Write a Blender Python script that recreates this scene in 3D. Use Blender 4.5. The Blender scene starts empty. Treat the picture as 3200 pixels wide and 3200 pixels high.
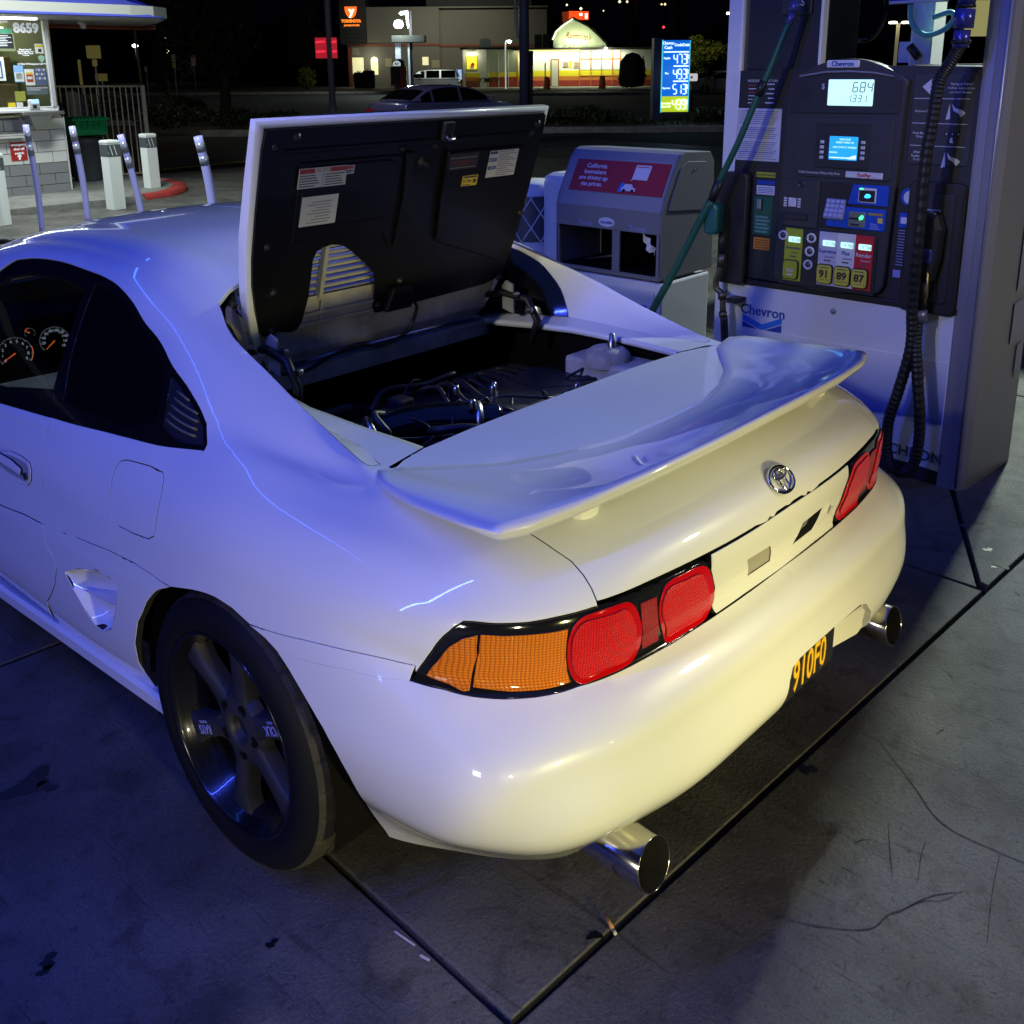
import bpy, bmesh, math, random
import numpy as np
from mathutils import Vector, Matrix
from mathutils.geometry import delaunay_2d_cdt
PI = math.pi
SC = bpy.context.scene
COL = SC.collection
random.seed(7)

# ------------------------------------------------------------------ camera
cd = bpy.data.cameras.new('camera'); cam = bpy.data.objects.new('camera', cd); COL.objects.link(cam)
cd.sensor_fit = 'HORIZONTAL'; cd.sensor_width = 36.0
cd.lens = 3153.256 / 3200 * 36.0
cd.shift_x = 0.0002; cd.shift_y = -(1600 - 1079.5) / 3200
cd.clip_start = 0.05; cd.clip_end = 900
_yaw, _pit, _rol = math.radians(47.6688), math.radians(15.3997), math.radians(-0.51245)
_f = Vector((math.sin(_yaw) * math.cos(_pit), math.cos(_yaw) * math.cos(_pit), -math.sin(_pit)))
_r = Vector((math.cos(_yaw), -math.sin(_yaw), 0)); _u = _r.cross(_f)
_r2 = math.cos(_rol) * _r + math.sin(_rol) * _u; _u2 = -math.sin(_rol) * _r + math.cos(_rol) * _u
cam.matrix_world = Matrix(((_r2.x, _u2.x, -_f.x, -1.783), (_r2.y, _u2.y, -_f.y, -0.826), (_r2.z, _u2.z, -_f.z, 1.661), (0, 0, 0, 1)))
SC.camera = cam

# ------------------------------------------------------------------ world, view
w = bpy.data.worlds.new('World'); SC.world = w; w.use_nodes = True
bg = w.node_tree.nodes['Background']
bg.inputs[0].default_value = (0.10, 0.12, 0.30, 1); bg.inputs[1].default_value = 0.01
SC.view_settings.view_transform = 'Standard'; SC.view_settings.look = 'None'
SC.view_settings.exposure = 0; SC.view_settings.gamma = 1; SC.view_settings.use_curve_mapping = False
SC.cycles.use_denoising = True
SC.cycles.max_bounces = 6; SC.cycles.glossy_bounces = 4; SC.cycles.diffuse_bounces = 3
SC.cycles.transmission_bounces = 6; SC.cycles.transparent_max_bounces = 8
SC.cycles.sample_clamp_indirect = 4.0; SC.cycles.caustics_reflective = False; SC.cycles.caustics_refractive = False

# ------------------------------------------------------------------ lamps of the forecourt (night) and added fill lights
def aim(o, tgt):
    d = Vector(tgt) - o.location
    o.rotation_euler = d.to_track_quat('-Z', 'Y').to_euler()
def area(name, loc, tgt, sx, sy, power, col, spread=180):
    l = bpy.data.lights.new(name, 'AREA'); l.shape = 'RECTANGLE'; l.size = sx; l.size_y = sy
    l.energy = power; l.color = col; l.spread = math.radians(spread)
    o = bpy.data.objects.new(name, l); COL.objects.link(o); o.location = loc; aim(o, tgt); return o
def spot(name, loc, tgt, power, col, ang=60, blend=0.5, r=0.05):
    l = bpy.data.lights.new(name, 'SPOT'); l.energy = power; l.color = col; l.spot_size = math.radians(ang)
    l.spot_blend = blend; l.shadow_soft_size = r
    o = bpy.data.objects.new(name, l); COL.objects.link(o); o.location = loc; aim(o, tgt); return o
def point(name, loc, power, col, r=0.1):
    l = bpy.data.lights.new(name, 'POINT'); l.energy = power; l.color = col; l.shadow_soft_size = r
    o = bpy.data.objects.new(name, l); COL.objects.link(o); o.location = loc; return o
#LIGHTS
area('canopy_blue_strip', (-2.2, 4.9, 4.6), (-0.3, 1.6, 0.6), 6.0, 0.07, 22, (0.04, 0.12, 1.0))
area('canopy_blue_strip_left', (-5.2, 1.5, 4.4), (-2.2, 0.6, 0.0), 0.08, 7.0, 300, (0.05, 0.09, 1.0))
area('overhead_fill', (0.5, 0.5, 4.65), (0.5, 0.50001, 0), 9, 9, 70, (0.05, 0.14, 1.0))  # added overhead fill, stands in for missing ambient light
area('left_side_fill', (-5.2, -0.6, 1.0), (-0.8, 0.9, 0.5), 0.6, 0.6, 9, (1.0, 0.97, 0.88), 120)  # added low fill for the side of the car
spot('pump_fill', (-4.5, 0.8, 3.0), (2.2, 1.25, 0.95), 300, (1.0, 0.98, 0.92), 21, 0.8, 0.08)  # added neutral fill for the pump front
spot('headlamp_behind', (-1.5, -3.6, 0.58), (-0.50, 0.0, 0.38), 400, (1.0, 0.93, 0.36), 30, 1.0, 0.10)
spot('headlamp_behind_right', (0.1, -3.9, 0.58), (0.40, 0.0, 0.38), 470, (1.0, 0.84, 0.36), 30, 1.0, 0.10)
spot('bumper_side_fill', (-3.0, -2.3, 0.85), (-0.72, 0.25, 0.40), 130, (1.0, 0.90, 0.60), 26, 1.0, 0.10)  # added warm fill for the bumper side, not a vehicle's lamp
spot('bumper_fill', (2.4, -2.8, 2.6), (-0.45, 0.05, 0.60), 260, (1.0, 0.95, 0.60), 15, 1.0, 0.15)  # added narrow beam that brightens the bumper ledge
spot('column_fill', (1.6, -4.2, 3.4), (2.4, 0.5, 1.2), 330, (1.0, 0.96, 0.90), 30, 1.0, 0.2)  # added fill for the end column of the pump
area('far_canopy_lamp', (7.6, 1.14, 4.4), (2.0, 0.0, 0), 0.35, 0.35, 500, (0.84, 1.0, 0.86))
area('kiosk_canopy_lamp', (2.4, 9.4, 4.6), (4.6, 11.5, 0.2), 1.2, 1.2, 330, (0.88, 1.0, 0.95))
#ENDLIGHTS

# ------------------------------------------------------------------ materials
def mat(name, col, rough=0.5, metal=0.0, coat=0.0, emit=None, estr=0.0, spec=0.5, trans=0.0, ior=1.45, alpha=1.0):
    m = bpy.data.materials.new(name); m.use_nodes = True
    b = m.node_tree.nodes['Principled BSDF']
    b.inputs['Base Color'].default_value = (*col, 1); b.inputs['Roughness'].default_value = rough
    b.inputs['Metallic'].default_value = metal; b.inputs['Coat Weight'].default_value = coat
    b.inputs['Coat Roughness'].default_value = 0.03; b.inputs['IOR'].default_value = ior
    b.inputs['Specular IOR Level'].default_value = spec; b.inputs['Transmission Weight'].default_value = trans
    b.inputs['Alpha'].default_value = alpha
    if emit: b.inputs['Emission Color'].default_value = (*emit, 1); b.inputs['Emission Strength'].default_value = estr
    return m
M_seam = mat('painted_seam_shade', (0.01, 0.01, 0.012), 0.8)  # dark panel-edge colour paints the shade inside the gaps
def bsdf(m): return m.node_tree.nodes['Principled BSDF']
def noise_bump(m, scale=50, strength=0.2, dist=0.01, detail=4, coord='Object'):
    nt = m.node_tree; n = nt.nodes.new('ShaderNodeTexNoise'); n.inputs['Scale'].default_value = scale; n.inputs['Detail'].default_value = detail
    tc = nt.nodes.new('ShaderNodeTexCoord'); nt.links.new(tc.outputs[coord], n.inputs['Vector'])
    bp = nt.nodes.new('ShaderNodeBump'); bp.inputs['Strength'].default_value = strength; bp.inputs['Distance'].default_value = dist
    nt.links.new(n.outputs['Fac'], bp.inputs['Height']); nt.links.new(bp.outputs['Normal'], bsdf(m).inputs['Normal']); return n
def mottle(m, c1, c2, scale=5, detail=6, lo=0.35, hi=0.65, rough=None, stretch=None):
    nt = m.node_tree; tc = nt.nodes.new('ShaderNodeTexCoord'); n = nt.nodes.new('ShaderNodeTexNoise')
    n.inputs['Scale'].default_value = scale; n.inputs['Detail'].default_value = detail; n.inputs['Roughness'].default_value = 0.65
    src = tc.outputs['Object']
    if stretch:
        mp = nt.nodes.new('ShaderNodeMapping'); mp.inputs['Scale'].default_value = stretch
        nt.links.new(src, mp.inputs['Vector']); src = mp.outputs['Vector']
    nt.links.new(src, n.inputs['Vector'])
    r = nt.nodes.new('ShaderNodeValToRGB'); r.color_ramp.elements[0].position = lo; r.color_ramp.elements[1].position = hi
    r.color_ramp.elements[0].color = (*c1, 1); r.color_ramp.elements[1].color = (*c2, 1)
    nt.links.new(n.outputs['Fac'], r.inputs['Fac']); nt.links.new(r.outputs['Color'], bsdf(m).inputs['Base Color']); return n

# ------------------------------------------------------------------ object helpers
def tag(o, label=None, cat=None, group=None, kind=None):
    if label: o['label'] = label
    if cat: o['category'] = cat
    if group: o['group'] = group
    if kind: o['kind'] = kind
    return o
def empty(name, loc=(0, 0, 0), rz=0, label=None, cat=None, group=None, parent=None):
    o = bpy.data.objects.new(name, None); COL.objects.link(o); o.location = loc; o.rotation_euler = (0, 0, rz)
    o.empty_display_size = 0.1
    if parent: o.parent = parent
    return tag(o, label, cat, group)
def link(name, me, m=None, parent=None, loc=None, rot=None):
    o = bpy.data.objects.new(name, me); COL.objects.link(o)
    if m is not None:
        for mm in (m if isinstance(m, (list, tuple)) else [m]): me.materials.append(mm)
    if parent: o.parent = parent
    if loc: o.location = loc
    if rot: o.rotation_euler = rot
    return o
class MB:
    """collects simple shapes; build() links them as one mesh object"""
    def __init__(s): s.bm = bmesh.new()
    def box(s, c, d, rz=0, bev=0, M=None, mi=0, taper=None):
        T = Matrix.Translation(Vector(c)) @ Matrix.Rotation(rz, 4, 'Z')
        if M is not None: T = M @ T
        g = bmesh.ops.create_cube(s.bm, size=1)['verts']
        for v in g:
            v.co = Vector((v.co.x * d[0], v.co.y * d[1], v.co.z * d[2]))
            if taper and v.co.z > 0: v.co.x *= taper; v.co.y *= taper
        if bev:
            es = list({e for v in g for e in v.link_edges})
            r = bmesh.ops.bevel(s.bm, geom=es, offset=bev, segments=2, affect='EDGES', profile=0.5)
            g = list({v for f in r['faces'] for v in f.verts} | {v for v in g if v.is_valid})
        for v in g: v.co = T @ v.co
        if mi:
            for f in {f for v in g for f in v.link_faces}: f.material_index = mi
        return s
    def tube(s, pts, r, n=8, caps=True, mi=0, smooth=True):
        pts = [Vector(p) for p in pts]; k = len(pts)
        rs = r if isinstance(r, (list, tuple)) else [r] * k
        rings = []; up = None
        for i, p in enumerate(pts):
            t = (pts[min(i + 1, k - 1)] - pts[max(i - 1, 0)]).normalized()
            if up is None:
                up = Vector((0, 0, 1)) if abs(t.z) < 0.9 else Vector((1, 0, 0))
            a = (up - t * up.dot(t)).normalized(); b = t.cross(a); up = a
            rings.append([s.bm.verts.new(p + (a * math.cos(2 * PI * j / n) + b * math.sin(2 * PI * j / n)) * rs[i]) for j in range(n)])
        for i in range(k - 1):
            for j in range(n):
                f = s.bm.faces.new((rings[i][j], rings[i][(j + 1) % n], rings[i + 1][(j + 1) % n], rings[i + 1][j])); f.smooth = smooth; f.material_index = mi
        if caps:
            for q in (rings[0][::-1], rings[-1]):
                f = s.bm.faces.new(q); f.material_index = mi
        return s
    def lathe(s, prof, n=32, M=None, smooth=True, mi=0, close=False):
        """prof: (r, h) turned about local Z"""
        M = M or Matrix.Identity(4); rings = []
        for r, h in prof:
            if r < 1e-6: rings.append([s.bm.verts.new(M @ Vector((0, 0, h)))])
            else: rings.append([s.bm.verts.new(M @ Vector((r * math.cos(2 * PI * j / n), r * math.sin(2 * PI * j / n), h))) for j in range(n)])
        for A, B in zip(rings[:-1], rings[1:]):
            for j in range(n):
                q = [A[0] if len(A) == 1 else A[j], A[0] if len(A) == 1 else A[(j + 1) % n], B[0] if len(B) == 1 else B[(j + 1) % n], B[0] if len(B) == 1 else B[j]]
                u = []
                for v in q:
                    if v not in u: u.append(v)
                if len(u) > 2:
                    try: f = s.bm.faces.new(u); f.smooth = smooth; f.material_index = mi
                    except ValueError: pass
        return s
    def prism(s, poly, h, M=None, mi=0, bev=0, smooth=False):
        """poly in local XY extruded along local Z from 0 to h"""
        M = M or Matrix.Identity(4)
        b = [s.bm.verts.new(M @ Vector((x, y, 0))) for x, y in poly]; t = [s.bm.verts.new(M @ Vector((x, y, h))) for x, y in poly]
        n = len(poly); fs = [s.bm.faces.new(b[::-1]), s.bm.faces.new(t)]
        for i in range(n):
            f = s.bm.faces.new((b[i], b[(i + 1) % n], t[(i + 1) % n], t[i])); f.smooth = smooth; fs.append(f)
        for f in fs: f.material_index = mi
        if bev:
            es = list({e for e in fs[1].edges})
            bmesh.ops.bevel(s.bm, geom=es, offset=bev, segments=2, affect='EDGES', profile=0.5)
        return s
    def quad(s, a, b, c, d, mi=0):
        f = s.bm.faces.new([s.bm.verts.new(Vector(p)) for p in (a, b, c, d)]); f.material_index = mi; return s
    def grid(s, F, nu, nv, smooth=True, mi=0):
        """F(i, j) -> point"""
        V = [[s.bm.verts.new(Vector(F(i, j))) for j in range(nv)] for i in range(nu)]
        for i in range(nu - 1):
            for j in range(nv - 1):
                f = s.bm.faces.new((V[i][j], V[i + 1][j], V[i + 1][j + 1], V[i][j + 1])); f.smooth = smooth; f.material_index = mi
        return s
    def build(s, name, m, parent=None, loc=None, rot=None, norm=True):
        if norm: bmesh.ops.recalc_face_normals(s.bm, faces=s.bm.faces)
        me = bpy.data.meshes.new(name); s.bm.to_mesh(me); s.bm.free()
        return link(name, me, m, parent, loc, rot)
def rrect(w_, h_, r, n=4, cx=0, cy=0):
    P = []
    for k, (sx, sy) in enumerate(((1, 1), (-1, 1), (-1, -1), (1, -1))):
        for j in range(n + 1):
            a = k * PI / 2 + j * PI / 2 / n
            P.append((cx + sx * (w_ / 2 - r) + r * math.cos(a), cy + sy * (h_ / 2 - r) + r * math.sin(a)))
    return P
def ellipse(rx, ry, n=24, cx=0, cy=0): return [(cx + rx * math.cos(2 * PI * i / n), cy + ry * math.sin(2 * PI * i / n)) for i in range(n)]
def frame_of(o, x, y):
    """matrix with origin o, local X = x, local Y = y"""
    x = Vector(x).normalized(); z = x.cross(Vector(y)).normalized(); y = z.cross(x)
    return Matrix(((x.x, y.x, z.x, o[0]), (x.y, y.y, z.y, o[1]), (x.z, y.z, z.z, o[2]), (0, 0, 0, 1)))
FONT = {}
def text(name, s, size, M, m, parent, ext=0.0006, sx=1.0, align='CENTER', shear=0.0, bold=0.0, sp=1.0, label=None):
    c = bpy.data.curves.new(name, 'FONT'); c.body = s; c.size = size; c.align_x = align; c.align_y = 'CENTER'
    c.extrude = ext; c.shear = shear; c.offset = bold; c.space_character = sp; c.resolution_u = 3
    o = bpy.data.objects.new(name, c); COL.objects.link(o)
    dg = bpy.context.evaluated_depsgraph_get(); me = bpy.data.meshes.new_from_object(o.evaluated_get(dg))
    bpy.data.objects.remove(o); bpy.data.curves.remove(c)
    me.transform(M @ Matrix.Diagonal((sx, 1, 1, 1))); me.materials.clear()
    o = link(name, me, m, parent)
    if label: o['label'] = label
    return o
def catmull(P, k=8, closed=False):
    P = [np.array(p, float) for p in P]; n = len(P); out = []
    rng = range(n) if closed else range(n - 1)
    for i in rng:
        p0 = P[(i - 1) % n] if closed or i > 0 else 2 * P[0] - P[1]
        p1 = P[i]; p2 = P[(i + 1) % n]
        p3 = P[(i + 2) % n] if closed or i + 2 < n else 2 * P[-1] - P[-2]
        for j in range(k):
            t = j / k
            out.append(0.5 * ((2 * p1) + (-p0 + p2) * t + (2 * p0 - 5 * p1 + 4 * p2 - p3) * t * t + (-p0 + 3 * p1 - 3 * p2 + p3) * t ** 3))
    if not closed: out.append(P[-1])
    return [tuple(p) for p in out]

# ------------------------------------------------------------------ car body surface: rows (bottom to roof) by stations (tail to nose), left half
def spl(k, P, u):
    """natural cubic spline through P at knots k, evaluated at u (vectorised over trailing axes)"""
    n = len(k); h = np.diff(k); A = np.zeros((n, n)); B = np.zeros((n,) + P.shape[1:])
    A[0, 0] = A[-1, -1] = 1
    for i in range(1, n - 1):
        A[i, i - 1] = h[i - 1]; A[i, i] = 2 * (h[i - 1] + h[i]); A[i, i + 1] = h[i]
        B[i] = 6 * ((P[i + 1] - P[i]) / h[i] - (P[i] - P[i - 1]) / h[i - 1])
    Mm = np.linalg.solve(A, B.reshape(n, -1)).reshape(B.shape)
    i = np.clip(np.searchsorted(k, u, side='right') - 1, 0, n - 2)
    ex = (slice(None),) + (None,) * (P.ndim - 1)
    a = ((k[i + 1] - u) / h[i])[ex]; b = ((u - k[i]) / h[i])[ex]; hh = (h[i] ** 2 / 6)[ex]
    return a * P[i] + b * P[i + 1] + ((a ** 3 - a) * Mm[i] + (b ** 3 - b) * Mm[i + 1]) * hh
class Surf:
    def __init__(s, sk, tk, P):
        s.sk = np.array(sk, float); s.tk = np.array(tk, float); s.P = np.array(P, float).transpose(1, 0, 2)   # [ns, nt, 3]
        s.dense()
    def ev(s, S, T):
        S = np.clip(np.asarray(S, float), s.sk[0], s.sk[-1]); T = np.clip(np.asarray(T, float), s.tk[0], s.tk[-1])
        R = spl(s.sk, s.P, S)                    # [N, nt, 3]
        k = s.tk; n = len(k); i = np.clip(np.searchsorted(k, T, side='right') - 1, 0, n - 2)
        ar = np.arange(len(S)); h = (k[i + 1] - k[i])[:, None]; u = (T - k[i])[:, None] / h
        def tan(j):
            jm = np.maximum(j - 1, 0); jp = np.minimum(j + 1, n - 1)
            hm = (k[j] - k[jm])[:, None]; hp = (k[jp] - k[j])[:, None]
            dm = (R[ar, j] - R[ar, jm]) / np.where(hm == 0, 1, hm); dp = (R[ar, jp] - R[ar, j]) / np.where(hp == 0, 1, hp)
            return np.where(hm == 0, dp, np.where(hp == 0, dm, (dm * hp + dp * hm) / (hm + hp + 1e-12)))
        m0, m1 = tan(i) * h, tan(i + 1) * h; p0, p1 = R[ar, i], R[ar, i + 1]
        return (2 * u**3 - 3 * u**2 + 1) * p0 + (u**3 - 2 * u**2 + u) * m0 + (-2 * u**3 + 3 * u**2) * p1 + (u**3 - u**2) * m1
    def normal(s, S, T, e=2e-3):
        S = np.asarray(S, float); T = np.asarray(T, float)
        a = s.ev(S + e, T) - s.ev(S - e, T); b = s.ev(S, T + e) - s.ev(S, T - e)
        nn = np.cross(a, b); return nn / (np.linalg.norm(nn, axis=1)[:, None] + 1e-12)
    def dense(s):
        a = np.linspace(s.sk[0], s.sk[-1], 260); b = np.linspace(s.tk[0], s.tk[-1], 120)
        s.dS, s.dT = [g.ravel() for g in np.meshgrid(a, b, indexing='ij')]; s.D = s.ev(s.dS, s.dT)
    def inv(s, pts, lim=None):
        pts = np.array(pts, float); out = []
        D = s.D
        for p in pts:
            d = ((D - p) ** 2).sum(1)
            if lim is not None: d = np.where((s.dS >= lim[0]) & (s.dS <= lim[1]) & (s.dT >= lim[2]) & (s.dT <= lim[3]), d, 1e9)
            j = int(np.argmin(d)); q = np.array([s.dS[j], s.dT[j]])
            for _ in range(6):
                e = 1e-3; X = s.ev([q[0], q[0] + e, q[0]], [q[1], q[1], q[1] + e])
                J = np.stack([(X[1] - X[0]) / e, (X[2] - X[0]) / e], 1); r = X[0] - p
                dq = -np.linalg.lstsq(J, r, rcond=None)[0]; dq = np.clip(dq, -.03, .03); q = q + dq
            out.append(q)
        return np.array(out)
# stations: parameter s along the plan, then the rows r0..r16 as (x, y, z)
ST = [0, .25, .45, .60, .71, .81, .96, 1.14, 1.32, 1.50, 1.61, 1.70, 1.80, 1.91, 2.14, 2.44, 2.84, 3.14, 3.44, 3.79, 4.24, 4.64, 4.95, 5.25]
TR = [0, .07, .17, .25, .31, .36, .385, .455, .525, .58, .64, .73, .80, .87, 1.03, 1.21, 1.39]
def roof_cols(L): return L
BODY = [
 # 0 tail centre
 [(0,.012,.365),(0,-.016,.385),(0,-.044,.45),(0,-.028,.535),(0,-.020,.592),(0,.018,.636),(0,.042,.652),(0,.037,.72),(0,.033,.79),(0,.062,.845),(0,.13,.885),(0,.30,.905),(0,.46,.910),(0,.63,.912)],
 [(.25,.012,.362),(.25,-.014,.385),(.25,-.040,.45),(.25,-.024,.535),(.25,-.016,.592),(.25,.023,.636),(.25,.046,.652),(.25,.041,.72),(.25,.038,.79),(.245,.067,.845),(.22,.135,.885),(.20,.30,.905),(.20,.46,.910),(.20,.63,.912)],
 [(.44,.045,.34),(.45,.006,.375),(.45,-.024,.445),(.45,-.010,.535),(.45,-.001,.590),(.45,.039,.636),(.45,.062,.652),(.447,.059,.72),(.445,.060,.79),(.42,.090,.843),(.38,.158,.883),(.35,.32,.903),(.345,.47,.908),(.34,.628,.911)],
 [(.528,.150,.235),(.582,.085,.325),(.602,.008,.43),(.596,.012,.535),(.592,.022,.59),(.582,.062,.635),(.573,.083,.651),(.567,.083,.72),(.563,.086,.79),(.535,.123,.84),(.49,.188,.880),(.45,.345,.90),(.445,.48,.907),(.44,.622,.910)],
 [(.555,.225,.185),(.648,.165,.29),(.706,.062,.42),(.704,.056,.535),(.698,.066,.588),(.678,.110,.635),(.664,.128,.652),(.657,.130,.72),(.650,.131,.79),(.613,.168,.84),(.57,.235,.878),(.525,.38,.90),(.515,.49,.907),(.50,.617,.911)],
 [(.60,.29,.18),(.698,.262,.28),(.774,.148,.41),(.79,.115,.52),(.780,.128,.582),(.755,.185,.633),(.738,.205,.656),(.733,.208,.725),(.716,.197,.79),(.677,.235,.84),(.625,.297,.877),(.575,.42,.901),(.562,.51,.908),(.55,.612,.912)],
 [(.655,.385,.18),(.738,.365,.28),(.812,.262,.40),(.835,.245,.51),(.828,.262,.575),(.808,.290,.640),(.790,.308,.668),(.786,.310,.73),(.767,.305,.79),(.725,.330,.84),(.667,.382,.877),(.615,.47,.903),(.60,.54,.910),(.585,.610,.914)],
 [(.712,.51,.18),(.768,.50,.29),(.822,.46,.39),(.848,.45,.50),(.846,.455,.58),(.838,.462,.655),(.830,.465,.690),(.822,.467,.745),(.800,.468,.795),(.760,.478,.845),(.700,.50,.880),(.655,.545,.902),(.635,.575,.911),(.618,.612,.918)],
 [(.74,.68,.19),(.78,.68,.30),(.835,.68,.40),(.852,.68,.50),(.852,.68,.60),(.850,.68,.655),(.846,.68,.69),(.839,.68,.745),(.818,.68,.802),(.780,.68,.850),(.722,.68,.888),(.668,.68,.906),(.642,.682,.924),(.617,.685,.938)],
 [(.76,.86,.19),(.79,.86,.30),(.838,.86,.40),(.853,.86,.50),(.854,.86,.60),(.852,.86,.655),(.849,.86,.69),(.843,.86,.745),(.825,.86,.802),(.793,.86,.852),(.745,.86,.900),(.690,.86,.930),(.643,.862,.970),(.603,.866,.995)],
 [(.775,.97,.195),(.80,.97,.29),(.84,.97,.39),(.852,.97,.50),(.853,.97,.59),(.852,.97,.63),(.849,.97,.67),(.843,.97,.73),(.828,.97,.79),(.798,.97,.845),(.757,.97,.897),(.700,.97,.952),(.645,.97,1.002),(.594,.97,1.032)],
 [(.785,1.06,.20),(.81,1.06,.28),(.843,1.06,.38),(.851,1.06,.48),(.852,1.06,.575),(.850,1.06,.607),(.848,1.06,.65),(.842,1.06,.72),(.828,1.06,.78),(.802,1.06,.835),(.770,1.06,.882),(.708,1.06,.971),(.645,1.06,1.031),(.585,1.06,1.06)],
 [(.79,1.16,.20),(.82,1.16,.275),(.844,1.16,.37),(.851,1.16,.47),(.851,1.16,.56),(.849,1.16,.59),(.846,1.16,.64),(.841,1.16,.71),(.827,1.16,.772),(.805,1.16,.828),(.780,1.16,.870),(.700,1.16,1.003),(.638,1.16,1.065),(.563,1.163,1.092)],
 [(.795,1.27,.20),(.825,1.27,.27),(.845,1.27,.36),(.850,1.27,.46),(.850,1.27,.545),(.848,1.27,.575),(.845,1.27,.63),(.839,1.27,.70),(.826,1.27,.765),(.807,1.27,.820),(.785,1.27,.862),(.678,1.27,1.042),(.625,1.27,1.100),(.520,1.267,1.134),(.36,1.267,1.150),(.18,1.267,1.16),(0,1.267,1.165)],
 [(.80,1.5,.20),(.83,1.5,.265),(.845,1.5,.35),(.849,1.5,.45),(.849,1.5,.525),(.847,1.5,.555),(.843,1.5,.61),(.838,1.5,.69),(.827,1.5,.75),(.812,1.5,.800),(.797,1.5,.838),(.685,1.5,1.032),(.622,1.5,1.140),(.520,1.5,1.188),(.36,1.5,1.213),(.18,1.5,1.225),(0,1.5,1.228)],
 [(.80,1.8,.20),(.83,1.8,.26),(.845,1.8,.345),(.848,1.8,.44),(.848,1.8,.510),(.846,1.8,.540),(.842,1.8,.60),(.837,1.8,.67),(.828,1.8,.73),(.815,1.8,.775),(.803,1.8,.812),(.690,1.8,1.018),(.606,1.8,1.160),(.515,1.8,1.205),(.36,1.8,1.230),(.18,1.8,1.242),(0,1.8,1.246)],
 [(.80,2.2,.20),(.83,2.2,.26),(.844,2.2,.34),(.846,2.2,.43),(.846,2.2,.495),(.844,2.2,.525),(.840,2.2,.59),(.836,2.2,.65),(.829,2.2,.70),(.817,2.2,.740),(.806,2.2,.775),(.700,2.2,.980),(.612,2.2,1.140),(.520,2.2,1.185),(.36,2.2,1.210),(.18,2.2,1.224),(0,2.2,1.228)],
 [(.80,2.5,.20),(.83,2.5,.26),(.843,2.5,.34),(.844,2.5,.42),(.844,2.5,.485),(.842,2.5,.515),(.838,2.5,.58),(.834,2.5,.64),(.828,2.5,.68),(.815,2.5,.715),(.802,2.5,.75),(.715,2.5,.930),(.630,2.5,1.085),(.53,2.5,1.130),(.36,2.5,1.160),(.18,2.5,1.176),(0,2.5,1.18)],
 [(.80,2.8,.20),(.83,2.8,.26),(.842,2.8,.34),(.843,2.8,.42),(.843,2.8,.48),(.841,2.8,.505),(.836,2.8,.57),(.831,2.8,.62),(.823,2.8,.66),(.808,2.8,.70),(.790,2.8,.735),(.740,2.8,.840),(.665,2.8,.975),(.56,2.8,1.015),(.37,2.8,1.045),(.18,2.8,1.060),(0,2.8,1.065)],
 [(.79,3.15,.20),(.82,3.15,.26),(.840,3.15,.34),(.842,3.15,.42),(.842,3.15,.48),(.840,3.15,.50),(.833,3.15,.56),(.825,3.15,.61),(.812,3.15,.65),(.792,3.15,.68),(.765,3.15,.705),(.72,3.15,.755),(.67,3.15,.81),(.58,3.15,.845),(.38,3.15,.872),(.18,3.15,.885),(0,3.15,.89)],
 [(.76,3.6,.20),(.80,3.6,.26),(.825,3.6,.34),(.828,3.6,.42),(.828,3.6,.47),(.825,3.6,.50),(.815,3.6,.55),(.800,3.6,.59),(.78,3.6,.62),(.75,3.6,.64),(.71,3.6,.66),(.65,3.6,.68),(.58,3.6,.70),(.48,3.6,.718),(.33,3.6,.732),(.16,3.6,.74),(0,3.6,.742)],
 [(.66,3.95,.20),(.70,3.97,.26),(.735,3.98,.34),(.745,3.98,.42),(.742,3.97,.46),(.735,3.96,.49),(.715,3.95,.52),(.69,3.93,.55),(.66,3.91,.57),(.62,3.90,.585),(.57,3.89,.60),(.51,3.88,.615),(.45,3.88,.63),(.37,3.87,.645),(.26,3.87,.655),(.13,3.87,.662),(0,3.87,.665)],
 [(.40,4.06,.20),(.43,4.09,.26),(.45,4.13,.34),(.45,4.14,.42),(.445,4.13,.45),(.44,4.11,.48),(.42,4.08,.50),(.40,4.05,.52),(.37,4.03,.54),(.34,4.02,.55),(.30,4.00,.56),(.26,3.99,.575),(.22,3.98,.59),(.18,3.97,.60),(.12,3.97,.61),(.06,3.97,.615),(0,3.97,.615)],
 [(0,4.10,.20),(0,4.13,.26),(0,4.17,.34),(0,4.18,.42),(0,4.17,.45),(0,4.15,.48),(0,4.12,.50),(0,4.09,.52),(0,4.07,.54),(0,4.06,.55),(0,4.05,.56),(0,4.04,.575),(0,4.03,.585),(0,4.02,.595),(0,4.01,.60),(0,4.00,.605),(0,3.99,.61)],
]
for _c in BODY:
    while len(_c) < 17:                    # imaginary continuation inward of the crest, trimmed off
        a, b = _c[-1], _c[-2]; _c.append((a[0] + (a[0] - b[0]) * 1.6, a[1] + (a[1] - b[1]) * 1.6, a[2] + max(min((a[2] - b[2]) * 0.6, 0.02), 0.0)))
BS = Surf(ST, TR, [[_c[r] for _c in BODY] for r in range(17)])
BS.P  # [ns, nt, 3]

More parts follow.
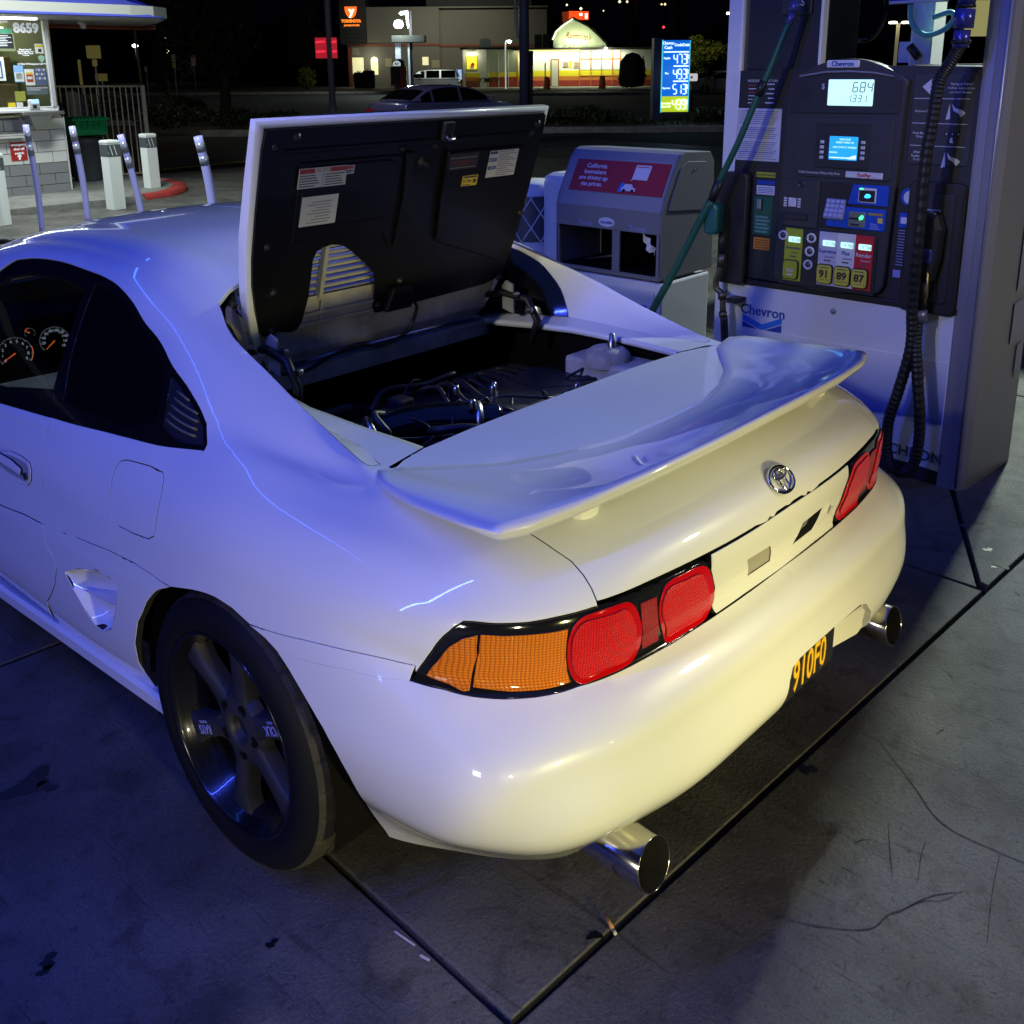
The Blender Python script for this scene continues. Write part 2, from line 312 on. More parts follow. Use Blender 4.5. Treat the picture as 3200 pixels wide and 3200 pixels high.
# ------------------------------------------------------------------ panels trimmed out of a surface
def inpoly(P, poly):
    x, y = P[:, 0], P[:, 1]; ins = np.zeros(len(P), bool); n = len(poly)
    for i in range(n):
        x1, y1 = poly[i]; x2, y2 = poly[(i + 1) % n]
        if y1 == y2: continue
        c = ((y1 > y) != (y2 > y)) & (x < (x2 - x1) * (y - y1) / (y2 - y1) + x1); ins ^= c
    return ins
def resample(poly, step, closed=True):
    out = []; n = len(poly)
    for i in range(n if closed else n - 1):
        a = np.array(poly[i]); b = np.array(poly[(i + 1) % n]); k = max(1, int(np.ceil(np.linalg.norm(b - a) / step)))
        for j in range(k): out.append(a + (b - a) * j / k)
    if not closed: out.append(np.array(poly[-1]))
    return np.array(out)
def panel(name, surf, outer, holes=(), step=0.03, gap=0.0015, flange=0.012, m=None, parent=None, offset=0.0, mirror=None, mid=(), smoothround=0.0012, dark_edge=True):
    """mesh of the region of surf inside the domain polygon outer minus holes; its rim is drawn in by gap and folded inward by flange.
    mirror: None = left only, 'both' = one mesh with both halves, 'right' = right side only"""
    outer = resample(outer, step * 0.6); holes = [resample(h, step * 0.6) for h in holes]
    loops = [outer] + holes
    # interior grid
    lo, hi = outer.min(0), outer.max(0)
    gx = np.arange(lo[0] + step * 0.5, hi[0], step); gy = np.arange(lo[1] + step * 0.4, hi[1], step * 0.8)
    G = np.stack([g.ravel() for g in np.meshgrid(gx, gy, indexing='ij')], 1)
    if len(G):
        ok = inpoly(G, outer)
        for h in holes: ok &= ~inpoly(G, h)
        allb = np.concatenate(loops)
        G = G[ok]
        if len(G):
            keep = np.array([((allb - g) ** 2).sum(1).min() > (step * 0.38) ** 2 for g in G]); G = G[keep]
    V = [Vector(p) for L in loops for p in L] + [Vector(p) for p in G]
    E_ = []; o = 0
    for L in loops:
        E_ += [(o + i, o + (i + 1) % len(L)) for i in range(len(L))]; o += len(L)
    rv, re_, rf, ov, oe, of = delaunay_2d_cdt(V, E_, [], 0, 1e-6)
    Q = np.array([tuple(v) for v in rv]); F = np.array([f for f in rf])
    C = Q[F].mean(1); ok = inpoly(C, outer)
    for h in holes: ok &= ~inpoly(C, h)
    F = F[ok]
    X = surf.ev(Q[:, 0], Q[:, 1]); N = surf.normal(Q[:, 0], Q[:, 1])
    used = np.unique(F); remap = -np.ones(len(Q), int); remap[used] = np.arange(len(used)); F = remap[F]; X = X[used]; N = N[used]
    X = X * [-1, 1, 1]; N = N * [-1, 1, 1]     # the left half of the car is -x
    # orientation so that face normals agree with N
    a, b, c = X[F[:, 0]], X[F[:, 1]], X[F[:, 2]]
    if (np.einsum('ij,ij->i', np.cross(b - a, c - a), N[F[:, 0]]).sum()) < 0: F = F[:, ::-1]
    # boundary edges (directed)
    ed = {}
    for f in F:
        for i in range(3): ed[(f[i], f[(i + 1) % 3])] = 1
    bd = [(i, j) for (i, j) in ed if (j, i) not in ed]
    nxt = {}; prv = {}
    for i, j in bd: nxt[i] = j; prv[j] = i
    X = X + N * offset; X0 = X.copy(); inn = {}
    for i in nxt:
        if i not in prv: continue
        t = X0[nxt[i]] - X0[prv[i]]; t /= (np.linalg.norm(t) + 1e-12)
        d = np.cross(N[i], t); inn[i] = d / (np.linalg.norm(d) + 1e-12)
    for i, d in inn.items():
        if i in inn and abs(X0[i][0]) > 1e-4 or mirror != 'both': X[i] = X0[i] + d * gap
    verts = list(map(tuple, X)); norms = list(map(tuple, N)); faces = [tuple(map(int, f)) for f in F]
    dk = set()
    if flange:
        m1 = {}; m2 = {}
        for i, d in inn.items():
            m1[i] = len(verts); verts.append(tuple(X[i] - d * smoothround - N[i] * smoothround)); norms.append(tuple(-d))
            m2[i] = len(verts); verts.append(tuple(X[i] - d * smoothround - N[i] * flange)); norms.append(tuple(-d))
        for i, j in bd:
            if i in m1 and j in m1:
                if mirror == 'both' and abs(X0[i][0]) < 1e-4 and abs(X0[j][0]) < 1e-4: continue
                faces.append((j, i, m1[i], m1[j])); faces.append((m1[j], m1[i], m2[i], m2[j])); dk.add(len(faces) - 1)
    sides = {None: (1,), 'both': (1, -1), 'right': (-1,)}[mirror]
    vv, nn, ff = [], [], []; nf = len(faces)
    for sg in sides:
        o = len(vv)
        vv += [(v[0] * sg, v[1], v[2]) for v in verts]; nn += [(v[0] * sg, v[1], v[2]) for v in norms]
        ff += [tuple(o + k for k in (f if sg == 1 else f[::-1])) for f in faces]
    me = bpy.data.meshes.new(name); me.from_pydata(vv, [], ff); me.update()
    if mirror == 'both':
        bm = bmesh.new(); bm.from_mesh(me); bm.verts.ensure_lookup_table()
        cen = [v for v in bm.verts if abs(v.co.x) < 2e-4]
        for v in cen: v.co.x = 0
        # weld the centre line; normals are set again below from the surface
        bmesh.ops.remove_doubles(bm, verts=cen, dist=2e-4)
        nk = {}
        for v, n_ in zip(vv, nn): nk[(round(v[0], 4), round(v[1], 4), round(v[2], 4))] = n_
        bm.to_mesh(me); bm.free()
        nn = []
        for v in me.vertices:
            k_ = (round(v.co.x, 4), round(v.co.y, 4), round(v.co.z, 4)); n_ = nk.get(k_)
            if n_ is None: n_ = tuple(v.normal)
            if abs(v.co.x) < 1e-5: n_ = tuple(Vector((0, n_[1], n_[2])).normalized())
            nn.append(n_)
    for p in me.polygons:
        p.use_smooth = True
        if dark_edge and (p.index % nf) in dk and len(me.polygons) == nf * len(sides): p.material_index = 1
    me.normals_split_custom_set_from_vertices(nn)
    return link(name, me, [m, M_seam] if (dark_edge and flange) else m, parent)

# ------------------------------------------------------------------ forecourt, road, sky
def conc(name, a, b, dark, sc=3.0, scratch=True):
    m = mat(name, a, 0.62, spec=0.35); nt = m.node_tree; bs = bsdf(m)
    tc = nt.nodes.new('ShaderNodeTexCoord')
    def tex(scale, det=6, rough=.6, vec=None, dist=0):
        n = nt.nodes.new('ShaderNodeTexNoise'); n.inputs['Scale'].default_value = scale; n.inputs['Detail'].default_value = det; n.inputs['Roughness'].default_value = rough; n.inputs['Distortion'].default_value = dist
        nt.links.new(vec or tc.outputs['Object'], n.inputs['Vector']); return n
    def ramp(src, p0, c0, p1, c1):
        r = nt.nodes.new('ShaderNodeValToRGB'); r.color_ramp.elements[0].position = p0; r.color_ramp.elements[1].position = p1
        r.color_ramp.elements[0].color = (*c0, 1); r.color_ramp.elements[1].color = (*c1, 1); nt.links.new(src, r.inputs['Fac']); return r
    def mul(x, y, f=1.0):
        mx = nt.nodes.new('ShaderNodeMix'); mx.data_type = 'RGBA'; mx.blend_type = 'MULTIPLY'; mx.inputs['Factor'].default_value = f
        nt.links.new(x, mx.inputs['A']); nt.links.new(y, mx.inputs['B']); return mx.outputs['Result']
    base = ramp(tex(sc, 8, .62, dist=.4).outputs['Fac'], .32, b, .68, a)
    out = base.outputs['Color']
    blot = ramp(tex(sc * 4.3, 5, .55, dist=.8).outputs['Fac'], .30, dark, .47, (1, 1, 1)); out = mul(out, blot.outputs['Color'], .75)
    pits = ramp(tex(sc * 26, 4, .75).outputs['Fac'], .30, (.30, .29, .28), .44, (1, 1, 1)); out = mul(out, pits.outputs['Color'], .85)
    grit = ramp(tex(sc * 75, 3, .8).outputs['Fac'], .35, (.62, .61, .60), .62, (1.0, 1.0, 1.0)); out = mul(out, grit.outputs['Color'], .9); cloud = ramp(tex(sc * .45, 4, .6, dist=1.0).outputs['Fac'], .35, (.62, .61, .60), .60, (1, 1, 1)); out = mul(out, cloud.outputs['Color'], .9)
    if scratch:
        for ang, st, s2 in ((.5, 16, 2.2), (1.9, 22, 1.6)):
            mp = nt.nodes.new('ShaderNodeMapping'); mp.inputs['Rotation'].default_value = (0, 0, ang); mp.inputs['Scale'].default_value = (st, 1.5, 1)
            nt.links.new(tc.outputs['Object'], mp.inputs['Vector'])
            r = ramp(tex(s2, 4, .6, mp.outputs['Vector'], 1.5).outputs['Fac'], .30, (.45, .44, .42), .38, (1, 1, 1)); out = mul(out, r.outputs['Color'], .7)
    nt.links.new(out, bs.inputs['Base Color'])
    bp = nt.nodes.new('ShaderNodeBump'); bp.inputs['Strength'].default_value = .8; bp.inputs['Distance'].default_value = .006
    n2 = tex(90, 6, .7); nt.links.new(n2.outputs['Fac'], bp.inputs['Height']); nt.links.new(bp.outputs['Normal'], bs.inputs['Normal'])
    rr = nt.nodes.new('ShaderNodeMapRange'); rr.inputs['To Min'].default_value = .42; rr.inputs['To Max'].default_value = .8
    nt.links.new(tex(6, 5).outputs['Fac'], rr.inputs['Value']); nt.links.new(rr.outputs['Result'], bs.inputs['Roughness'])
    return m
M_conc = conc('worn_concrete', (.185, .180, .165), (.075, .072, .067), (.42, .41, .39), 2.2)
M_conc2 = conc('walk_concrete', (.34, .34, .32), (.26, .26, .245), (.6, .6, .6), 1.2, False)
M_joint = mat('joint_dirt', (.012, .011, .010), .95)
M_asph = mat('asphalt', (.045, .045, .047), .85); mottle(M_asph, (.030, .030, .032), (.060, .060, .060), 3, 8); 
M_kerb = mat('kerb_concrete', (.30, .29, .26), .8); mottle(M_kerb, (.20, .19, .17), (.36, .35, .31), 4, 6)
M_redk = mat('red_kerb_paint', (.38, .035, .03), .7); mottle(M_redk, (.22, .03, .025), (.42, .04, .035), 9, 6)
M_yel = mat('yellow_line_paint', (.75, .50, .03), .7)
M_dirt = mat('planting_soil', (.03, .022, .014), .95)
F_ = Vector((math.sin(_yaw), math.cos(_yaw), 0)); R_t = Vector((math.cos(_yaw), -math.sin(_yaw), 0)); O_ = Vector((-1.783, -.826, 0))
def G(l, d, z=0.0): return O_ + F_ * d + R_t * l + Vector((0, 0, z))      # street frame: l metres to the right along the road, d metres out
RZ = -_yaw
def SM(l, d, z=0.0): return Matrix.Translation(G(l, d, z)) @ Matrix.Rotation(RZ, 4, 'Z')
g0 = MB().quad(G(-420, -60, -.05), G(420, -60, -.05), G(420, 800, -.05), G(-420, 800, -.05)).build('ground', M_asph); tag(g0, kind='structure')
# sky dome
dome = MB(); bmesh.ops.create_uvsphere(dome.bm, u_segments=32, v_segments=16, radius=800)
M_sky = mat('night_sky', (0, 0, 0), 1, emit=(.010, .012, .035), estr=0.03, spec=0)
sk = dome.build('sky', M_sky, loc=(0, 0, -30)); tag(sk, kind='structure')
hl = MB(); hl.grid(lambda i, j: G(-300 + 600 * i / 30, 520 + 30 * j, -1 + (26 + 10 * math.sin(i * .9) + 6 * math.sin(i * 2.3)) * (j / 4) ** .8), 31, 5).build('hills', mat('dark_hillside', (.006, .006, .005), 1, spec=0))
tag(bpy.data.objects['hills'], kind='structure')
# forecourt: a sunk bed with slabs laid on it
bed = MB().quad((-16, -9, -.03), (26, -9, -.03), (26, 17, -.03), (-16, 17, -.03)).build('forecourt', M_joint); tag(bed, kind='structure')
ga = math.radians(-3.0); GR = Matrix.Translation((1.442, .030, 0)) @ Matrix.Rotation(ga, 4, 'Z')
def slab(poly, name='slab', m=None, h=.03, pn=None):
    mb = MB(); mb.prism(poly, h, GR @ Matrix.Translation((0, 0, -h)), bev=.004); return mb.build(name, m or M_conc, pn or bed)
xe = [-15.25, -13.06, -10.88, -8.70, -6.54, -4.36, -2.18, 0, 2.18, 4.36, 6.54, 8.7, 10.9, 13.1, 15.3]
ye = [0, 1.86, 3.9, 6.0, 8.1, 10.2, 11.75, 13.4, 15.2]
gp = .0075
for j in range(len(ye) - 1):
    for i in range(len(xe) - 1):
        x0, x1, y0, y1 = xe[i] + gp, xe[i + 1] - gp, ye[j] + gp, ye[j + 1] - gp
        if xe[i] == 0 and ye[j] == 0:      # cut by the slanting joint beside the pump
            slab([(.045, y0), (x1, y0), (x1, 1.16), (.045 + .008, .035)]); slab([(x0, .03), (x1, 1.19), (x1, y1), (x0, y1)])
        else: slab([(x0, y0), (x1, y0), (x1, y1), (x0, y1)])
xf = [-16.0, -11.6, -7.2, -2.6, 2.6, 7.0, 11.5, 15.3]
for j, (y0, y1) in enumerate(((-4.4, 0), (-8.9, -4.4))):
    for i in range(len(xf) - 1): slab([(xf[i] + gp, y0 + gp), (xf[i + 1] - gp, y0 + gp), (xf[i + 1] - gp, y1 - gp), (xf[i] + gp, y1 - gp)])
# a hairline crack, stains and gouges on the slabs
M_crack = mat('crack_dirt', (.035, .033, .03), .95); M_stain = mat('oil_stain', (.010, .009, .012), .35)
ck = MB()
def streak(pts, w, m, name, parent=bed, z=.0012):
    P = [Vector((p[0], p[1], z)) for p in pts]; mb = MB(); n = len(P); L, R2 = [], []
    for i, p in enumerate(P):
        t = (P[min(i + 1, n - 1)] - P[max(i - 1, 0)]).normalized(); q = Vector((-t.y, t.x, 0)); ww = w * (.35 + .65 * math.sin(PI * (i + .5) / n)) * random.uniform(.5, 1.3)
        L.append(p + q * ww / 2); R2.append(p - q * ww / 2)
    for i in range(n - 1): mb.bm.faces.new([mb.bm.verts.new(v) for v in (L[i], R2[i], R2[i + 1], L[i + 1])])
    return mb.build(name, m, parent)
streak(catmull([(.479, -.014), (.43, -.075), (.377, -.139), (.335, -.185), (.303, -.218), (.280, -.26), (.274, -.298), (.276, -.36), (.281, -.423), (.30, -.52)], 6), .0035, M_crack, 'crack')
for a, b in (((.197, -.162), (.051, -.231)), ((.271, -.378), (.009, -.435)), ((.204, -.243), (.072, -.276)), ((.113, -.354), (-.019, -.278))):
    streak(catmull([a, ((a[0] + b[0]) / 2 + .01, (a[1] + b[1]) / 2 + .006), b], 8), .003, M_crack, 'gouge')
streak(catmull([(.113, -.354), (.06, -.33), (.03, -.30), (-.02, -.278), (-.05, -.262), (-.11, -.247), (-.17, -.17), (-.20, -.103)], 6), .004, M_crack, 'gouge')
rs = random.Random(3)
for k in range(70):
    x, y = rs.uniform(-.35, 2.6), rs.uniform(-1.1, .0); a = rs.gauss(.9, .35) if rs.random() < .75 else rs.gauss(2.6, .3); l = rs.uniform(.012, .05)
    streak([(x, y), (x + l * .5 * math.cos(a), y + l * .5 * math.sin(a)), (x + l * math.cos(a + .2), y + l * math.sin(a + .2))], rs.uniform(.0012, .0035), M_crack, 'gouge')
def blob(cx, cy, r, seed, name='stain', m=M_stain, st=1.0):
    q = random.Random(seed); n = 22; ph = [q.uniform(0, 6.28) for _ in range(4)]
    P = [(cx + r * (1 + .32 * math.sin(2 * a + ph[0]) + .22 * math.sin(3 * a + ph[1]) + .16 * math.sin(5 * a + ph[2]) + .08 * math.sin(9 * a + ph[3])) * math.cos(a) * st, cy + r * (1 + .32 * math.sin(2 * a + ph[0]) + .22 * math.sin(3 * a + ph[1]) + .16 * math.sin(5 * a + ph[2])) * math.sin(a)) for a in np.linspace(0, 2 * PI, n, endpoint=False)]
    mb = MB(); c_ = mb.bm.verts.new((cx, cy, .0010)); V = [mb.bm.verts.new((p[0], p[1], .0010)) for p in P]
    for i in range(n): mb.bm.faces.new((c_, V[i], V[(i + 1) % n]))
    return mb.build(name, m, bed)
M_st2 = mat('faint_stain', (.07, .066, .06), .7)
blob(-1.043, 1.442, .040, 1, st=1.2); blob(-1.02, 1.40, .022, 5); blob(-1.235, .902, .016, 2); blob(-1.25, .885, .011, 8); blob(-.909, 1.015, .02, 3, m=M_st2); blob(-.922, .612, .010, 4); blob(-1.0, 1.7, .03, 9, m=M_st2)
for k in range(26): blob(rs.uniform(-1.6, 2.6), rs.uniform(-1.0, 2.0), rs.uniform(.004, .013), 20 + k, m=M_st2 if k % 2 else M_stain)
blob(1.9, .22, .035, 61, m=M_st2); blob(1.66, .05, .022, 62, m=M_st2); blob(1.75, .12, .014, 63); blob(.25, .06, .018, 64); 
# litter in the joints
bt = MB().tube([(-.452, .128, .006), (-.436, .158, .008)], .0038, 10).build('cigarette_butt', mat('filter_paper', (.62, .30, .10), .8)); tag(bt, 'orange cigarette butt lying in the slab joint behind the exhaust tip', 'litter')
MB().tube([(-.4575, .1175, .006), (-.4525, .127, .006)], .0036, 10).build('burnt_end', mat('ash_white', (.5, .5, .48), .9), bt)
def paper(pts, nm, lb):
    o = MB().prism(pts, .0012, Matrix.Translation((0, 0, .0015))).build(nm, mat('scrap_paper', (.5, .5, .52), .6) if 'scrap_paper' not in bpy.data.materials else bpy.data.materials['scrap_paper']); tag(o, lb, 'litter')
paper([(-.744, .452), (-.740, .452), (-.736, .398), (-.740, .397)], 'paper_strip', 'long thin white paper sliver lying in the joint near the rear tyre')
paper([(-.749, .372), (-.744, .374), (-.740, .352), (-.745, .350)], 'paper_strip', 'short white paper scrap in the joint nearer the corner of the slab')
# walkway beside the kiosk, painted kerbs and the yellow line
wk = MB().prism([(-8, 11.78), (4.30, 11.78), (4.62, 11.83), (5.02, 11.86), (5.45, 12.05), (5.85, 12.4), (6.1, 12.9), (6.2, 13.4), (6.15, 14.6), (-8, 14.6)], .10, Matrix.Translation((0, 0, -.03)), bev=.02).build('pavement', M_conc2); tag(wk, kind='structure')
P_ = catmull([(4.9, 11.84), (5.25, 11.92), (5.5, 12.05), (5.82, 12.36), (6.08, 12.85), (6.2, 13.4)], 6)
mb = MB(); mb.grid(lambda i, j: (P_[i][0] + (0, -.012, -.15, -.16)[j] * (1 if i > 8 else .8), P_[i][1] + (0, .0, .12, .13)[j] - (.012 if j < 2 else 0), (.0, .070, .074, .0)[j] + .002), len(P_), 4); mb.build('painted_kerb', M_redk, wk)
yl = MB().grid(lambda i, j: (5.6 + 5 * i / 10, 15.34 + .155 * (5 * i / 10) * .7 + .15 * j, .006), 11, 2).build('yellow_line', M_yel); tag(yl, kind='structure')
rd = MB().quad((-16, 15.6, -.02), (26, 15.6, -.02), (26, 17.6, -.02), (-16, 17.6, -.02)).build('driveway', M_asph); tag(rd, kind='structure')
# kerbs and planting strips in the street frame
def strip(name, l0, l1, d0, d1, z0, z1, m, kind='structure', n=1, wob=0):
    mb = MB(); mb.box((0, 0, 0), (l1 - l0, d1 - d0, z1 - z0), M=SM((l0 + l1) / 2, (d0 + d1) / 2, (z0 + z1) / 2), bev=.02); o = mb.build(name, m); tag(o, kind=kind); return o
kb = strip('kerb', -8.2, 14, 27.2, 27.55, -.05, .13, M_kerb); strip('verge', -8.0, 14, 27.55, 31.2, -.05, .11, M_dirt); strip('kerb', -8.2, 14, 31.2, 31.5, -.05, .13, M_kerb)
strip('kerb', -26, -10.5, 33.2, 33.5, -.05, .12, M_kerb); strip('verge', -26, -10.5, 33.5, 38, -.05, .10, M_dirt)

strip('kerb', -60, -8, 74, 74.4, -.05, .12, M_kerb); strip('kerb', 1, 60, 64.5, 64.9, -.05, .12, M_kerb)
strip('pavement', 3.0, 60, 65, 69, -.05, .10, M_conc2); strip('car_park', -30, 60, 78, 104, -.045, -.02, mat('pale_lot_concrete', (.22, .22, .19), .8))
strip('lane_line', -2, 20, 44.0, 44.15, -.05, -.035, mat('lane_paint', (.3, .3, .28), .8)); strip('road', -60, 60, 33, 64, -.05, -.04, M_asph)
# shrubs of leaf clumps
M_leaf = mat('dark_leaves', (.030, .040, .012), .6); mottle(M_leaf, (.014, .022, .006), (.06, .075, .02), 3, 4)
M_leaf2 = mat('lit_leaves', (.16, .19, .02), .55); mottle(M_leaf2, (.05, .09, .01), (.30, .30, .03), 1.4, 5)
M_bark = mat('bark', (.06, .045, .03), .9)
def leaves(mb, c, rx, ry, rz, n, s, rnd):
    for _ in range(n):
        while True:
            p = Vector((rnd.uniform(-1, 1), rnd.uniform(-1, 1), rnd.uniform(-1, 1)))
            if .25 < p.length < 1: break
        p = Vector((p.x * rx, p.y * ry, p.z * rz)) + Vector(c); a = Vector((rnd.gauss(0, 1), rnd.gauss(0, 1), rnd.gauss(0, 1))).normalized() * s * rnd.uniform(.6, 1.3)
        b = a.cross(Vector((rnd.gauss(0, 1), rnd.gauss(0, 1), rnd.gauss(0, 1)))).normalized() * s * .5
        mb.bm.faces.new([mb.bm.verts.new(v) for v in (p - a, p + b, p + a, p - b)])
def shrub(l, d, r, h, n, seed, label, m=None, cat='shrub', group=None, s=.09, name='shrub'):
    rnd = random.Random(seed); root = empty(name, G(l, d, .08), RZ, label, cat, group)
    mb = MB()
    for k in range(6): mb.tube([(0, 0, 0), (r * .4 * math.cos(k), r * .4 * math.sin(k), h * .5), (r * .7 * math.cos(k + .3), r * .7 * math.sin(k + .3), h * .85)], [.02, .012, .005], 5)
    mb.build('stem', M_bark, root); mb = MB()
    for k in range(7):
        a = rnd.uniform(0, 6.28); q = rnd.uniform(0, .6) * r; leaves(mb, (q * math.cos(a), q * math.sin(a), h * rnd.uniform(.35, .75)), r * .55, r * .55, h * .35, n // 7, s, rnd)
    mb.build('foliage', m or M_leaf, root, norm=False); return root
gs = 'low shrubs in the planting strip before the road'
lbs = ['behind the raised cover corner', 'left of the price sign post', 'at the foot of the price sign', 'right of the price sign', 'half hidden by the pump edge', 'between the lamp post and the price sign', 'just right of the dark lamp post']
for k, (l, r, h) in enumerate(((.6, .8, .50), (1.5, .9, .42), (2.3, .8, .52), (2.9, .7, .36), (3.6, .5, .16), (5.9, .7, .40), (6.8, .8, .42), (7.6, .8, .5))):
    shrub(l, 29.2 + .4 * (k % 2), r, h, 900, 40 + k, 'dark low shrub in the kerbed strip, number %s from the lamp post' % ['one', 'two', 'three', 'four', 'five', 'six', 'seven', 'eight'][k], group=gs)
for k, (l, d, r, h) in enumerate(((-9.6, 28.6, 1.1, .7), (-7.9, 29.0, 1.0, .55), (-6.4, 28.8, .9, .45), (-11.4, 36, 1.2, .8), (-13.5, 36, 1.3, .9))):
    shrub(l, d, r, h, 900, 60 + k, 'dark shrub by the driveway %s' % ['right of the iron fence', 'left of the slim signpost', 'in front of the slim signpost', 'beyond the fence corner', 'farther left beyond the iron fence'][k], group='shrubs left of the signpost')
gc = MB(); rr_ = random.Random(5)
for k in range(2600):
    p = G(rr_.uniform(-8, 10), rr_.uniform(27.7, 31), .11); a = rr_.uniform(0, 6.28); h = rr_.uniform(.03, .12)
    gc.bm.faces.new([gc.bm.verts.new(v) for v in (p + Vector((.02 * math.cos(a), .02 * math.sin(a), 0)), p - Vector((.02 * math.cos(a), .02 * math.sin(a), 0)), p + Vector((.03 * math.sin(a), .02, h)))])
tag(gc.build('ground_cover', M_leaf, norm=False), 'low ground cover along the kerbed strip', kind='stuff')

# ------------------------------------------------------------------ the white coupe
M_paint = mat('pearl_white_paint', (0.74, 0.74, 0.72), 0.34, coat=1.0); bsdf(M_paint).inputs['Coat Roughness'].default_value = 0.025
def _pearl():
    nt = M_paint.node_tree; n = nt.nodes.new('ShaderNodeTexNoise'); n.inputs['Scale'].default_value = 9; n.inputs['Detail'].default_value = 5
    r = nt.nodes.new('ShaderNodeMapRange'); r.inputs['To Min'].default_value = 0.30; r.inputs['To Max'].default_value = 0.40
    tc = nt.nodes.new('ShaderNodeTexCoord'); nt.links.new(tc.outputs['Object'], n.inputs['Vector'])
    nt.links.new(n.outputs['Fac'], r.inputs['Value']); nt.links.new(r.outputs['Result'], bsdf(M_paint).inputs['Roughness'])
_pearl()
M_under = mat('faded_inner_paint', (0.42, 0.41, 0.38), 0.55)
mottle(M_under, (0.25, 0.24, 0.21), (0.50, 0.49, 0.45), 6, 6)
M_blk = mat('black_plastic', (0.012, 0.012, 0.013), 0.45)
M_liner = mat('black_hood_liner', (0.0045, 0.0045, 0.006), 0.45, coat=0.06, spec=0.25); noise_bump(M_liner, 60, 0.1, 0.002)
M_gloss = mat('gloss_black_trim', (0.006, 0.006, 0.007), 0.12, coat=0.8)
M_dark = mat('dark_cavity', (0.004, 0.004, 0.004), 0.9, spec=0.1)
M_tint = mat('tinted_glass', (0.003, 0.003, 0.004), 0.03, coat=0.5)
M_rub = mat('rubber_seal', (0.012, 0.012, 0.012), 0.5)
M_metal = mat('bare_metal', (0.42, 0.42, 0.43), 0.32, 1.0)
M_chrome = mat('chrome', (0.75, 0.75, 0.78), 0.07, 1.0)
M_steel = mat('polished_stainless', (0.52, 0.50, 0.46), 0.16, 1.0)
M_soot = mat('sooty_pipe_inside', (0.008, 0.007, 0.006), 0.9)
M_tyre = mat('tyre_rubber', (0.0055, 0.0055, 0.006), 0.6, spec=0.22); noise_bump(M_tyre, 90, 0.15, 0.002)
M_tread = mat('dusty_tread', (0.05, 0.046, 0.04), 0.8); mottle(M_tread, (0.018, 0.017, 0.015), (0.040, 0.036, 0.030), 30, 5)
M_rim = mat('gunmetal_wheel', (0.030, 0.030, 0.031), 0.55, 0.2)
M_lip = mat('black_wheel_lip', (0.006, 0.006, 0.008), 0.22, 0.2, coat=0.35)
M_decal = mat('silver_blue_decal', (0.25, 0.27, 0.6), 0.4)
M_lblack = mat('lamp_housing', (0.008, 0.008, 0.009), 0.1, coat=1.0)
def glassy(name, t=0.6, col=(0.5, 0.55, 0.6)):
    m = bpy.data.materials.new(name); m.use_nodes = True; nt = m.node_tree; nt.nodes.clear()
    o = nt.nodes.new('ShaderNodeOutputMaterial'); mx = nt.nodes.new('ShaderNodeMixShader'); tr = nt.nodes.new('ShaderNodeBsdfTransparent')
    gl = nt.nodes.new('ShaderNodeBsdfGlossy'); fr = nt.nodes.new('ShaderNodeFresnel'); fr.inputs['IOR'].default_value = 1.5
    tr.inputs['Color'].default_value = (*col, 1); gl.inputs['Roughness'].default_value = 0.02; gl.inputs['Color'].default_value = (0.9, 0.9, 0.9, 1)
    nt.links.new(fr.outputs[0], mx.inputs[0]); nt.links.new(tr.outputs[0], mx.inputs[1]); nt.links.new(gl.outputs[0], mx.inputs[2]); nt.links.new(mx.outputs[0], o.inputs[0])
    return m
M_glass = glassy('window_glass')
def prism_lens(name, c1, c2, fx=620.0, rough=0.25):
    """moulded lens: a fine grid of little prisms"""
    m = mat(name, c1, rough, coat=0.35, spec=0.3); nt = m.node_tree; b = bsdf(m)
    tc = nt.nodes.new('ShaderNodeTexCoord'); sp = nt.nodes.new('ShaderNodeSeparateXYZ'); nt.links.new(tc.outputs['Object'], sp.inputs[0])
    outs = []
    for ax, f in (('X', fx), ('Z', fx)):
        mu = nt.nodes.new('ShaderNodeMath'); mu.operation = 'MULTIPLY'; mu.inputs[1].default_value = f; nt.links.new(sp.outputs[ax], mu.inputs[0])
        si = nt.nodes.new('ShaderNodeMath'); si.operation = 'SINE'; nt.links.new(mu.outputs[0], si.inputs[0]); ab = nt.nodes.new('ShaderNodeMath'); ab.operation = 'ABSOLUTE'; nt.links.new(si.outputs[0], ab.inputs[0]); outs.append(ab)
    ad = nt.nodes.new('ShaderNodeMath'); ad.operation = 'MULTIPLY'
    nt.links.new(outs[0].outputs[0], ad.inputs[0]); nt.links.new(outs[1].outputs[0], ad.inputs[1])
    mr = nt.nodes.new('ShaderNodeMapRange'); mr.inputs['From Min'].default_value = 0; mr.inputs['From Max'].default_value = .75; nt.links.new(ad.outputs[0], mr.inputs['Value'])
    bp = nt.nodes.new('ShaderNodeBump'); bp.inputs['Strength'].default_value = 0.7; bp.inputs['Distance'].default_value = 0.0015
    nt.links.new(mr.outputs[0], bp.inputs['Height']); nt.links.new(bp.outputs['Normal'], b.inputs['Normal'])
    mx = nt.nodes.new('ShaderNodeMix'); mx.data_type = 'RGBA'; mx.inputs['A'].default_value = (*c2, 1); mx.inputs['B'].default_value = (*c1, 1)
    nt.links.new(mr.outputs[0], mx.inputs['Factor']); nt.links.new(mx.outputs['Result'], b.inputs['Base Color'])
    b.inputs['Subsurface Weight'].default_value = 0.0
    return m
M_red = prism_lens('red_prism_lens', (0.80, 0.002, 0.006), (0.36, 0.0005, 0.002))
M_redrim = mat('red_lens_rim', (0.50, 0.001, 0.004), 0.12, coat=0.4)
M_reddk = prism_lens('dark_red_reflector', (0.45, 0.004, 0.010), (0.16, 0.001, 0.003), 900)
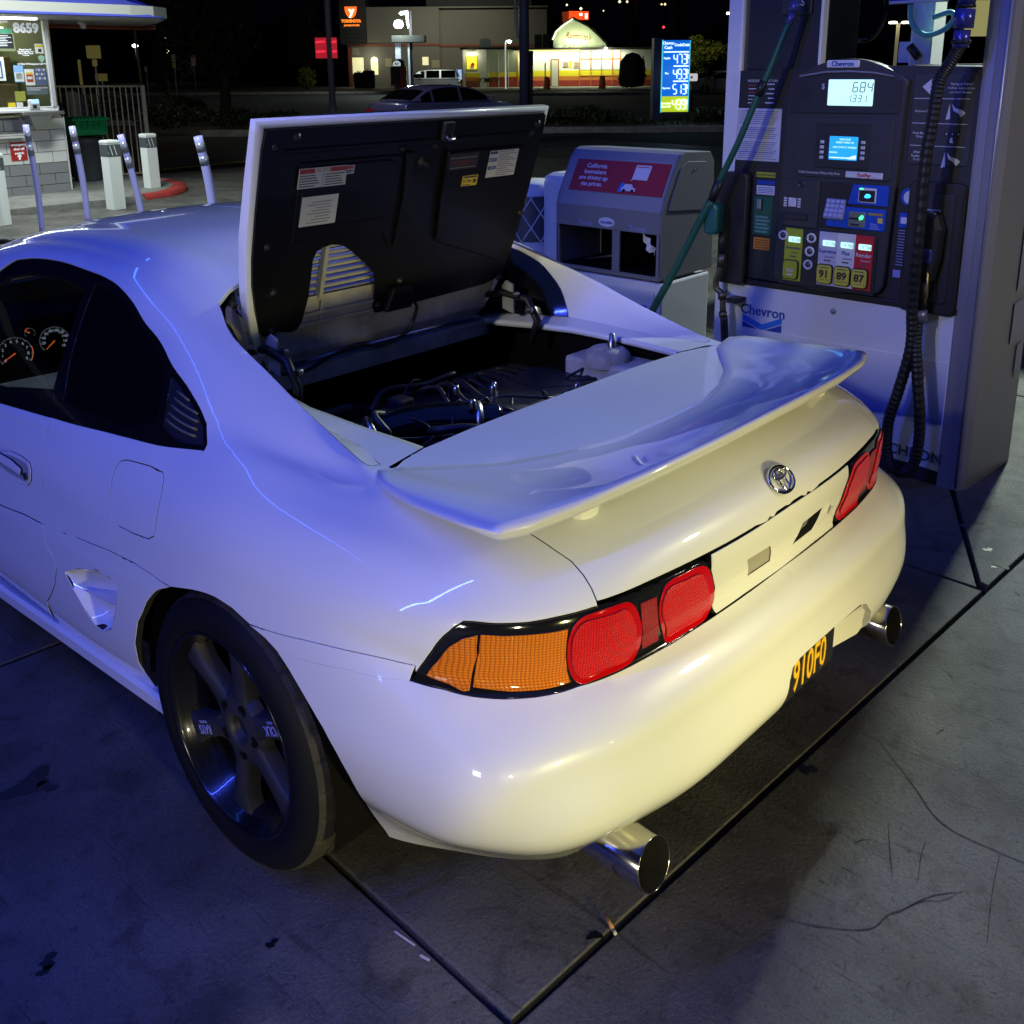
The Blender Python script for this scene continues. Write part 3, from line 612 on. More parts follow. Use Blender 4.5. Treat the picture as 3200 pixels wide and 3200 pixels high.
M_amber = prism_lens('amber_prism_lens', (0.85, 0.22, 0.004), (0.45, 0.10, 0.002))
M_paper = mat('paper_label', (0.62, 0.62, 0.60), 0.5)
M_ink = mat('label_ink', (0.08, 0.08, 0.09), 0.5)
M_lred = mat('label_red', (0.45, 0.05, 0.04), 0.5)
M_lyel = mat('label_yellow', (0.75, 0.55, 0.03), 0.5)
M_lblue = mat('label_blue', (0.05, 0.12, 0.28), 0.5)
M_gold = mat('plate_yellow', (0.85, 0.48, 0.02), 0.4)

car = empty('car', (0, 1.6, 0), 0, 'white sports coupe with its engine cover raised and rear spoiler, stopped beside the fuel pump', 'car')
car.location = (0, 0, 0)
D = lambda pts, lim=None: [tuple(q) for q in BS.inv(pts, lim)]
FEAT = {
 'arch': [(0.852,1.004,0.610), (0.853,0.922,0.634), (0.852,0.824,0.652), (0.852,0.763,0.650), (0.852,0.707,0.638), (0.851,0.659,0.627), (0.851,0.621,0.613), (0.850,0.587,0.589), (0.851,0.553,0.561), (0.851,0.523,0.536), (0.850,0.495,0.511), (0.845,0.468,0.471), (0.832,0.450,0.423), (0.794,0.454,0.337), (0.734,0.488,0.230)],
 'arch_front': [(0.827,1.197,0.287), (0.839,1.220,0.328), (0.847,1.211,0.387), (0.851,1.176,0.458), (0.852,1.121,0.528), (0.852,1.064,0.578), (0.852,1.004,0.610)],
 'door_seam': [(0.798,1.620,0.831), (0.818,1.633,0.774), (0.838,1.629,0.681), (0.842,1.645,0.613), (0.846,1.640,0.550), (0.849,1.639,0.519), (0.849,1.637,0.498), (0.849,1.605,0.479), (0.849,1.595,0.446), (0.847,1.621,0.394), (0.842,1.703,0.311)],
 'crease': [(0.846,1.637,0.554), (0.846,1.462,0.575), (0.847,1.293,0.597), (0.848,1.168,0.608), (0.849,1.090,0.609), (0.852,1.014,0.609)],
 'crease_door': [(0.846,1.922,0.522), (0.846,1.765,0.542), (0.846,1.639,0.553)],
 'up_seam': [(0.852,0.710,0.636), (0.850,0.658,0.645), (0.844,0.552,0.665), (0.829,0.445,0.681), (0.806,0.367,0.686), (0.795,0.339,0.685), (0.784,0.312,0.685)],
 'lo_seam': [(0.851,0.621,0.613), (0.848,0.550,0.626), (0.837,0.438,0.649), (0.818,0.355,0.657), (0.808,0.335,0.661), (0.798,0.313,0.662)],
 'fuel': [(0.806,1.231,0.824), (0.802,1.137,0.834), (0.802,1.080,0.834), (0.808,1.067,0.824), (0.824,1.057,0.791), (0.832,1.057,0.768), (0.841,1.061,0.725), (0.844,1.067,0.704), (0.845,1.091,0.689), (0.844,1.160,0.679), (0.843,1.236,0.674), (0.841,1.266,0.687), (0.837,1.274,0.715), (0.835,1.276,0.723), (0.827,1.276,0.761), (0.815,1.270,0.799), (0.809,1.257,0.815)],
 'intake': [(0.849,1.547,0.451), (0.849,1.466,0.488), (0.850,1.357,0.524), (0.850,1.292,0.527), (0.850,1.257,0.521), (0.850,1.273,0.476), (0.849,1.298,0.420), (0.847,1.327,0.380), (0.845,1.375,0.354), (0.845,1.419,0.354), (0.848,1.491,0.405)],
 'handle': [(0.835,1.896,0.682), (0.833,1.817,0.700), (0.833,1.751,0.704), (0.835,1.705,0.700), (0.837,1.692,0.684), (0.839,1.698,0.654), (0.840,1.721,0.636), (0.840,1.777,0.630), (0.840,1.842,0.635), (0.839,1.899,0.643)],
 'win_top': [(0.635,2.250,1.104), (0.616,2.181,1.136), (0.606,2.071,1.153), (0.602,1.918,1.162), (0.607,1.768,1.160), (0.613,1.642,1.156), (0.622,1.549,1.144), (0.638,1.451,1.117), (0.657,1.352,1.077), (0.683,1.229,1.033), (0.702,1.127,0.995), (0.715,1.057,0.962), (0.726,1.016,0.938)],
 'win_bot': [(0.749,0.981,0.906), (0.758,0.979,0.896), (0.769,1.063,0.884), (0.786,1.295,0.860), (0.798,1.620,0.831), (0.803,1.932,0.802)],
 'pillar_bar': [(0.616,1.685,1.152), (0.637,1.681,1.121), (0.661,1.685,1.078), (0.698,1.681,1.007), (0.741,1.660,0.934), (0.771,1.629,0.881), (0.789,1.611,0.850)],
 'vent_front': [(0.688,1.220,1.026), (0.715,1.194,0.984), (0.743,1.173,0.937), (0.765,1.153,0.895)],
 'lampbot': [(0.797,0.313,0.663), (0.772,0.256,0.657), (0.748,0.210,0.652), (0.717,0.171,0.649), (0.678,0.135,0.649), (0.637,0.109,0.650), (0.610,0.097,0.652), (0.564,0.081,0.651), (0.477,0.064,0.651), (0.391,0.054,0.650), (0.295,0.047,0.651)],
 'lamptop': [(0.786,0.309,0.675), (0.778,0.296,0.697), (0.775,0.279,0.724), (0.764,0.261,0.754), (0.754,0.246,0.772), (0.744,0.234,0.783), (0.735,0.219,0.784), (0.715,0.189,0.783), (0.679,0.151,0.784), (0.638,0.121,0.788), (0.572,0.090,0.791), (0.475,0.066,0.793), (0.400,0.054,0.792), (0.311,0.043,0.790), (0.290,0.039,0.763), (0.267,0.042,0.716), (0.256,0.052,0.665)],
 'amber_side': [(0.778,0.289,0.674), (0.769,0.271,0.704), (0.761,0.251,0.735), (0.748,0.230,0.754), (0.736,0.210,0.762), (0.737,0.212,0.724), (0.739,0.222,0.688), (0.747,0.221,0.660), (0.753,0.228,0.658), (0.762,0.252,0.667)],
 'amber': [(0.732,0.205,0.764), (0.709,0.177,0.762), (0.682,0.149,0.763), (0.648,0.121,0.764), (0.628,0.108,0.765), (0.629,0.110,0.746), (0.630,0.111,0.716), (0.625,0.112,0.683), (0.621,0.108,0.663), (0.638,0.117,0.661), (0.667,0.136,0.659), (0.701,0.168,0.659), (0.726,0.198,0.663), (0.740,0.217,0.665), (0.735,0.216,0.692), (0.733,0.208,0.732)],
 'red1': [(0.606,0.099,0.778), (0.579,0.089,0.782), (0.545,0.077,0.783), (0.514,0.069,0.781), (0.499,0.064,0.766), (0.485,0.063,0.737), (0.479,0.064,0.711), (0.475,0.070,0.679), (0.491,0.071,0.659), (0.518,0.073,0.655), (0.553,0.081,0.655), (0.585,0.090,0.655), (0.605,0.098,0.656), (0.616,0.107,0.673), (0.625,0.109,0.703), (0.626,0.109,0.730), (0.622,0.105,0.759)],
 'refl': [(0.486,0.062,0.769), (0.448,0.056,0.768), (0.439,0.058,0.723), (0.423,0.066,0.669), (0.465,0.070,0.669), (0.478,0.063,0.723)],
 'red2': [(0.415,0.054,0.783), (0.375,0.049,0.785), (0.320,0.042,0.782), (0.295,0.040,0.757), (0.277,0.043,0.719), (0.263,0.051,0.681), (0.281,0.052,0.659), (0.303,0.051,0.655), (0.357,0.055,0.655), (0.400,0.059,0.655), (0.410,0.064,0.676), (0.431,0.057,0.716), (0.437,0.056,0.746), (0.430,0.054,0.771)],
 'trunk_seam': [(0.576,0.275,0.885), (0.573,0.225,0.874), (0.570,0.183,0.862), (0.564,0.151,0.849), (0.564,0.125,0.832), (0.566,0.106,0.815), (0.569,0.092,0.797), (0.571,0.088,0.789)],
 'hole1': [(0.163,0.036,0.735), (0.069,0.036,0.730), (0.046,0.046,0.683), (0.139,0.046,0.686)]}
def fd(k, rev=False):
    q = D(FEAT[k], (0, 2.9, 0, 1.39)); return q[::-1] if rev else q
arch = fd('arch'); archf = fd('arch_front'); dseam = fd('door_seam'); crease = fd('crease'); upS = fd('up_seam'); loS = fd('lo_seam')
lampB = fd('lampbot'); lampT = fd('lamptop'); tseam = fd('trunk_seam'); wtop = fd('win_top'); wbot = fd('win_bot')
i_up = 4   # arch point next to the upper seam, next one to the lower seam
# rear bumper
ARC_Z = [(0.851, 0.621, 0.613)]
notchR = D([(0.12, -0.035, 0.496), (0.24, -0.033, 0.490), (0.275, -0.03, 0.478), (0.305, -0.022, 0.445), (0.335, -0.008, 0.385)]) + [(0.33, 0.0)]
notchL = D([(0.05, -0.035, 0.496), (0.085, -0.036, 0.490), (0.102, -0.04, 0.470), (0.120, -0.036, 0.43), (0.135, -0.014, 0.39)]) + [(0.16, 0.0)]
def rbp(notch): return [(0, D([(0, -0.036, 0.497)])[0][1])] + notch + [(0.45, 0), (0.545, 0), (0.60, 0.026), (0.71, 0.030), (0.81, 0.030), (0.96, 0.030), (1.12, 0.028)] + arch[i_up + 2:-1][::-1] + loS + lampB[1:] + [(0.0, 0.384)]
for sd in (None, 'right'): pass
bumper = panel('rear_bumper', BS, rbp(notchL), m=M_paint, parent=car, mirror=None, step=0.022, gap=0.0004, flange=0.018)
_b2 = panel('rear_bumper_right', BS, rbp(notchR), m=M_paint, parent=car, mirror='right', step=0.022, gap=0.0004, flange=0.018)
_bm = bmesh.new(); _no = []
for _o in (bumper, _b2):
    _no += [tuple(v.vector) for v in _o.data.vertex_normals] if False else [None] * len(_o.data.vertices)
_V = []; _F = []; _N = []
for _o in (bumper, _b2):
    _of = len(_V); me_ = _o.data; nrm = [None] * len(me_.vertices)
    for lp_ in me_.loops: nrm[lp_.vertex_index] = tuple(me_.corner_normals[lp_.index].vector)
    _V += [tuple(v.co) for v in me_.vertices]; _N += [n_ or (0, 0, 1) for n_ in nrm]; _F += [tuple(_of + i for i in p.vertices) for p in me_.polygons]
_me = bpy.data.meshes.new('rear_bumper'); _me.from_pydata(_V, [], _F); _me.update(); _me.materials.append(M_paint)
for p in _me.polygons: p.use_smooth = True
_me.normals_split_custom_set_from_vertices(_N); bumper.data = _me; bpy.data.objects.remove(_b2)
for sd in (None, 'right'):
    panel('bumper_lip', BS, [(0.545, 0.0), (0.60, 0.026), (0.71, 0.030), (0.81, 0.030), (0.96, 0.030), (1.12, 0.028), (1.125, 0.0)], m=M_paint, parent=car, mirror=sd, step=0.02, gap=0.0018, flange=0.012)
for sd in (None, 'right'):
    st = upS + [loS[-1]] + loS[::-1][1:] + [arch[i_up + 1]]
    panel('bumper_side_trim', BS, st, m=M_paint, parent=car, mirror=sd, step=0.015, flange=0.012)
# body shell with quarter panels, pillars and roof
tailT = D([(0.580, 0.35, 0.895), (0.584, 0.45, 0.905), (0.588, 0.535, 0.912), (0.594, 0.575, 0.9135)])
crestline = [(s_, 0.868) for s_ in np.linspace(0.93, 1.90, 22)]
roofrear = [(1.93, 0.90), (1.985, 1.03), (2.03, 1.21), (2.05, 1.39)]
winhead = [(3.12, 1.39), (3.10, 1.2), (3.07, 1.0), (3.07, 0.90)]
apil = [(3.3, 0.885), (3.5, 0.885), (3.70, 0.90), (3.76, 1.03), (3.79, 1.39)]
S_of = lambda y: float(np.interp(y, [.86, .97, 1.06, 1.16, 1.27, 1.5, 1.8, 2.2, 2.5, 2.8, 3.15, 3.6], [1.50, 1.61, 1.70, 1.80, 1.91, 2.14, 2.44, 2.84, 3.14, 3.44, 3.79, 4.24]))
def circ(yc, r, a0, a1, n=12, zc=0.31):
    return [(0.85, yc + r * math.cos(math.radians(a0 + (a1 - a0) * i / n)), zc + r * math.sin(math.radians(a0 + (a1 - a0) * i / n))) for i in range(n + 1)]
farch = D(circ(3.26, 0.335, -20, 205, 18), (3.2, 4.5, 0, 0.6)); farch = [q for q in farch]
wfront = D([(0.70, 2.38, 1.02), (0.74, 2.52, 0.93), (0.775, 2.64, 0.84), (0.79, 2.70, 0.775)])
wsill = D([(0.802, 2.5, 0.755), (0.806, 2.2, 0.777)])
dfront = D([(0.80, 2.74, 0.74), (0.835, 2.75, 0.62), (0.842, 2.74, 0.50), (0.842, 2.72, 0.36), (0.83, 2.70, 0.26)])
wtop_n = [tuple(q[:2]) for q in catmull([(p[0], p[1], 0) for p in wtop[1:]], 4)]
win = wtop_n + wbot[:-1] + wsill[::-1] + wfront[::-1]
sh = ([(2.05, 1.39)] + winhead + apil + [(5.25, 1.39), (5.25, 0.02)] + [(4.5, 0.02)] + farch[::-1][::-1] + [(S_of(2.78), 0.02)] + dfront[::-1]
      + wfront[::-1] + wtop_n + wbot[:5] + dseam[:6] + crease[1:] + arch[:i_up + 1] + upS[1:] + lampT[:11] + tseam[::-1] + tailT + crestline + roofrear[:-1])
fh = fd('fuel')
# the front arch has to run from the front side back to the rear side
fa = [q for q in farch]
if fa[0][0] < fa[-1][0]: fa = fa[::-1]
sh = ([(2.05, 1.39)] + winhead + apil + [(5.25, 1.39), (5.25, 0.02), (fa[0][0] + 0.02, 0.02)] + fa + [(fa[-1][0] - 0.02, 0.02), (S_of(2.76), 0.02)] + dfront[::-1]
      + wfront[::-1] + wtop_n + wbot[:5] + dseam[:6] + crease[1:] + arch[:i_up + 1] + upS[1:] + lampT[:11] + tseam[::-1] + tailT + crestline + roofrear[:-1])
shell = panel('body_shell', BS, sh, holes=[fh], m=M_paint, parent=car, mirror='both', step=0.03, flange=0.012)
for sd in (None, 'right'):
    panel('fuel_door', BS, fh, m=M_paint, parent=car, mirror=sd, step=0.02, gap=0.0026, flange=0.01) if sd is None else None
# trunk lid
tl = [(0, 0.532)] + D([(0.15, 0.036, 0.7960), (0.30, 0.045, 0.7970), (0.45, 0.062, 0.798), (0.568, 0.090, 0.797)]) + tseam[::-1][1:] + tailT + D([(0.545, 0.597, 0.912), (0.475, 0.6155, 0.911)]) + [(0.55, 0.868), (0.45, 0.868), (0.25, 0.868), (0, 0.868)]
trunk = panel('trunk_lid', BS, tl, m=M_paint, parent=car, mirror='both', step=0.025, gap=0.0028, flange=0.015)
# panel between the lamps
inl = lampT[13:]
rp = [(0, 0.5275)] + D([(0.15, 0.034, 0.7920), (0.288, 0.04, 0.7925)]) + [inl[1], inl[2], inl[3]] + D([(0.250, 0.048, 0.6535), (0.15, 0.046, 0.6535)]) + [(0, 0.3862)]
h1 = fd('hole1')
finisher = panel('rear_finisher', BS, rp, holes=[h1], m=M_paint, parent=car, mirror='both', step=0.02, gap=0.0004, flange=0.012)
M_taupe = mat('taupe_sticker', (0.30, 0.28, 0.24), 0.4)
panel('badge_recess', BS, h1, m=M_taupe, parent=car, offset=-0.003, flange=0, step=0.02)
panel('badge_recess', BS, h1, m=M_gloss, parent=car, offset=-0.010, flange=0, mirror='right', step=0.02)
MB().prism(ellipse(.008, .012, 14), .004, frame_of((.205, .0335, .712), (1, 0.03, 0), (0, 0, 1))).build('lock_cover', M_paint, car)
# lamps
lampoly = lampB + lampT[::-1]
def sub(fn, sd, name, parent, **k):
    return panel(name, BS, fn, mirror=sd, parent=parent, **k)
def shrink(poly, d):
    P = np.array(poly); c = P.mean(0); return [tuple(c + (p - c) * (1 - d / max(np.linalg.norm(p - c), 1e-6))) for p in P]
sm = lambda P: [tuple(q[:2]) for q in catmull([(p[0], p[1], 0) for p in P], 3, closed=True)]
for sd in (None, 'right'):
    hs = panel('tail_lamp', BS, lampoly, m=M_lblack, parent=car, mirror=sd, offset=-0.001, gap=0.003, flange=0.02, step=0.02)
    sub(fd('amber_side'), sd, 'amber_lens', hs, m=M_amber, offset=0.003, gap=0.0, flange=0.006, step=0.02)
    sub(fd('amber'), sd, 'amber_lens', hs, m=M_amber, offset=0.003, gap=0.0, flange=0.006, step=0.02)
    r1, r2 = sm(fd('red1')), sm(fd('red2'))
    sub(r1, sd, 'red_lens_rim', hs, m=M_redrim, offset=0.003, gap=0, flange=0.006, step=0.02)
    sub(r2, sd, 'red_lens_rim', hs, m=M_redrim, offset=0.003, gap=0, flange=0.006, step=0.02)
    sub([(x + 0.006, y + .0015) for x, y in shrink(r1, 0.013)], sd, 'red_lens', hs, m=M_red, offset=0.006, gap=0, flange=0.004, step=0.02)
    sub([(x + 0.006, y + .0015) for x, y in shrink(r2, 0.013)], sd, 'red_lens', hs, m=M_red, offset=0.006, gap=0, flange=0.004, step=0.02)
    sub(fd('refl'), sd, 'side_reflector', hs, m=M_reddk, offset=0.003, gap=0, flange=0.004, step=0.02)
# doors and claddings
cz = fd('crease_door')[::-1]
dcrease = cz + D([(0.844, 2.3, 0.51), (0.843, 2.74, 0.50)])
archfront_rev = archf[::-1]
for sd in (None, 'right'):
    du = dseam[:5] + dcrease[1:] + dfront[:2][::-1] + [wfront[-1]] + wsill[::1] + [wbot[5], wbot[4]]
    door = panel('door', BS, du, m=M_paint, parent=car, mirror=sd, step=0.03, gap=0.0026, flange=0.012, holes=[])
    dl = dseam[4:] + D([(0.83, 1.73, 0.24)]) + D([(0.83, 2.70, 0.24)]) + dfront[2:5][::-1] + dcrease[::-1][:-1]
    panel('door_cladding', BS, dl, m=M_paint, parent=car, mirror=sd, step=0.03, gap=0.0026, flange=0.012)
    it = fd('intake')
    cl = crease[:-1] + [arch[0]] + archfront_rev[1:] + D([(0.81, 1.19, 0.235)]) + D([(0.83, 1.70, 0.235)]) + dseam[5:][::-1]
    cladding = panel('side_cladding', BS, cl, holes=[it], m=M_paint, parent=car, mirror=sd, step=0.02, gap=0.0024, flange=0.018)
    # scooped bowl of the air intake: shallow at the front lip, deep at the rear where the duct opens, with a vane across it
    it2 = [tuple(q[:2]) for q in catmull([(p[0], p[1], 0) for p in it], 4, closed=True)]
    P3 = BS.ev([q[0] for q in it2], [q[1] for q in it2]) * [(-1 if sd is None else 1), 1, 1]
    sgn = 1 if sd is None else -1; ymx, ymn = P3[:, 1].max(), P3[:, 1].min(); cen = P3.mean(0); k = len(P3)
    cc = np.array([cen[0], ymn + .10, cen[2] + .01])
    def bowl(i, j):
        p = P3[i % k]; t = (0, .03, .10, .22, .40, .62, .82, 1.0)[j]; q = p + (cc - p) * t; d = (ymx - q[1]) / (ymx - ymn)
        q = q.copy(); q[0] += sgn * (.004 * (j > 0) + .075 * (max(0, min(1, d)) ** .8) * min(1, t / .22) ** .7); return tuple(q)
    scoop = MB().grid(bowl, k + 1, 8).build('intake_scoop', M_paint, car)
    zc_ = cen[2] + .012
    MB().grid(lambda i, j: (sgn * -(.842 - .030 * (i / 8) ** 1.2 * 0 - (.0, .012, .06)[j]) , ymx - .07 - (ymx - ymn - .08) * i / 8, zc_ - .035 + .028 * i / 8 * .5 + (.004, -.002, .0)[j] + .014 * (i / 8)), 9, 3).build('intake_vane', M_paint, scoop)
    MB().prism([(ymn + .012, zc_ + .035), (ymn + .075, zc_ + .062), (ymn + .05, zc_ + .078), (ymn + .012, zc_ + .060)], .004, frame_of((-sgn * .800, 0, 0), (0, 1, 0), (0, 0, 1))).build('intake_duct', M_dark, scoop)
# door handle: a flush paddle in its recess
hd = fd('handle')
hp3 = BS.ev([q[0] for q in hd], [q[1] for q in hd]) * [-1, 1, 1]
panel('handle_bezel', BS, hd, m=M_paint, parent=door if False else car, offset=0.004, gap=0, flange=0.006, step=0.02)
hr = [(x, y) for x, y in shrink(hd, 0.012)]
panel('handle_recess', BS, hr, m=mat('handle_recess_grey', (0.30, 0.30, 0.31), 0.4), parent=car, offset=0.0048, gap=0, flange=0.0, step=0.02)
hb = D([(0.835, 1.90, 0.682), (0.835, 1.80, 0.684), (0.836, 1.738, 0.676), (0.838, 1.742, 0.660), (0.839, 1.80, 0.662), (0.839, 1.90, 0.664)])
panel('door_handle', BS, hb, m=M_paint, parent=car, offset=0.012, gap=0, flange=0.008, step=0.02)
MB().prism(ellipse(.010, .010, 16), .003, frame_of((-0.8455, 1.716, 0.663), (0, -1, 0), (0, 0, 1))).build('key_lock', M_gloss, car)
# window trim and glass
M_slat = mat('slat_glint_tan', (.16, .14, .09), .35)  # tan colour paints yellowish glints on the black slats
bar = fd('pillar_bar'); vf = fd('vent_front')
wb = wbot
def rng(a, b, n): return [tuple(np.array(a) + (np.array(b) - np.array(a)) * i / n) for i in range(1, n)]
inw = shrink(win, 0.0)
off = lambda poly, d: offset_poly(poly, d)
def offset_poly(poly, d):
    P = np.array(poly); n = len(P); A = sum(P[i][0] * P[(i + 1) % n][1] - P[(i + 1) % n][0] * P[i][1] for i in range(n)); sg = 1 if A > 0 else -1
    out = []
    for i in range(n):
        a, b, c = P[i - 1], P[i], P[(i + 1) % n]; e1 = (b - a) / (np.linalg.norm(b - a) + 1e-9); e2 = (c - b) / (np.linalg.norm(c - b) + 1e-9)
        nn = np.array([-(e1 + e2)[1], (e1 + e2)[0]]) * sg; nn /= (np.linalg.norm(nn) + 1e-9)
        out.append(tuple(b + nn * d / max(0.35, float(np.sqrt((1 + e1 @ e2) / 2)))))
    return out
# split positions along the bar
it_b = int(np.argmin([abs(q[0] - bar[0][0]) for q in wtop_n]))
frontwin = [bar[0]] + [q for q in wtop_n[::-1] if q[0] > bar[0][0] + 0.01] + wfront + wsill + [q for q in wbot[::-1] if q[0] > bar[-1][0] + 0.01] + bar[::-1][:-1]
rearwin = bar + [q for q in wbot[::-1] if vf[-1][0] + 0.01 < q[0] < bar[-1][0] - 0.01] + vf[::-1] + [q for q in wtop_n[::-1] if vf[0][0] + 0.01 < q[0] < bar[0][0] - 0.01]
vent = vf + [q for q in wbot[::-1] if q[0] < vf[-1][0] - 0.01] + [q for q in wtop_n[::-1] if q[0] < vf[0][0] - 0.01]
fw_i = offset_poly(frontwin, 0.022); rw_i = offset_poly(rearwin, 0.012); vt_i = offset_poly(vent, 0.010)
for sd in (None, 'right'):
    trim = panel('window_trim', BS, win, holes=[fw_i, rw_i, vt_i], m=M_gloss, parent=car, mirror=sd, offset=-0.003, gap=-0.0005, flange=0.012, step=0.02)
    panel('door_glass', BS, fw_i, m=M_glass, parent=car, mirror=sd, offset=-0.010, gap=-0.001, flange=0, step=0.03)
    panel('quarter_glass', BS, rw_i, m=M_tint, parent=car, mirror=sd, offset=-0.005, gap=-0.001, flange=0, step=0.03)
    vb = panel('pillar_vent', BS, vt_i, m=M_blk, parent=car, mirror=sd, offset=-0.007, gap=-0.001, flange=0, step=0.02)
    if sd is None:
        for zz in (0.985, 0.965, 0.945, 0.925, 0.908):
            a = BS.inv([(0.72, 1.15, zz)])[0]; b = BS.inv([(0.735, 1.045 + (zz - 0.94) * .3, zz - 0.004)])[0]
            pts = BS.ev(np.linspace(a[0], b[0], 6), np.linspace(a[1], b[1], 6)); nn = BS.normal(np.linspace(a[0], b[0], 6), np.linspace(a[1], b[1], 6))
            if zz > 0.97: pts = pts[:4]; nn = nn[:4]
            MB().tube([(-(p - n_ * 0.005)[0], (p - n_ * 0.005)[1], (p - n_ * 0.005)[2]) for p, n_ in zip(pts, nn)], 0.0030, 6).build('vent_slat', M_slat, car)
    # rubber and chrome line of the belt
# windshield
ws = [(3.12, 1.39), (3.10, 1.2), (3.07, 1.0), (3.07, 0.90), (3.3, 0.885), (3.5, 0.885), (3.70, 0.90), (3.76, 1.03), (3.79, 1.39)]
panel('windshield', BS, ws, m=M_glass, parent=car, mirror='both', offset=-0.004, gap=0, flange=0, step=0.05)
# buttress inner walls, wrap-round rear window, deck strips
ys = np.linspace(0.93, 1.91, 21)
crest3 = BS.ev(ys, [0.868] * 21)
base_y = [0.60, 0.70, 0.80, 0.95, 1.05, 1.15, 1.27]; base_x = [0.600, 0.562, 0.553, 0.552, 0.536, 0.520, 0.500]; base_z = [0.914, 0.918, 0.920, 0.925, 0.930, 0.93, 0.93]
def base_at(y): return np.array([np.interp(y, base_y, base_x), y, np.interp(y, base_y, base_z)])
for sg in (-1, 1):
    Bp = [base_at(p[1]) for p in crest3]
    # wall bulges slightly inward
    def wall(i, j, sg=sg):
        a, b = crest3[i], Bp[i]; t = j / 6; p = a * (1 - t) + b * t; p = p + np.array([min(.010, .3 * max(0, a[2] - b[2])) * math.sin(PI * t), 0, 0])
        if j == 0: p = a
        return (sg * p[0], p[1], p[2])
    kk = [i for i in range(21) if crest3[i][1] < 1.28]
    MB().grid(lambda i, j: wall(i, j), len(kk), 7).build('buttress_wall', M_paint, car)
# rear window surface: from its curved edge on the buttress wall round to the centre line
C_e = [(.530, 1.050, .930), (.548, 1.075, .965), (.560, 1.105, 1.005), (.560, 1.145, 1.045), (.553, 1.185, 1.080), (.520, 1.240, 1.115)]
C_v = catmull(C_e, 6)
def rcurve(t):
    E = np.array(C_v[int(round(t * (len(C_v) - 1)))]); K = np.array((.44 - .02 * t, 1.245 + .075 * t, .93 + .225 * t)); K2 = np.array((.22, 1.325 + .075 * t, .93 + .255 * t)); Q = np.array((0, 1.345 + .085 * t, .93 + .265 * t))
    return catmull([E, K, K2, Q], 7)
RC = {}
def rwp(i, t, sg):
    k_ = round(t, 4)
    if k_ not in RC: RC[k_] = rcurve(t)
    p = RC[k_][i]; return (sg * p[0], p[1], p[2])
rw_b = rcurve(0)
nR = len(rw_b)
mbk = MB(); mgl = MB()
for sg in (-1, 1):
    mbk.grid(lambda i, j: rwp(i, j / 10, sg), 6, 11)
    mbk.grid(lambda i, j: rwp(5 + i, j / 40, sg), nR - 5, 5)
    mbk.grid(lambda i, j: rwp(5 + i, 0.9 + j / 20, sg), nR - 5, 3)
    mgl.grid(lambda i, j: rwp(5 + i, 0.1 + 0.8 * j / 8, sg), nR - 5, 9)
rwf = mbk.build('rear_window_surround', M_gloss, car); rwg = mgl.build('rear_window', glassy('rear_glass', col=(0.22, 0.25, 0.3)), car)
for k in range(7):
    t = 0.16 + k * 0.11
    MB().tube([Vector(rwp(i, t, sg)) + Vector((0, -0.002, 0)) for sg, rr in ((-1, range(6, nR)), (1, range(nR - 2, 5, -1))) for i in rr], 0.0008, 4).build('defroster_wire', M_blk, rwg)
# deck strips beside the opening (x outer edge to opening edge)
op_y = [0.617, 0.80, 0.99, 1.12, 1.245, 1.30]; op_x = [0.468, 0.478, 0.474, 0.447, 0.408, 0.39]
for sg in (-1, 1):
    def ds(i, j, sg=sg):
        y = 0.617 + (1.30 - 0.617) * i / 20; yo = y if i else 0.600
        b = base_at(y) if i else np.array([0.600, 0.600, 0.9135]); o_ = np.array([np.interp(y, op_y, op_x), y, 0.911 + 0.004 * math.sin(min(1, (y - .6) / .6) * PI)])
        if i == 0: o_ = np.array([0.468, 0.6195, 0.9105]); b = np.array([0.602, 0.585, 0.913])
        t = min(j, 6) / 6; p = b * (1 - t) + o_ * t
        if j == 7: p = o_ + np.array([0.0, 0, -0.014]); 
        if j == 8: p = o_ + np.array([0.012, 0, -0.014])
        return (sg * p[0], p[1], p[2])
    MB().grid(ds, 21, 9).build('deck_strip', M_paint, car)
# ----- spoiler
def sp_le(x):
    x = abs(x)
    y = np.interp(x, [0, .17, .30, .42, .50, .587, .64, .675, .70], [.350, .353, .388, .442, .500, .562, .560, .520, .40]); z = np.interp(x, [0, .45, .587, .64, .70], [.9085, .909, .9175, .930, .936]); return y, z
def sp_te(x):
    x = abs(x); return np.interp(x, [0, .2, .4, .55, .65, .70], [.095, .098, .114, .138, .168, .200]), np.interp(x, [0, .2, .4, .55, .65, .70], [.981, .979, .971, .961, .950, .944])
xs = np.concatenate([np.linspace(-0.70, -0.58, 9), np.linspace(-0.56, 0.56, 41), np.linspace(0.58, 0.70, 9)])
def sp_sec(x):
    yl, zl = sp_le(x); yt, zt = sp_te(x); e = min(1, max(0, (abs(x) - 0.56) / 0.09)); top, bot = [], []
    n = 12
    for i in range(n + 1):
        t = i / n; y = yl + (yt - yl) * t
        zc = zl + (zt - zl) * (t ** 1.7 * (1 - e) + t * e); zc += 0.006 * math.sin(PI * t) * (1 - e) * 0
        th = (0.003 + 0.024 * min(1, t * 2.0)) * (1 - e) + (0.018 + 0.010 * t) * e
        if abs(x) > 0.69: th *= 0.5; zc -= 0.006
        top.append((x, y, zc)); bot.append((x, y + (0.006 if i == n else 0), zc - th))
    # rounded trailing edge
    a, b = top[-1], bot[-1]; mid = (x, yt - 0.004, (a[2] + b[2]) / 2 + 0.002)
    c, d = top[0], bot[0]; lead = (x, yl + 0.007 * e + 0.001, (c[2] + d[2]) / 2)
    return top + [mid] + bot[::-1] + [lead]
secs = [sp_sec(float(x)) for x in xs]; kS = len(secs[0])
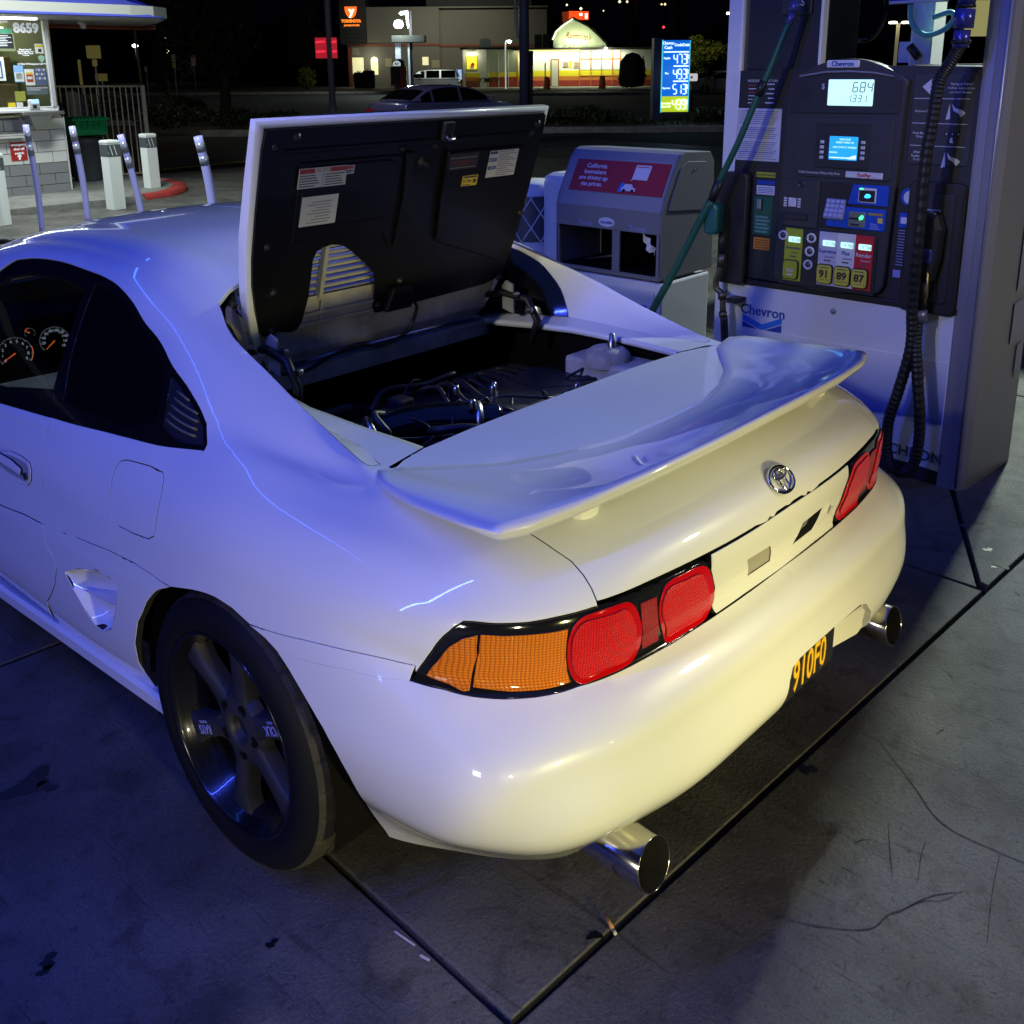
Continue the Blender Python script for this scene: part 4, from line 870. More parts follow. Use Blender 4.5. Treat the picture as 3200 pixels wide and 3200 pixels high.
mb = MB(); mb.grid(lambda i, j: secs[i][j % kS], len(xs), kS + 1)
for q in (secs[0], secs[-1]):
    c_ = tuple(np.mean(np.array(q), 0) + np.array([0.006 * np.sign(q[0][0]), 0, 0]))
    for j in range(kS):
        f = mb.bm.faces.new([mb.bm.verts.new(Vector(p)) for p in (q[j], q[(j + 1) % kS], c_)]); f.smooth = True
bmesh.ops.remove_doubles(mb.bm, verts=mb.bm.verts, dist=0.0004)
spoiler = mb.build('rear_spoiler', M_paint, car)
for sg in (-1, 1):
    MB().prism(ellipse(.035, .028, 18), .07, frame_of((sg * .455, .215, .868), (1, 0, 0), (0, 1, 0))).build('spoiler_foot', M_paint, spoiler)
# ----- emblem on the trunk lid: three interlocked ovals
_s = BS.inv([(0.0005, 0.06, 0.843)])[0]; ep = BS.ev([0.0], [_s[1]])[0]; en = BS.normal([0.01], [_s[1]])[0]; en[0] = 0
E_o = Vector(ep) + Vector(en).normalized() * 0.004; EM = frame_of(E_o, (1, 0, 0), Vector((1, 0, 0)).cross(Vector(en)) * -1)
if EM.col[2].to_3d().dot(Vector(en)) < 0: EM = frame_of(E_o, (1, 0, 0), Vector((1, 0, 0)).cross(Vector(en)))
def oval(rx, ry, r, cy=0, z=0): return MB().tube([EM @ Vector((rx * math.cos(a), cy + ry * math.sin(a), z)) for a in np.linspace(0, 2 * PI, 41)], r, 8, caps=False)
emb = oval(.0425, .0285, .0034).build('emblem', M_chrome, car)
oval(.0125, .0235, .0026, -.002, .001).build('emblem_oval', M_chrome, emb)
oval(.0265, .0105, .0026, .0125, .002).build('emblem_oval', M_chrome, emb)
# ----- licence plate and its recess
mbp = MB()
fr_ = [(-.335, -.008, .385), (-.305, -.022, .445), (-.275, -.03, .478), (-.12, -.035, .496), (.12, -.035, .496), (.275, -.03, .478), (.305, -.022, .445), (.335, -.008, .385), (.325, .0, .365)]
bk_ = [(-.25, .028, .375), (-.235, .028, .445), (-.22, .028, .468), (-.10, .028, .490), (.10, .028, .490), (.22, .028, .468), (.235, .028, .445), (.25, .028, .375), (.25, .028, .35)]
fr_ = [(-.325, .0, .365)] + fr_; bk_ = [(-.25, .028, .35)] + bk_
mbp.grid(lambda i, j: tuple(np.array(fr_[i]) * (1 - j / 3) + np.array(bk_[i]) * j / 3), len(fr_), 4)
mbp.quad((-.25, .028, .34), (.25, .028, .34), (.25, .028, .472), (-.25, .028, .472))
mbp.build('plate_recess', M_paint, car)
plate = MB().prism(rrect(.305, .152, .012), .0025, frame_of((0.015, -.008, .454), (1, 0, 0), (0, 0, 1))).build('license_plate', mat('black_plate', (0.012, 0.012, 0.013), 0.35), car)
PF = frame_of((0.015, -.0112, .454), (1, 0, 0), (0, 0, 1))
text('plate_lettering', '910F0', 0.102, PF @ Matrix.Translation((0.036, -0.034, 0)), M_gold, plate, ext=0.0012, sx=0.60, bold=0.0014, sp=1.02)
for bx in (-.089, .089): MB().prism(ellipse(.005, .005, 10), .003, PF @ Matrix.Translation((bx, -.063, 0))).build('plate_bolt', M_metal, plate)
# ----- exhaust tips
for cx, cz in ((-.527, .303), (.527, .303)):
    A = frame_of((cx, 0.232, cz - 0.004), (1, 0, 0), (0, 0, 1))      # local z points back (-y)
    mb = MB(); n = 40; prof = []
    def ring(r, h, sl=0.0): return [(r * math.cos(2 * PI * j / n), r * math.sin(2 * PI * j / n), h + sl * math.sin(2 * PI * j / n)) for j in range(n)]
    R_ = [ring(.036, 0.0), ring(.038, .03), ring(.044, .07), ring(.0475, .13, -.003), ring(.0485, .243, -.009), ring(.0475, .2445, -.009), ring(.0468, .243, -.009)]
    mb.grid(lambda i, j: tuple(A @ Vector(R_[i][j % n])), len(R_), n + 1)
    bmesh.ops.remove_doubles(mb.bm, verts=mb.bm.verts, dist=0.0001)
    tip = mb.build('exhaust_tip', M_steel, car)
    R2 = [ring(.0466, .243, -.009), ring(.0460, .16, -.004), ring(.042, .09), ring(.0001, .08)]
    mb = MB(); mb.grid(lambda i, j: tuple(A @ Vector(R2[i][j % n])), len(R2), n + 1); mb.build('tip_bore', M_soot, tip)
    MB().lathe([(.034, -.30), (.034, .02)], 20, A).build('exhaust_pipe', M_steel, tip)
# underbody, wheel wells, dark inner skins
MB().box((0, 2.05, .235), (1.40, 3.0, .03)).build('floor_pan', M_dark, car)
MB().box((0, .42, .33), (1.15, .50, .03)).box((0, .30, .48), (1.2, .02, .30)).build('rear_floor', M_dark, car)
for sg in (-1, 1):
    for yc in (.86, 3.26):
        MB().grid(lambda i, j: (sg * (.52 + .30 * j / 3), yc + .345 * math.cos(PI * (-.1 + 1.2 * i / 20)), .30 + .345 * math.sin(PI * (-.1 + 1.2 * i / 20))), 21, 4).quad((sg * .52, yc - .35, .1), (sg * .52, yc + .35, .1), (sg * .52, yc + .35, .66), (sg * .52, yc - .35, .66)).build('wheel_well', M_dark, car)
# side skirts
for sg in (-1, 1):
    pr = [(-.006, -.020), (.018, -.020), (.024, -.015), (.024, .012), (.014, .020), (-.006, .020)]
    yy = np.linspace(1.125, 2.95, 13)
    mb = MB(); mb.grid(lambda i, j: (sg * (.815 + pr[j % 6][0]), yy[i], .247 - .045 * (yy[i] - 1.17) / 0.9 * (1 if yy[i] < 2.1 else 0) - (.046 if yy[i] >= 2.1 else 0) + pr[j % 6][1]), 13, 7, smooth=False)
    for e in (0, 12):
        mb.bm.faces.new([mb.bm.verts.new(Vector((sg * (.815 + q[0]), yy[e], (.247 if e == 0 else .201) + q[1]))) for q in pr])
    mb.build('side_skirt', M_paint, car)
# ----- wheels
def make_wheel(fine=True):
    n = 96 if fine else 48
    rimo = MB().lathe([(.224, -.004), (.229, -.001), (.2285, .003), (.222, .002), (.218, -.006), (.215, -.016), (.210, -.022), (.208, -.032), (.202, -.038), (.196, -.085), (.186, -.12), (.186, -.19), (.196, -.20)], n).build('wheel', M_lip, car)
    prof = [(.2225, -.004), (.232, .003), (.247, .007), (.268, .006), (.287, -.001), (.299, -.012)]
    tb = MB().lathe(prof, n)
    tyre = tb.build('tyre', M_tyre, rimo)
    # tread with grooves and sipes
    pr = [(.299, -.012), (.3055, -.022), (.3085, -.036), (.3095, -.052), (.303, -.054), (.303, -.062), (.310, -.064), (.310, -.094), (.303, -.096), (.303, -.104), (.310, -.106), (.310, -.135), (.303, -.137), (.303, -.145), (.3095, -.147), (.3085, -.18), (.300, -.205), (.27, -.215), (.21, -.20)]
    nt_ = 240 if fine else 60; mb = MB(); V = []
    for r, h in pr:
        row = []
        for j in range(nt_):
            rr = r
            if fine and j % 8 == 0 and -.052 <= h <= -.02 or fine and (j + 4) % 12 == 0 and -.14 < h < -.105 and r > .305: rr = r - .0035
            a = 2 * PI * (j + h * -18 * 0.6) / nt_ if fine else 2 * PI * j / nt_
            row.append(mb.bm.verts.new((rr * math.cos(a), rr * math.sin(a), h)))
        V.append(row)
    for A, B in zip(V[:-1], V[1:]):
        for j in range(nt_):
            f = mb.bm.faces.new((A[j], A[(j + 1) % nt_], B[(j + 1) % nt_], B[j])); f.smooth = False
    mb.build('tread', M_tread, rimo)
    hub = MB().lathe([(.0, -.060), (.023, -.060), (.026, -.058), (.029, -.030), (.033, -.026), (.044, -.026), (.070, -.030), (.080, -.036), (.084, -.060)], 40).build('hub', M_rim, rimo)
    cap = MB().lathe([(.0, -.045), (.015, -.043), (.022, -.045), (.0245, -.055)], 24).build('centre_cap', M_lip, rimo)
    for k in range(5):
        a = 2 * PI * k / 5 + 0.75
        MB().lathe([(.0, -.0272), (.011, -.0272), (.0125, -.0262), (.0125, -.06)], 16, Matrix.Translation((.057 * math.cos(a), .057 * math.sin(a), 0))).build('lug_hole', M_dark, rimo)
    for k in range(6):
        a = k * PI / 3
        mb = MB(); st = [(.060, .034, -.030, -.066), (.085, .0245, -.031, -.066), (.12, .0225, -.030, -.066), (.16, .0245, -.027, -.064), (.190, .030, -.026, -.066), (.207, .040, -.028, -.070)]
        def sec(i, j):
            x, wd, zt_, zb = st[i]; q = [(-wd, zb), (-wd * .98, zt_ - .007), (-wd * .80, zt_), (0, zt_ + .001), (wd * .80, zt_), (wd * .98, zt_ - .007), (wd, zb)][j]
            return (x * math.cos(a) - q[0] * math.sin(a), x * math.sin(a) + q[0] * math.cos(a), q[1])
        mb.grid(sec, 6, 7); sp_ = mb.build('spoke', M_rim, rimo)
        if k in (0, 3) and fine:
            Mx = Matrix.Rotation(a, 4, 'Z') @ Matrix.Translation((.148, 0, -.0250)) @ Matrix.Rotation(PI if k == 0 else 0, 4, 'Z')
            text('spoke_lettering', 'VOLK' if k == 0 else 'RAYS', .030, Mx, M_decal, sp_, sx=.80, bold=.0006, ext=.0003)
            text('spoke_lettering', 'RACING' if k == 0 else 'ENGINEERING', .009, Mx @ Matrix.Translation((0, -.017, 0)), M_decal, sp_, sx=.62, ext=.0003)
    MB().lathe([(.0, -.115), (.07, -.115), (.072, -.105), (.145, -.105), (.145, -.125)], 40).build('brake_disc', mat('brake_iron', (.06, .06, .065), .45, .8), rimo)
    MB().lathe([(.0, -.19), (.186, -.19)], 24).build('wheel_back', M_dark, rimo)
    return rimo
WR = Matrix(((0, 0, -1), (-1, 0, 0), (0, 1, 0))).to_4x4()     # local z -> -x (left side), local x -> -y (to the rear), local y -> up
def copy_tree(o, parent=None, grp=None):
    c = o.copy(); COL.objects.link(c); c.parent = parent
    for ch in list(o.children): copy_tree(ch, c)
    return c
wh = make_wheel(True)
wh.matrix_world = Matrix.Translation((-.838, .857, .31)) @ WR @ Matrix.Rotation(math.radians(25), 4, 'Z')
for x, y, fl in ((-.838, 3.26, 0), (.838, .857, 1), (.838, 3.26, 1)):
    w2 = copy_tree(wh, car)
    w2.matrix_world = Matrix.Translation((x, y, .31)) @ (Matrix.Rotation(PI, 4, 'Z') if fl else Matrix.Identity(4)) @ WR
# ----- raised engine cover
LV = Vector((0, -0.29356, 0.95594)); LF = frame_of((0, 1.30, .92), (1, 0, 0), LV)     # local: x right, y up the cover, z to the rear (its inner side)
lid_w = lambda v: float(np.interp(v, [0, .03, .065, .13, .23, .37, .53, .66], [.385, .405, .424, .448, .470, .487, .491, .494]))
lid = empty('engine_cover', parent=car)
def curve_z(x, v): return -0.010 - 0.012 * (1 - (x / .5) ** 2) - 0.02 * math.sin(PI * min(1, v / .664)) * 0.6
VS = np.linspace(0.0, .664, 24)
# louvre slots in the outer skin: x from -0.30 to +0.30 ... the grille lies in the lower half
GX0, GX1, GV0, GV1 = -.31, .31, .175, .345
mb = MB()
def lid_pt(x, v, dz=0.0): return LF @ Vector((x, v, curve_z(x, v) + dz))
def skin(u0, u1, v0, v1, nu, nv, absx=False):
    def F(i, j):
        v = v0 + (v1 - v0) * j / nv; u = u0 + (u1 - u0) * i / nu; wv = lid_w(v)
        x = u if absx else u * wv
        return lid_pt(x, v)
    mb.grid(F, nu + 1, nv + 1)
skin(-1, 1, 0, GV0, 16, 6); skin(-1, 1, GV1, .664, 16, 10)
def sk2(side):
    def F(i, j):
        v = GV0 + (GV1 - GV0) * j / 6; wv = lid_w(v); x = GX1 + (wv - GX1) * i / 4
        return lid_pt(side * x, v)
    mb.grid(F, 5, 7)
sk2(1); sk2(-1)
bmesh.ops.remove_doubles(mb.bm, verts=mb.bm.verts, dist=0.0005)
skin_o = mb.build('cover_skin', M_paint, lid)
# rim folded inward
mb = MB()
edge = [(-lid_w(v), v) for v in VS] + [(lid_w(v), v) for v in VS[::-1]]
mb.grid(lambda i, j: LF @ Vector((edge[i % len(edge)][0] * (1, 1.002, 1.0, .955)[j], edge[i % len(edge)][1] + (.000, .001, .0, -.016 if edge[i % len(edge)][1] > .6 else 0)[j], (curve_z(*edge[i % len(edge)]), .004, .010, .0105)[j])), len(edge), 4)
mb.build('cover_rim', M_paint, lid)
# louvre blades and the rib between them
nb = 9
for k in range(nb):
    v = GV0 + (GV1 - GV0) * (k + .5) / nb
    mb = MB()
    def bl(i, j, v=v):
        x = GX0 + (GX1 - GX0) * i / 10; q = [(-.0040, .004), (-.0030, .001), (.0025, -.008), (.0045, -.009), (.0015, -.001), (-.002, .005)][j % 6]
        return LF @ Vector((x, v + q[0], curve_z(x, v) + q[1] + .010))
    mb.grid(bl, 11, 7); mb.build('louvre_blade', M_under, skin_o)
for rx in (-.238, 0, .238):
    MB().prism([(-.006, GV0), (.006, GV0), (.006, GV1), (-.006, GV1)], .016, LF @ Matrix.Translation((rx, 0, -.014))).build('louvre_rib', M_under, skin_o)
# inner frame (painted): lower band
mb = MB()
mb.grid(lambda i, j: LF @ Vector(((-1 + 2 * i / 12) * (lid_w(.02 + .16 * j / 6) - .012), .012 + .175 * j / 6, (.010, .014, .004, .002, .008, .001, -.006)[j])), 13, 7, smooth=False)
for vv in (.062, .118, .150):
    mb.box((0, 0, 0), (.001, .001, .001)) if False else None
mb.build('inner_frame', M_under, lid)
for vv, x0, x1 in ((.118, -.37, .38), (.146, -.30, -.06), (.040, -.36, .36)):
    MB().box((0, 0, 0), (x1 - x0, .008, .007), bev=.002, M=LF @ Matrix.Translation(((x0 + x1) / 2, vv, .010))).build('frame_bead', M_under, lid)
MB().box((0, 0, 0), (.006, .13, .008), bev=.002, M=LF @ Matrix.Translation((-.238, .115, .010))).build('frame_bead', M_under, lid)
# black liner
lin = [(-.470, .646), (-.475, .60), (-.474, .45), (-.470, .33), (-.462, .26), (-.445, .19), (-.425, .125), (-.412, .112), (-.375, .116), (-.372, .125), (-.355, .113), (-.33, .108), (-.312, .113), (-.300, .135), (-.292, .20), (-.292, .256), (-.296, .305), (-.288, .328), (-.270, .338), (-.240, .342), (-.205, .336), (-.172, .312), (-.111, .262), (-.078, .232), (-.066, .20), (-.062, .150), (-.060, .120), (-.052, .108), (-.02, .108), (.10, .114), (.25, .118), (.373, .120), (.40, .128), (.428, .132), (.445, .142), (.455, .19), (.466, .26), (.474, .33), (.479, .45), (.484, .60), (.482, .640), (.470, .650)]
mb = MB(); mb.prism(lin, .010, LF @ Matrix.Translation((0, 0, .008)), bev=.003); liner = mb.build('cover_liner', M_liner, lid)
def pad(pl, h, z0=.017, name='liner_panel', m=M_liner, bev=.004): return MB().prism(pl, h, LF @ Matrix.Translation((0, 0, z0)), bev=bev).build(name, m, liner)
pad(rrect(.29, .16, .03, cx=-.215, cy=.475), .008); pad([(-.37, .36), (-.08, .36), (-.05, .30), (-.05, .555), (-.07, .565), (-.37, .565)], .005)
pad([(.115, .30), (.40, .20), (.415, .23), (.415, .545), (.40, .56), (.13, .56), (.115, .545)], .007)
pad([(.098, .565), (.106, .565), (.116, .44), (.124, .31), (.112, .31), (.10, .43)], .016)
pad([(-.048, .57), (-.020, .57), (-.010, .45), (-.012, .32), (-.040, .31), (-.036, .45)], .012)
pad([(-.42, .585), (.43, .585), (.43, .60), (-.42, .60)], .004)
pad([(-.025, .19), (.03, .19), (.06, .15), (.05, .12), (-.04, .12)], .03)
for bx, bv in ((-.439, .605), (-.385, .625), (-.432, .359), (-.393, .126), (.016, .194), (-.048, .131), (.433, .134), (.462, .343), (-.054, .576), (.060, .576), (.45, .618), (.43, .59)):
    MB().lathe([(0, .007), (.004, .007), (.0055, .004), (.011, .003), (.012, 0)], 14, LF @ Matrix.Translation((bx, bv, .018))).build('liner_clip', M_blk, liner)
MB().lathe([(0, .012), (.008, .012), (.010, .004), (.022, .003), (.025, 0)], 20, LF @ Matrix.Translation((.029, .532, .018))).build('cover_buffer', M_blk, liner)
latch = MB().box((0, 0, .008), (.036, .05, .016), bev=.004, M=LF @ Matrix.Translation((.086, .618, .016))).build('cover_latch', M_blk, lid)
MB().tube([LF @ Vector(p) for p in ((.076, .610, .026), (.076, .602, .045), (.096, .602, .045), (.096, .610, .026))], .003, 8).build('latch_loop', M_metal, latch)
# stickers
def label(pl, m, items, name='sticker'):
    s_ = MB().prism(pl, .0006, LF @ Matrix.Translation((0, 0, .0245))).build(name, m, liner)
    for kind, *a in items:
        if kind == 'b': x0, v0, x1, v1, mm = a; MB().prism([(x0, v0), (x1, v0), (x1, v1), (x0, v1)], .0004, LF @ Matrix.Translation((0, 0, .0252))).build('sticker_print', mm, s_)
        else: tx, x, v, sz, mm = a; text('sticker_print', tx, sz, LF @ Matrix.Translation((x, v, .0258)), mm, s_, ext=.0002)
    return s_
label([(-.373, .501), (-.232, .501), (-.232, .551), (-.373, .551)], M_paper, [('b', -.371, .538, -.328, .549, M_lred), ('b', -.325, .538, -.285, .549, M_paper), ('b', -.282, .538, -.234, .549, M_lred), ('t', '3S-GTE', -.303, .5435, .013, M_lred)]
      + [('b', -.370 + .074 * c_, .505 + .0065 * r_, -.370 + .074 * c_ + .045 + .018 * ((r_ * 7 + c_ * 3) % 4) / 4, .5075 + .0065 * r_, M_ink) for r_ in range(5) for c_ in range(2)] + [('b', -.303, .502, -.302, .538, M_ink)])
label([(-.238, .527), (-.210, .527), (-.210, .549), (-.238, .549)], M_paper, [('b', -.235, .540, -.213, .547, M_lred), ('b', -.235, .533, -.213, .537, M_ink), ('b', -.235, .529, -.218, .531, M_ink)])
label([(-.355, .403), (-.247, .403), (-.247, .479), (-.355, .479)], M_paper, [('b', -.335 + .012 * (r_ % 3), .410 + .0075 * r_, -.270 + .006 * (r_ % 2), .4125 + .0075 * r_, mat('faint_ink', (.28, .28, .3), .6) if r_ == 0 else bpy.data.materials['faint_ink']) for r_ in range(8)])
label([(.110, .507), (.224, .507), (.224, .552), (.110, .552)], mat('dark_label', (.035, .03, .032), .4), [('b', .115, .538, .219, .542, mat('dim_print', (.18, .15, .15), .5)), ('b', .125, .528, .205, .531, mat('dim_red_print', (.22, .03, .03), .5)), ('b', .135, .520, .19, .523, bpy.data.materials['dim_red_print']), ('b', .12, .511, .215, .514, bpy.data.materials['dim_print'])])
label([(.177, .456), (.237, .456), (.237, .486), (.177, .486)], M_lyel, [('b', .180, .479, .234, .484, M_ink), ('t', 'R134a', .196, .470, .013, M_ink), ('b', .220, .463, .232, .475, M_ink), ('b', .180, .458, .21, .4605, M_ink)])
label([(.268, .473), (.386, .473), (.386, .551), (.268, .551)], M_paper, [('b', .270, .541, .300, .549, M_lblue), ('b', .270, .519, .302, .530, M_lblue), ('t', 'NOTICE', .286, .5245, .0085, M_paper), ('b', .270, .496, .302, .506, M_lblue), ('t', 'AVIS', .286, .501, .0085, M_paper)]
      + [('b', .306, .477 + .0062 * r_, .350 + .030 * ((r_ * 5) % 3) / 2, .4795 + .0062 * r_, bpy.data.materials['faint_ink']) for r_ in range(12)])
# hinge arms, lamp wire
for sg in (-1, 1):
    MB().tube([(sg * .41, 1.285, .985), (sg * .425, 1.22, 1.00), (sg * .435, 1.13, .99), (sg * .435, 1.09, .93), (sg * .43, 1.11, .86)], [.010, .012, .012, .012, .010], 8).build('hinge_arm', M_blk, lid)
    MB().prism([(-.022, -.05), (.022, -.04), (.025, .03), (.008, .05), (-.02, .04)], .006, frame_of((sg * .425, 1.20, .99), (0, 1, 0), (0, 0.1, 1))).build('hinge_plate', M_under, lid)
    for q in ((1.155, 1.005), (1.10, .965)): MB().lathe([(0, .006), (.006, .006), (.009, .0), (.009, -.01)], 12, frame_of((sg * .418, q[0], q[1]), (0, 1, 0), (0, 0, 1))).build('hinge_bolt', M_metal, lid)
MB().tube(catmull([LF @ Vector(p) for p in ((.075, .125, .03), (.085, .10, .035), (.06, .04, .04), (-.02, .01, .035), (-.10, .025, .03), (-.20, .02, .035), (-.28, -.01, .03), (-.36, .0, .03))], 6), .0048, 8).build('lamp_wire', M_blk, lid)
# tray across the front of the bay
MB().box((0, 1.31, .905), (.86, .07, .012), bev=.003).box((0, 1.278, .885), (.84, .012, .045), bev=.003).build('bay_front_tray', M_under, car)
# ----- engine bay
bay = empty('engine_bay', parent=car)
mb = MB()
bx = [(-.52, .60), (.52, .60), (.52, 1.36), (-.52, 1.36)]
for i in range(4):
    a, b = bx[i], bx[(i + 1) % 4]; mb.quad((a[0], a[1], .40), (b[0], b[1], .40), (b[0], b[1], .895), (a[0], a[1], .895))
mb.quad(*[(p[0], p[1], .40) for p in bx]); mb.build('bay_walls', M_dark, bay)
M_hose = mat('gloss_black_hose', (.004, .004, .008), .10, coat=1.0)
M_cast = mat('dull_cast_metal', (.05, .05, .055), .5, .6)
MB().tube(catmull([(-.36, 1.02, .76), (-.255, .985, .795), (-.16, .93, .805), (-.09, .875, .80), (-.02, .83, .79)], 6), .052, 24).build('intake_hose', M_hose, bay)
MB().tube([(-.075, .866, .799), (-.060, .856, .798)], .055, 24).tube([(-.295, 1.002, .785), (-.282, .996, .79)], .055, 24).build('hose_clamp', M_metal, bay)
MB().tube(catmull([(-.02, .83, .79), (.04, .80, .785), (.10, .78, .76)], 4), .045, 20).build('throttle_body', M_cast, bay)
MB().box((.22, .93, .74), (.42, .28, .14), bev=.04).box((.10, 1.12, .72), (.5, .16, .14), bev=.03).build('intake_manifold', mat('black_crinkle_cover', (.012, .013, .02), .35), bay)
MB().box((-.05, 1.15, .70), (.62, .18, .10), bev=.02).box((-.32, 1.17, .80), (.20, .03, .04), bev=.008).build('valve_cover', M_cast, bay)
for k in range(9):
    x = -.05 + .05 * k
    MB().tube(catmull([(x, 1.20 - .02 * (k % 3), .78), (x + .05, 1.08 + .01 * k, .83 - .006 * k), (x + .02, .98 - .01 * k, .80), (x + .10, .90 - .01 * k, .78 + .004 * k)], 5), .006 + .003 * (k % 3), 8).build('engine_hose', M_blk if k % 3 else M_cast, bay)
rb2 = random.Random(9)
for k in range(26):
    x0, y0 = rb2.uniform(-.42, .35), rb2.uniform(.72, 1.22); pts_ = [(x0, y0, rb2.uniform(.72, .80))]
    for q in range(4): pts_.append((pts_[-1][0] + rb2.uniform(-.09, .13), pts_[-1][1] + rb2.uniform(-.10, .08), rb2.uniform(.74, .855)))
    MB().tube(catmull(pts_, 5), rb2.choice([.0025, .004, .006, .009]), 7).build('wiring_loom' if k % 2 else 'vacuum_hose', (M_blk, M_blk, M_cast, M_blk, mat('grey_hose', (.05, .05, .055), .5) if k == 4 else M_blk)[k % 5], bay)
for k in range(12):
    x0, y0 = rb2.uniform(-.40, .38), rb2.uniform(.80, 1.24); MB().box((x0, y0, rb2.uniform(.74, .80)), (rb2.uniform(.03, .09), rb2.uniform(.03, .08), rb2.uniform(.03, .07)), rz=rb2.uniform(0, 1.5), bev=.006).build('bracket', M_cast if k % 2 else M_blk, bay)
for q in ((.02, 1.02, .83), (.13, .985, .82), (.10, .96, .825), (.30, .83, .81), (-.10, .84, .86), (.33, .80, .80)):
    MB().lathe([(0, .012), (.006, .012), (.009, .004), (.009, -.012)], 10, Matrix.Translation(q)).build('fitting', M_metal, bay)
mb = MB(); mb.box((.455, .80, .81), (.13, .30, .10), bev=.012); mb.lathe([(.0, .03), (.045, .028), (.062, .015), (.068, 0), (.068, -.02)], 24, Matrix.Translation((.44, .83, .865))); mb.build('strut_tower', M_under, bay)
MB().lathe([(0, .05), (.007, .05), (.009, .03), (.012, .028), (.012, .0)], 12, Matrix.Translation((.445, .82, .885))).build('strut_bolt', M_metal, bay)
mb = MB(); mb.box((-.44, .95, .78), (.10, .30, .10), bev=.01); mb.build('bay_side_rail', M_dark, bay)
# ----- cabin seen through the door glass
M_int = mat('cabin_black', (.010, .010, .012), .7)
MB().box((0, 2.86, .74), (1.36, .50, .16), bev=.05).box((-.43, 2.70, .80), (.42, .20, .14), bev=.05).box((0, 2.0, .36), (1.30, 1.6, .06)).box((0, 2.2, .50), (.26, 1.0, .22), bev=.03).box((0, 1.42, .66), (1.3, .06, .62)).build('cabin', M_int, car)
for sg in (-1, 1):
    MB().box((sg * .36, 1.95, .50), (.48, .50, .14), bev=.05).box((sg * .36, 1.68, .78), (.46, .12, .55), bev=.05).box((sg * .36, 1.66, 1.06), (.26, .10, .12), bev=.03).build('seat', M_int, car)
M_gn = mat('gauge_white_print', (.8, .8, .8), .5, emit=(.75, .85, 1.0), estr=0.5)
M_gr = mat('gauge_orange_needle', (.9, .15, .02), .5, emit=(1.0, .17, .03), estr=0.9)
M_gd = mat('gauge_dial', (.004, .004, .004), .6)
def gauge(cx, cz, r, nums, needle, red=None, y=2.585, a0=215, a1=-35):
    G = frame_of((cx, y, cz), (0.94, -0.34, 0), (0, 0.12, 1)); g = MB().prism(ellipse(r, r, 32), .002, G).build('gauge', M_gd, car)
    N_ = len(nums)
    for i in range(N_ * 4 - 3):
        a = math.radians(a0 + (a1 - a0) * i / (N_ * 4 - 4)); L = .10 if i % 4 == 0 else .05
        MB().tube([G @ Vector((r * .96 * math.cos(a), r * .96 * math.sin(a), .003)), G @ Vector((r * (.96 - L) * math.cos(a), r * (.96 - L) * math.sin(a), .003))], .0007, 4, smooth=False).build('gauge_tick', M_gn, g)
    for i, s_ in enumerate(nums):
        if s_ == '': continue
        a = math.radians(a0 + (a1 - a0) * i / (N_ - 1)); text('gauge_number', s_, r * .26, G @ Matrix.Translation((r * .70 * math.cos(a), r * .70 * math.sin(a), .003)), M_gn, g, ext=.0002)
    a = math.radians(needle)
    MB().tube([G @ Vector((0, 0, .005)), G @ Vector((r * .80 * math.cos(a), r * .80 * math.sin(a), .005))], [.0022, .001], 6).build('gauge_needle', M_gr, g)
    if red:
        MB().tube([G @ Vector((r * .96 * math.cos(math.radians(q)), r * .96 * math.sin(math.radians(q)), .004)) for q in np.linspace(red[0], red[1], 10)], .0013, 4).build('gauge_redline', M_gr, g)
gauge(-.500, .756, .056, [str(k) for k in range(10)], 212, (20, -35))
gauge(-.366, .772, .050, ['', '20', '40', '60', '80', '100', '120', '140', '160', '180'], 222)
gauge(-.445, .815, .017, ['', '', '', '', ''], 150, (150, 100))

# ------------------------------------------------------------------ kiosk at the left
M_wpaint = mat('white_block_paint', (.62, .62, .60), .6); noise_bump(M_wpaint, 45, .35, .004)
M_gpaint = mat('grey_block_paint', (.22, .22, .23), .7); noise_bump(M_gpaint, 45, .3, .004)
M_white = mat('white_enamel', (.72, .72, .72), .4)
M_steel2 = mat('brushed_counter_steel', (.45, .45, .44), .3, .9)
M_rooftint = mat('fascia_blue_light_tint', (.06, .075, .45), .45)  # fascia colour carries the blue strip light falling on the roof edge
M_orange = mat('orange_tile', (.55, .16, .08), .6)
kiosk = empty('kiosk', (4.6, 13.3, 0), 0, 'white painted block kiosk with a lit window and blue edged roof', 'kiosk'); kiosk.location = (0, 0, 0)
MB().box((1.0, 14.45, .55), (7.17, 2.26, 1.06)).build('wall', mat('mortar', (.30, .30, .30), .9), kiosk)
bh = .148; rows = 8; blk = None
for r in range(7):
    z = .012 + r * bh; x = 4.592 - (.20 if r % 2 else .40); n = 0; xs_ = [4.592]
    while x > -1.0 and len(xs_) < 16: xs_.append(x); x -= .40
    for a, b in zip(xs_[:-1], xs_[1:]):
        mm = M_gpaint if r < 3 + (0) else M_wpaint
        MB().box(((a + b) / 2, 13.312, z + bh / 2), (a - b - .008, .03, bh - .008), bev=.004).build('block', mm, kiosk)
MB().box((4.604, 14.4, .53), (.02, 2.2, 1.05)).build('side_wall', M_wpaint, kiosk)
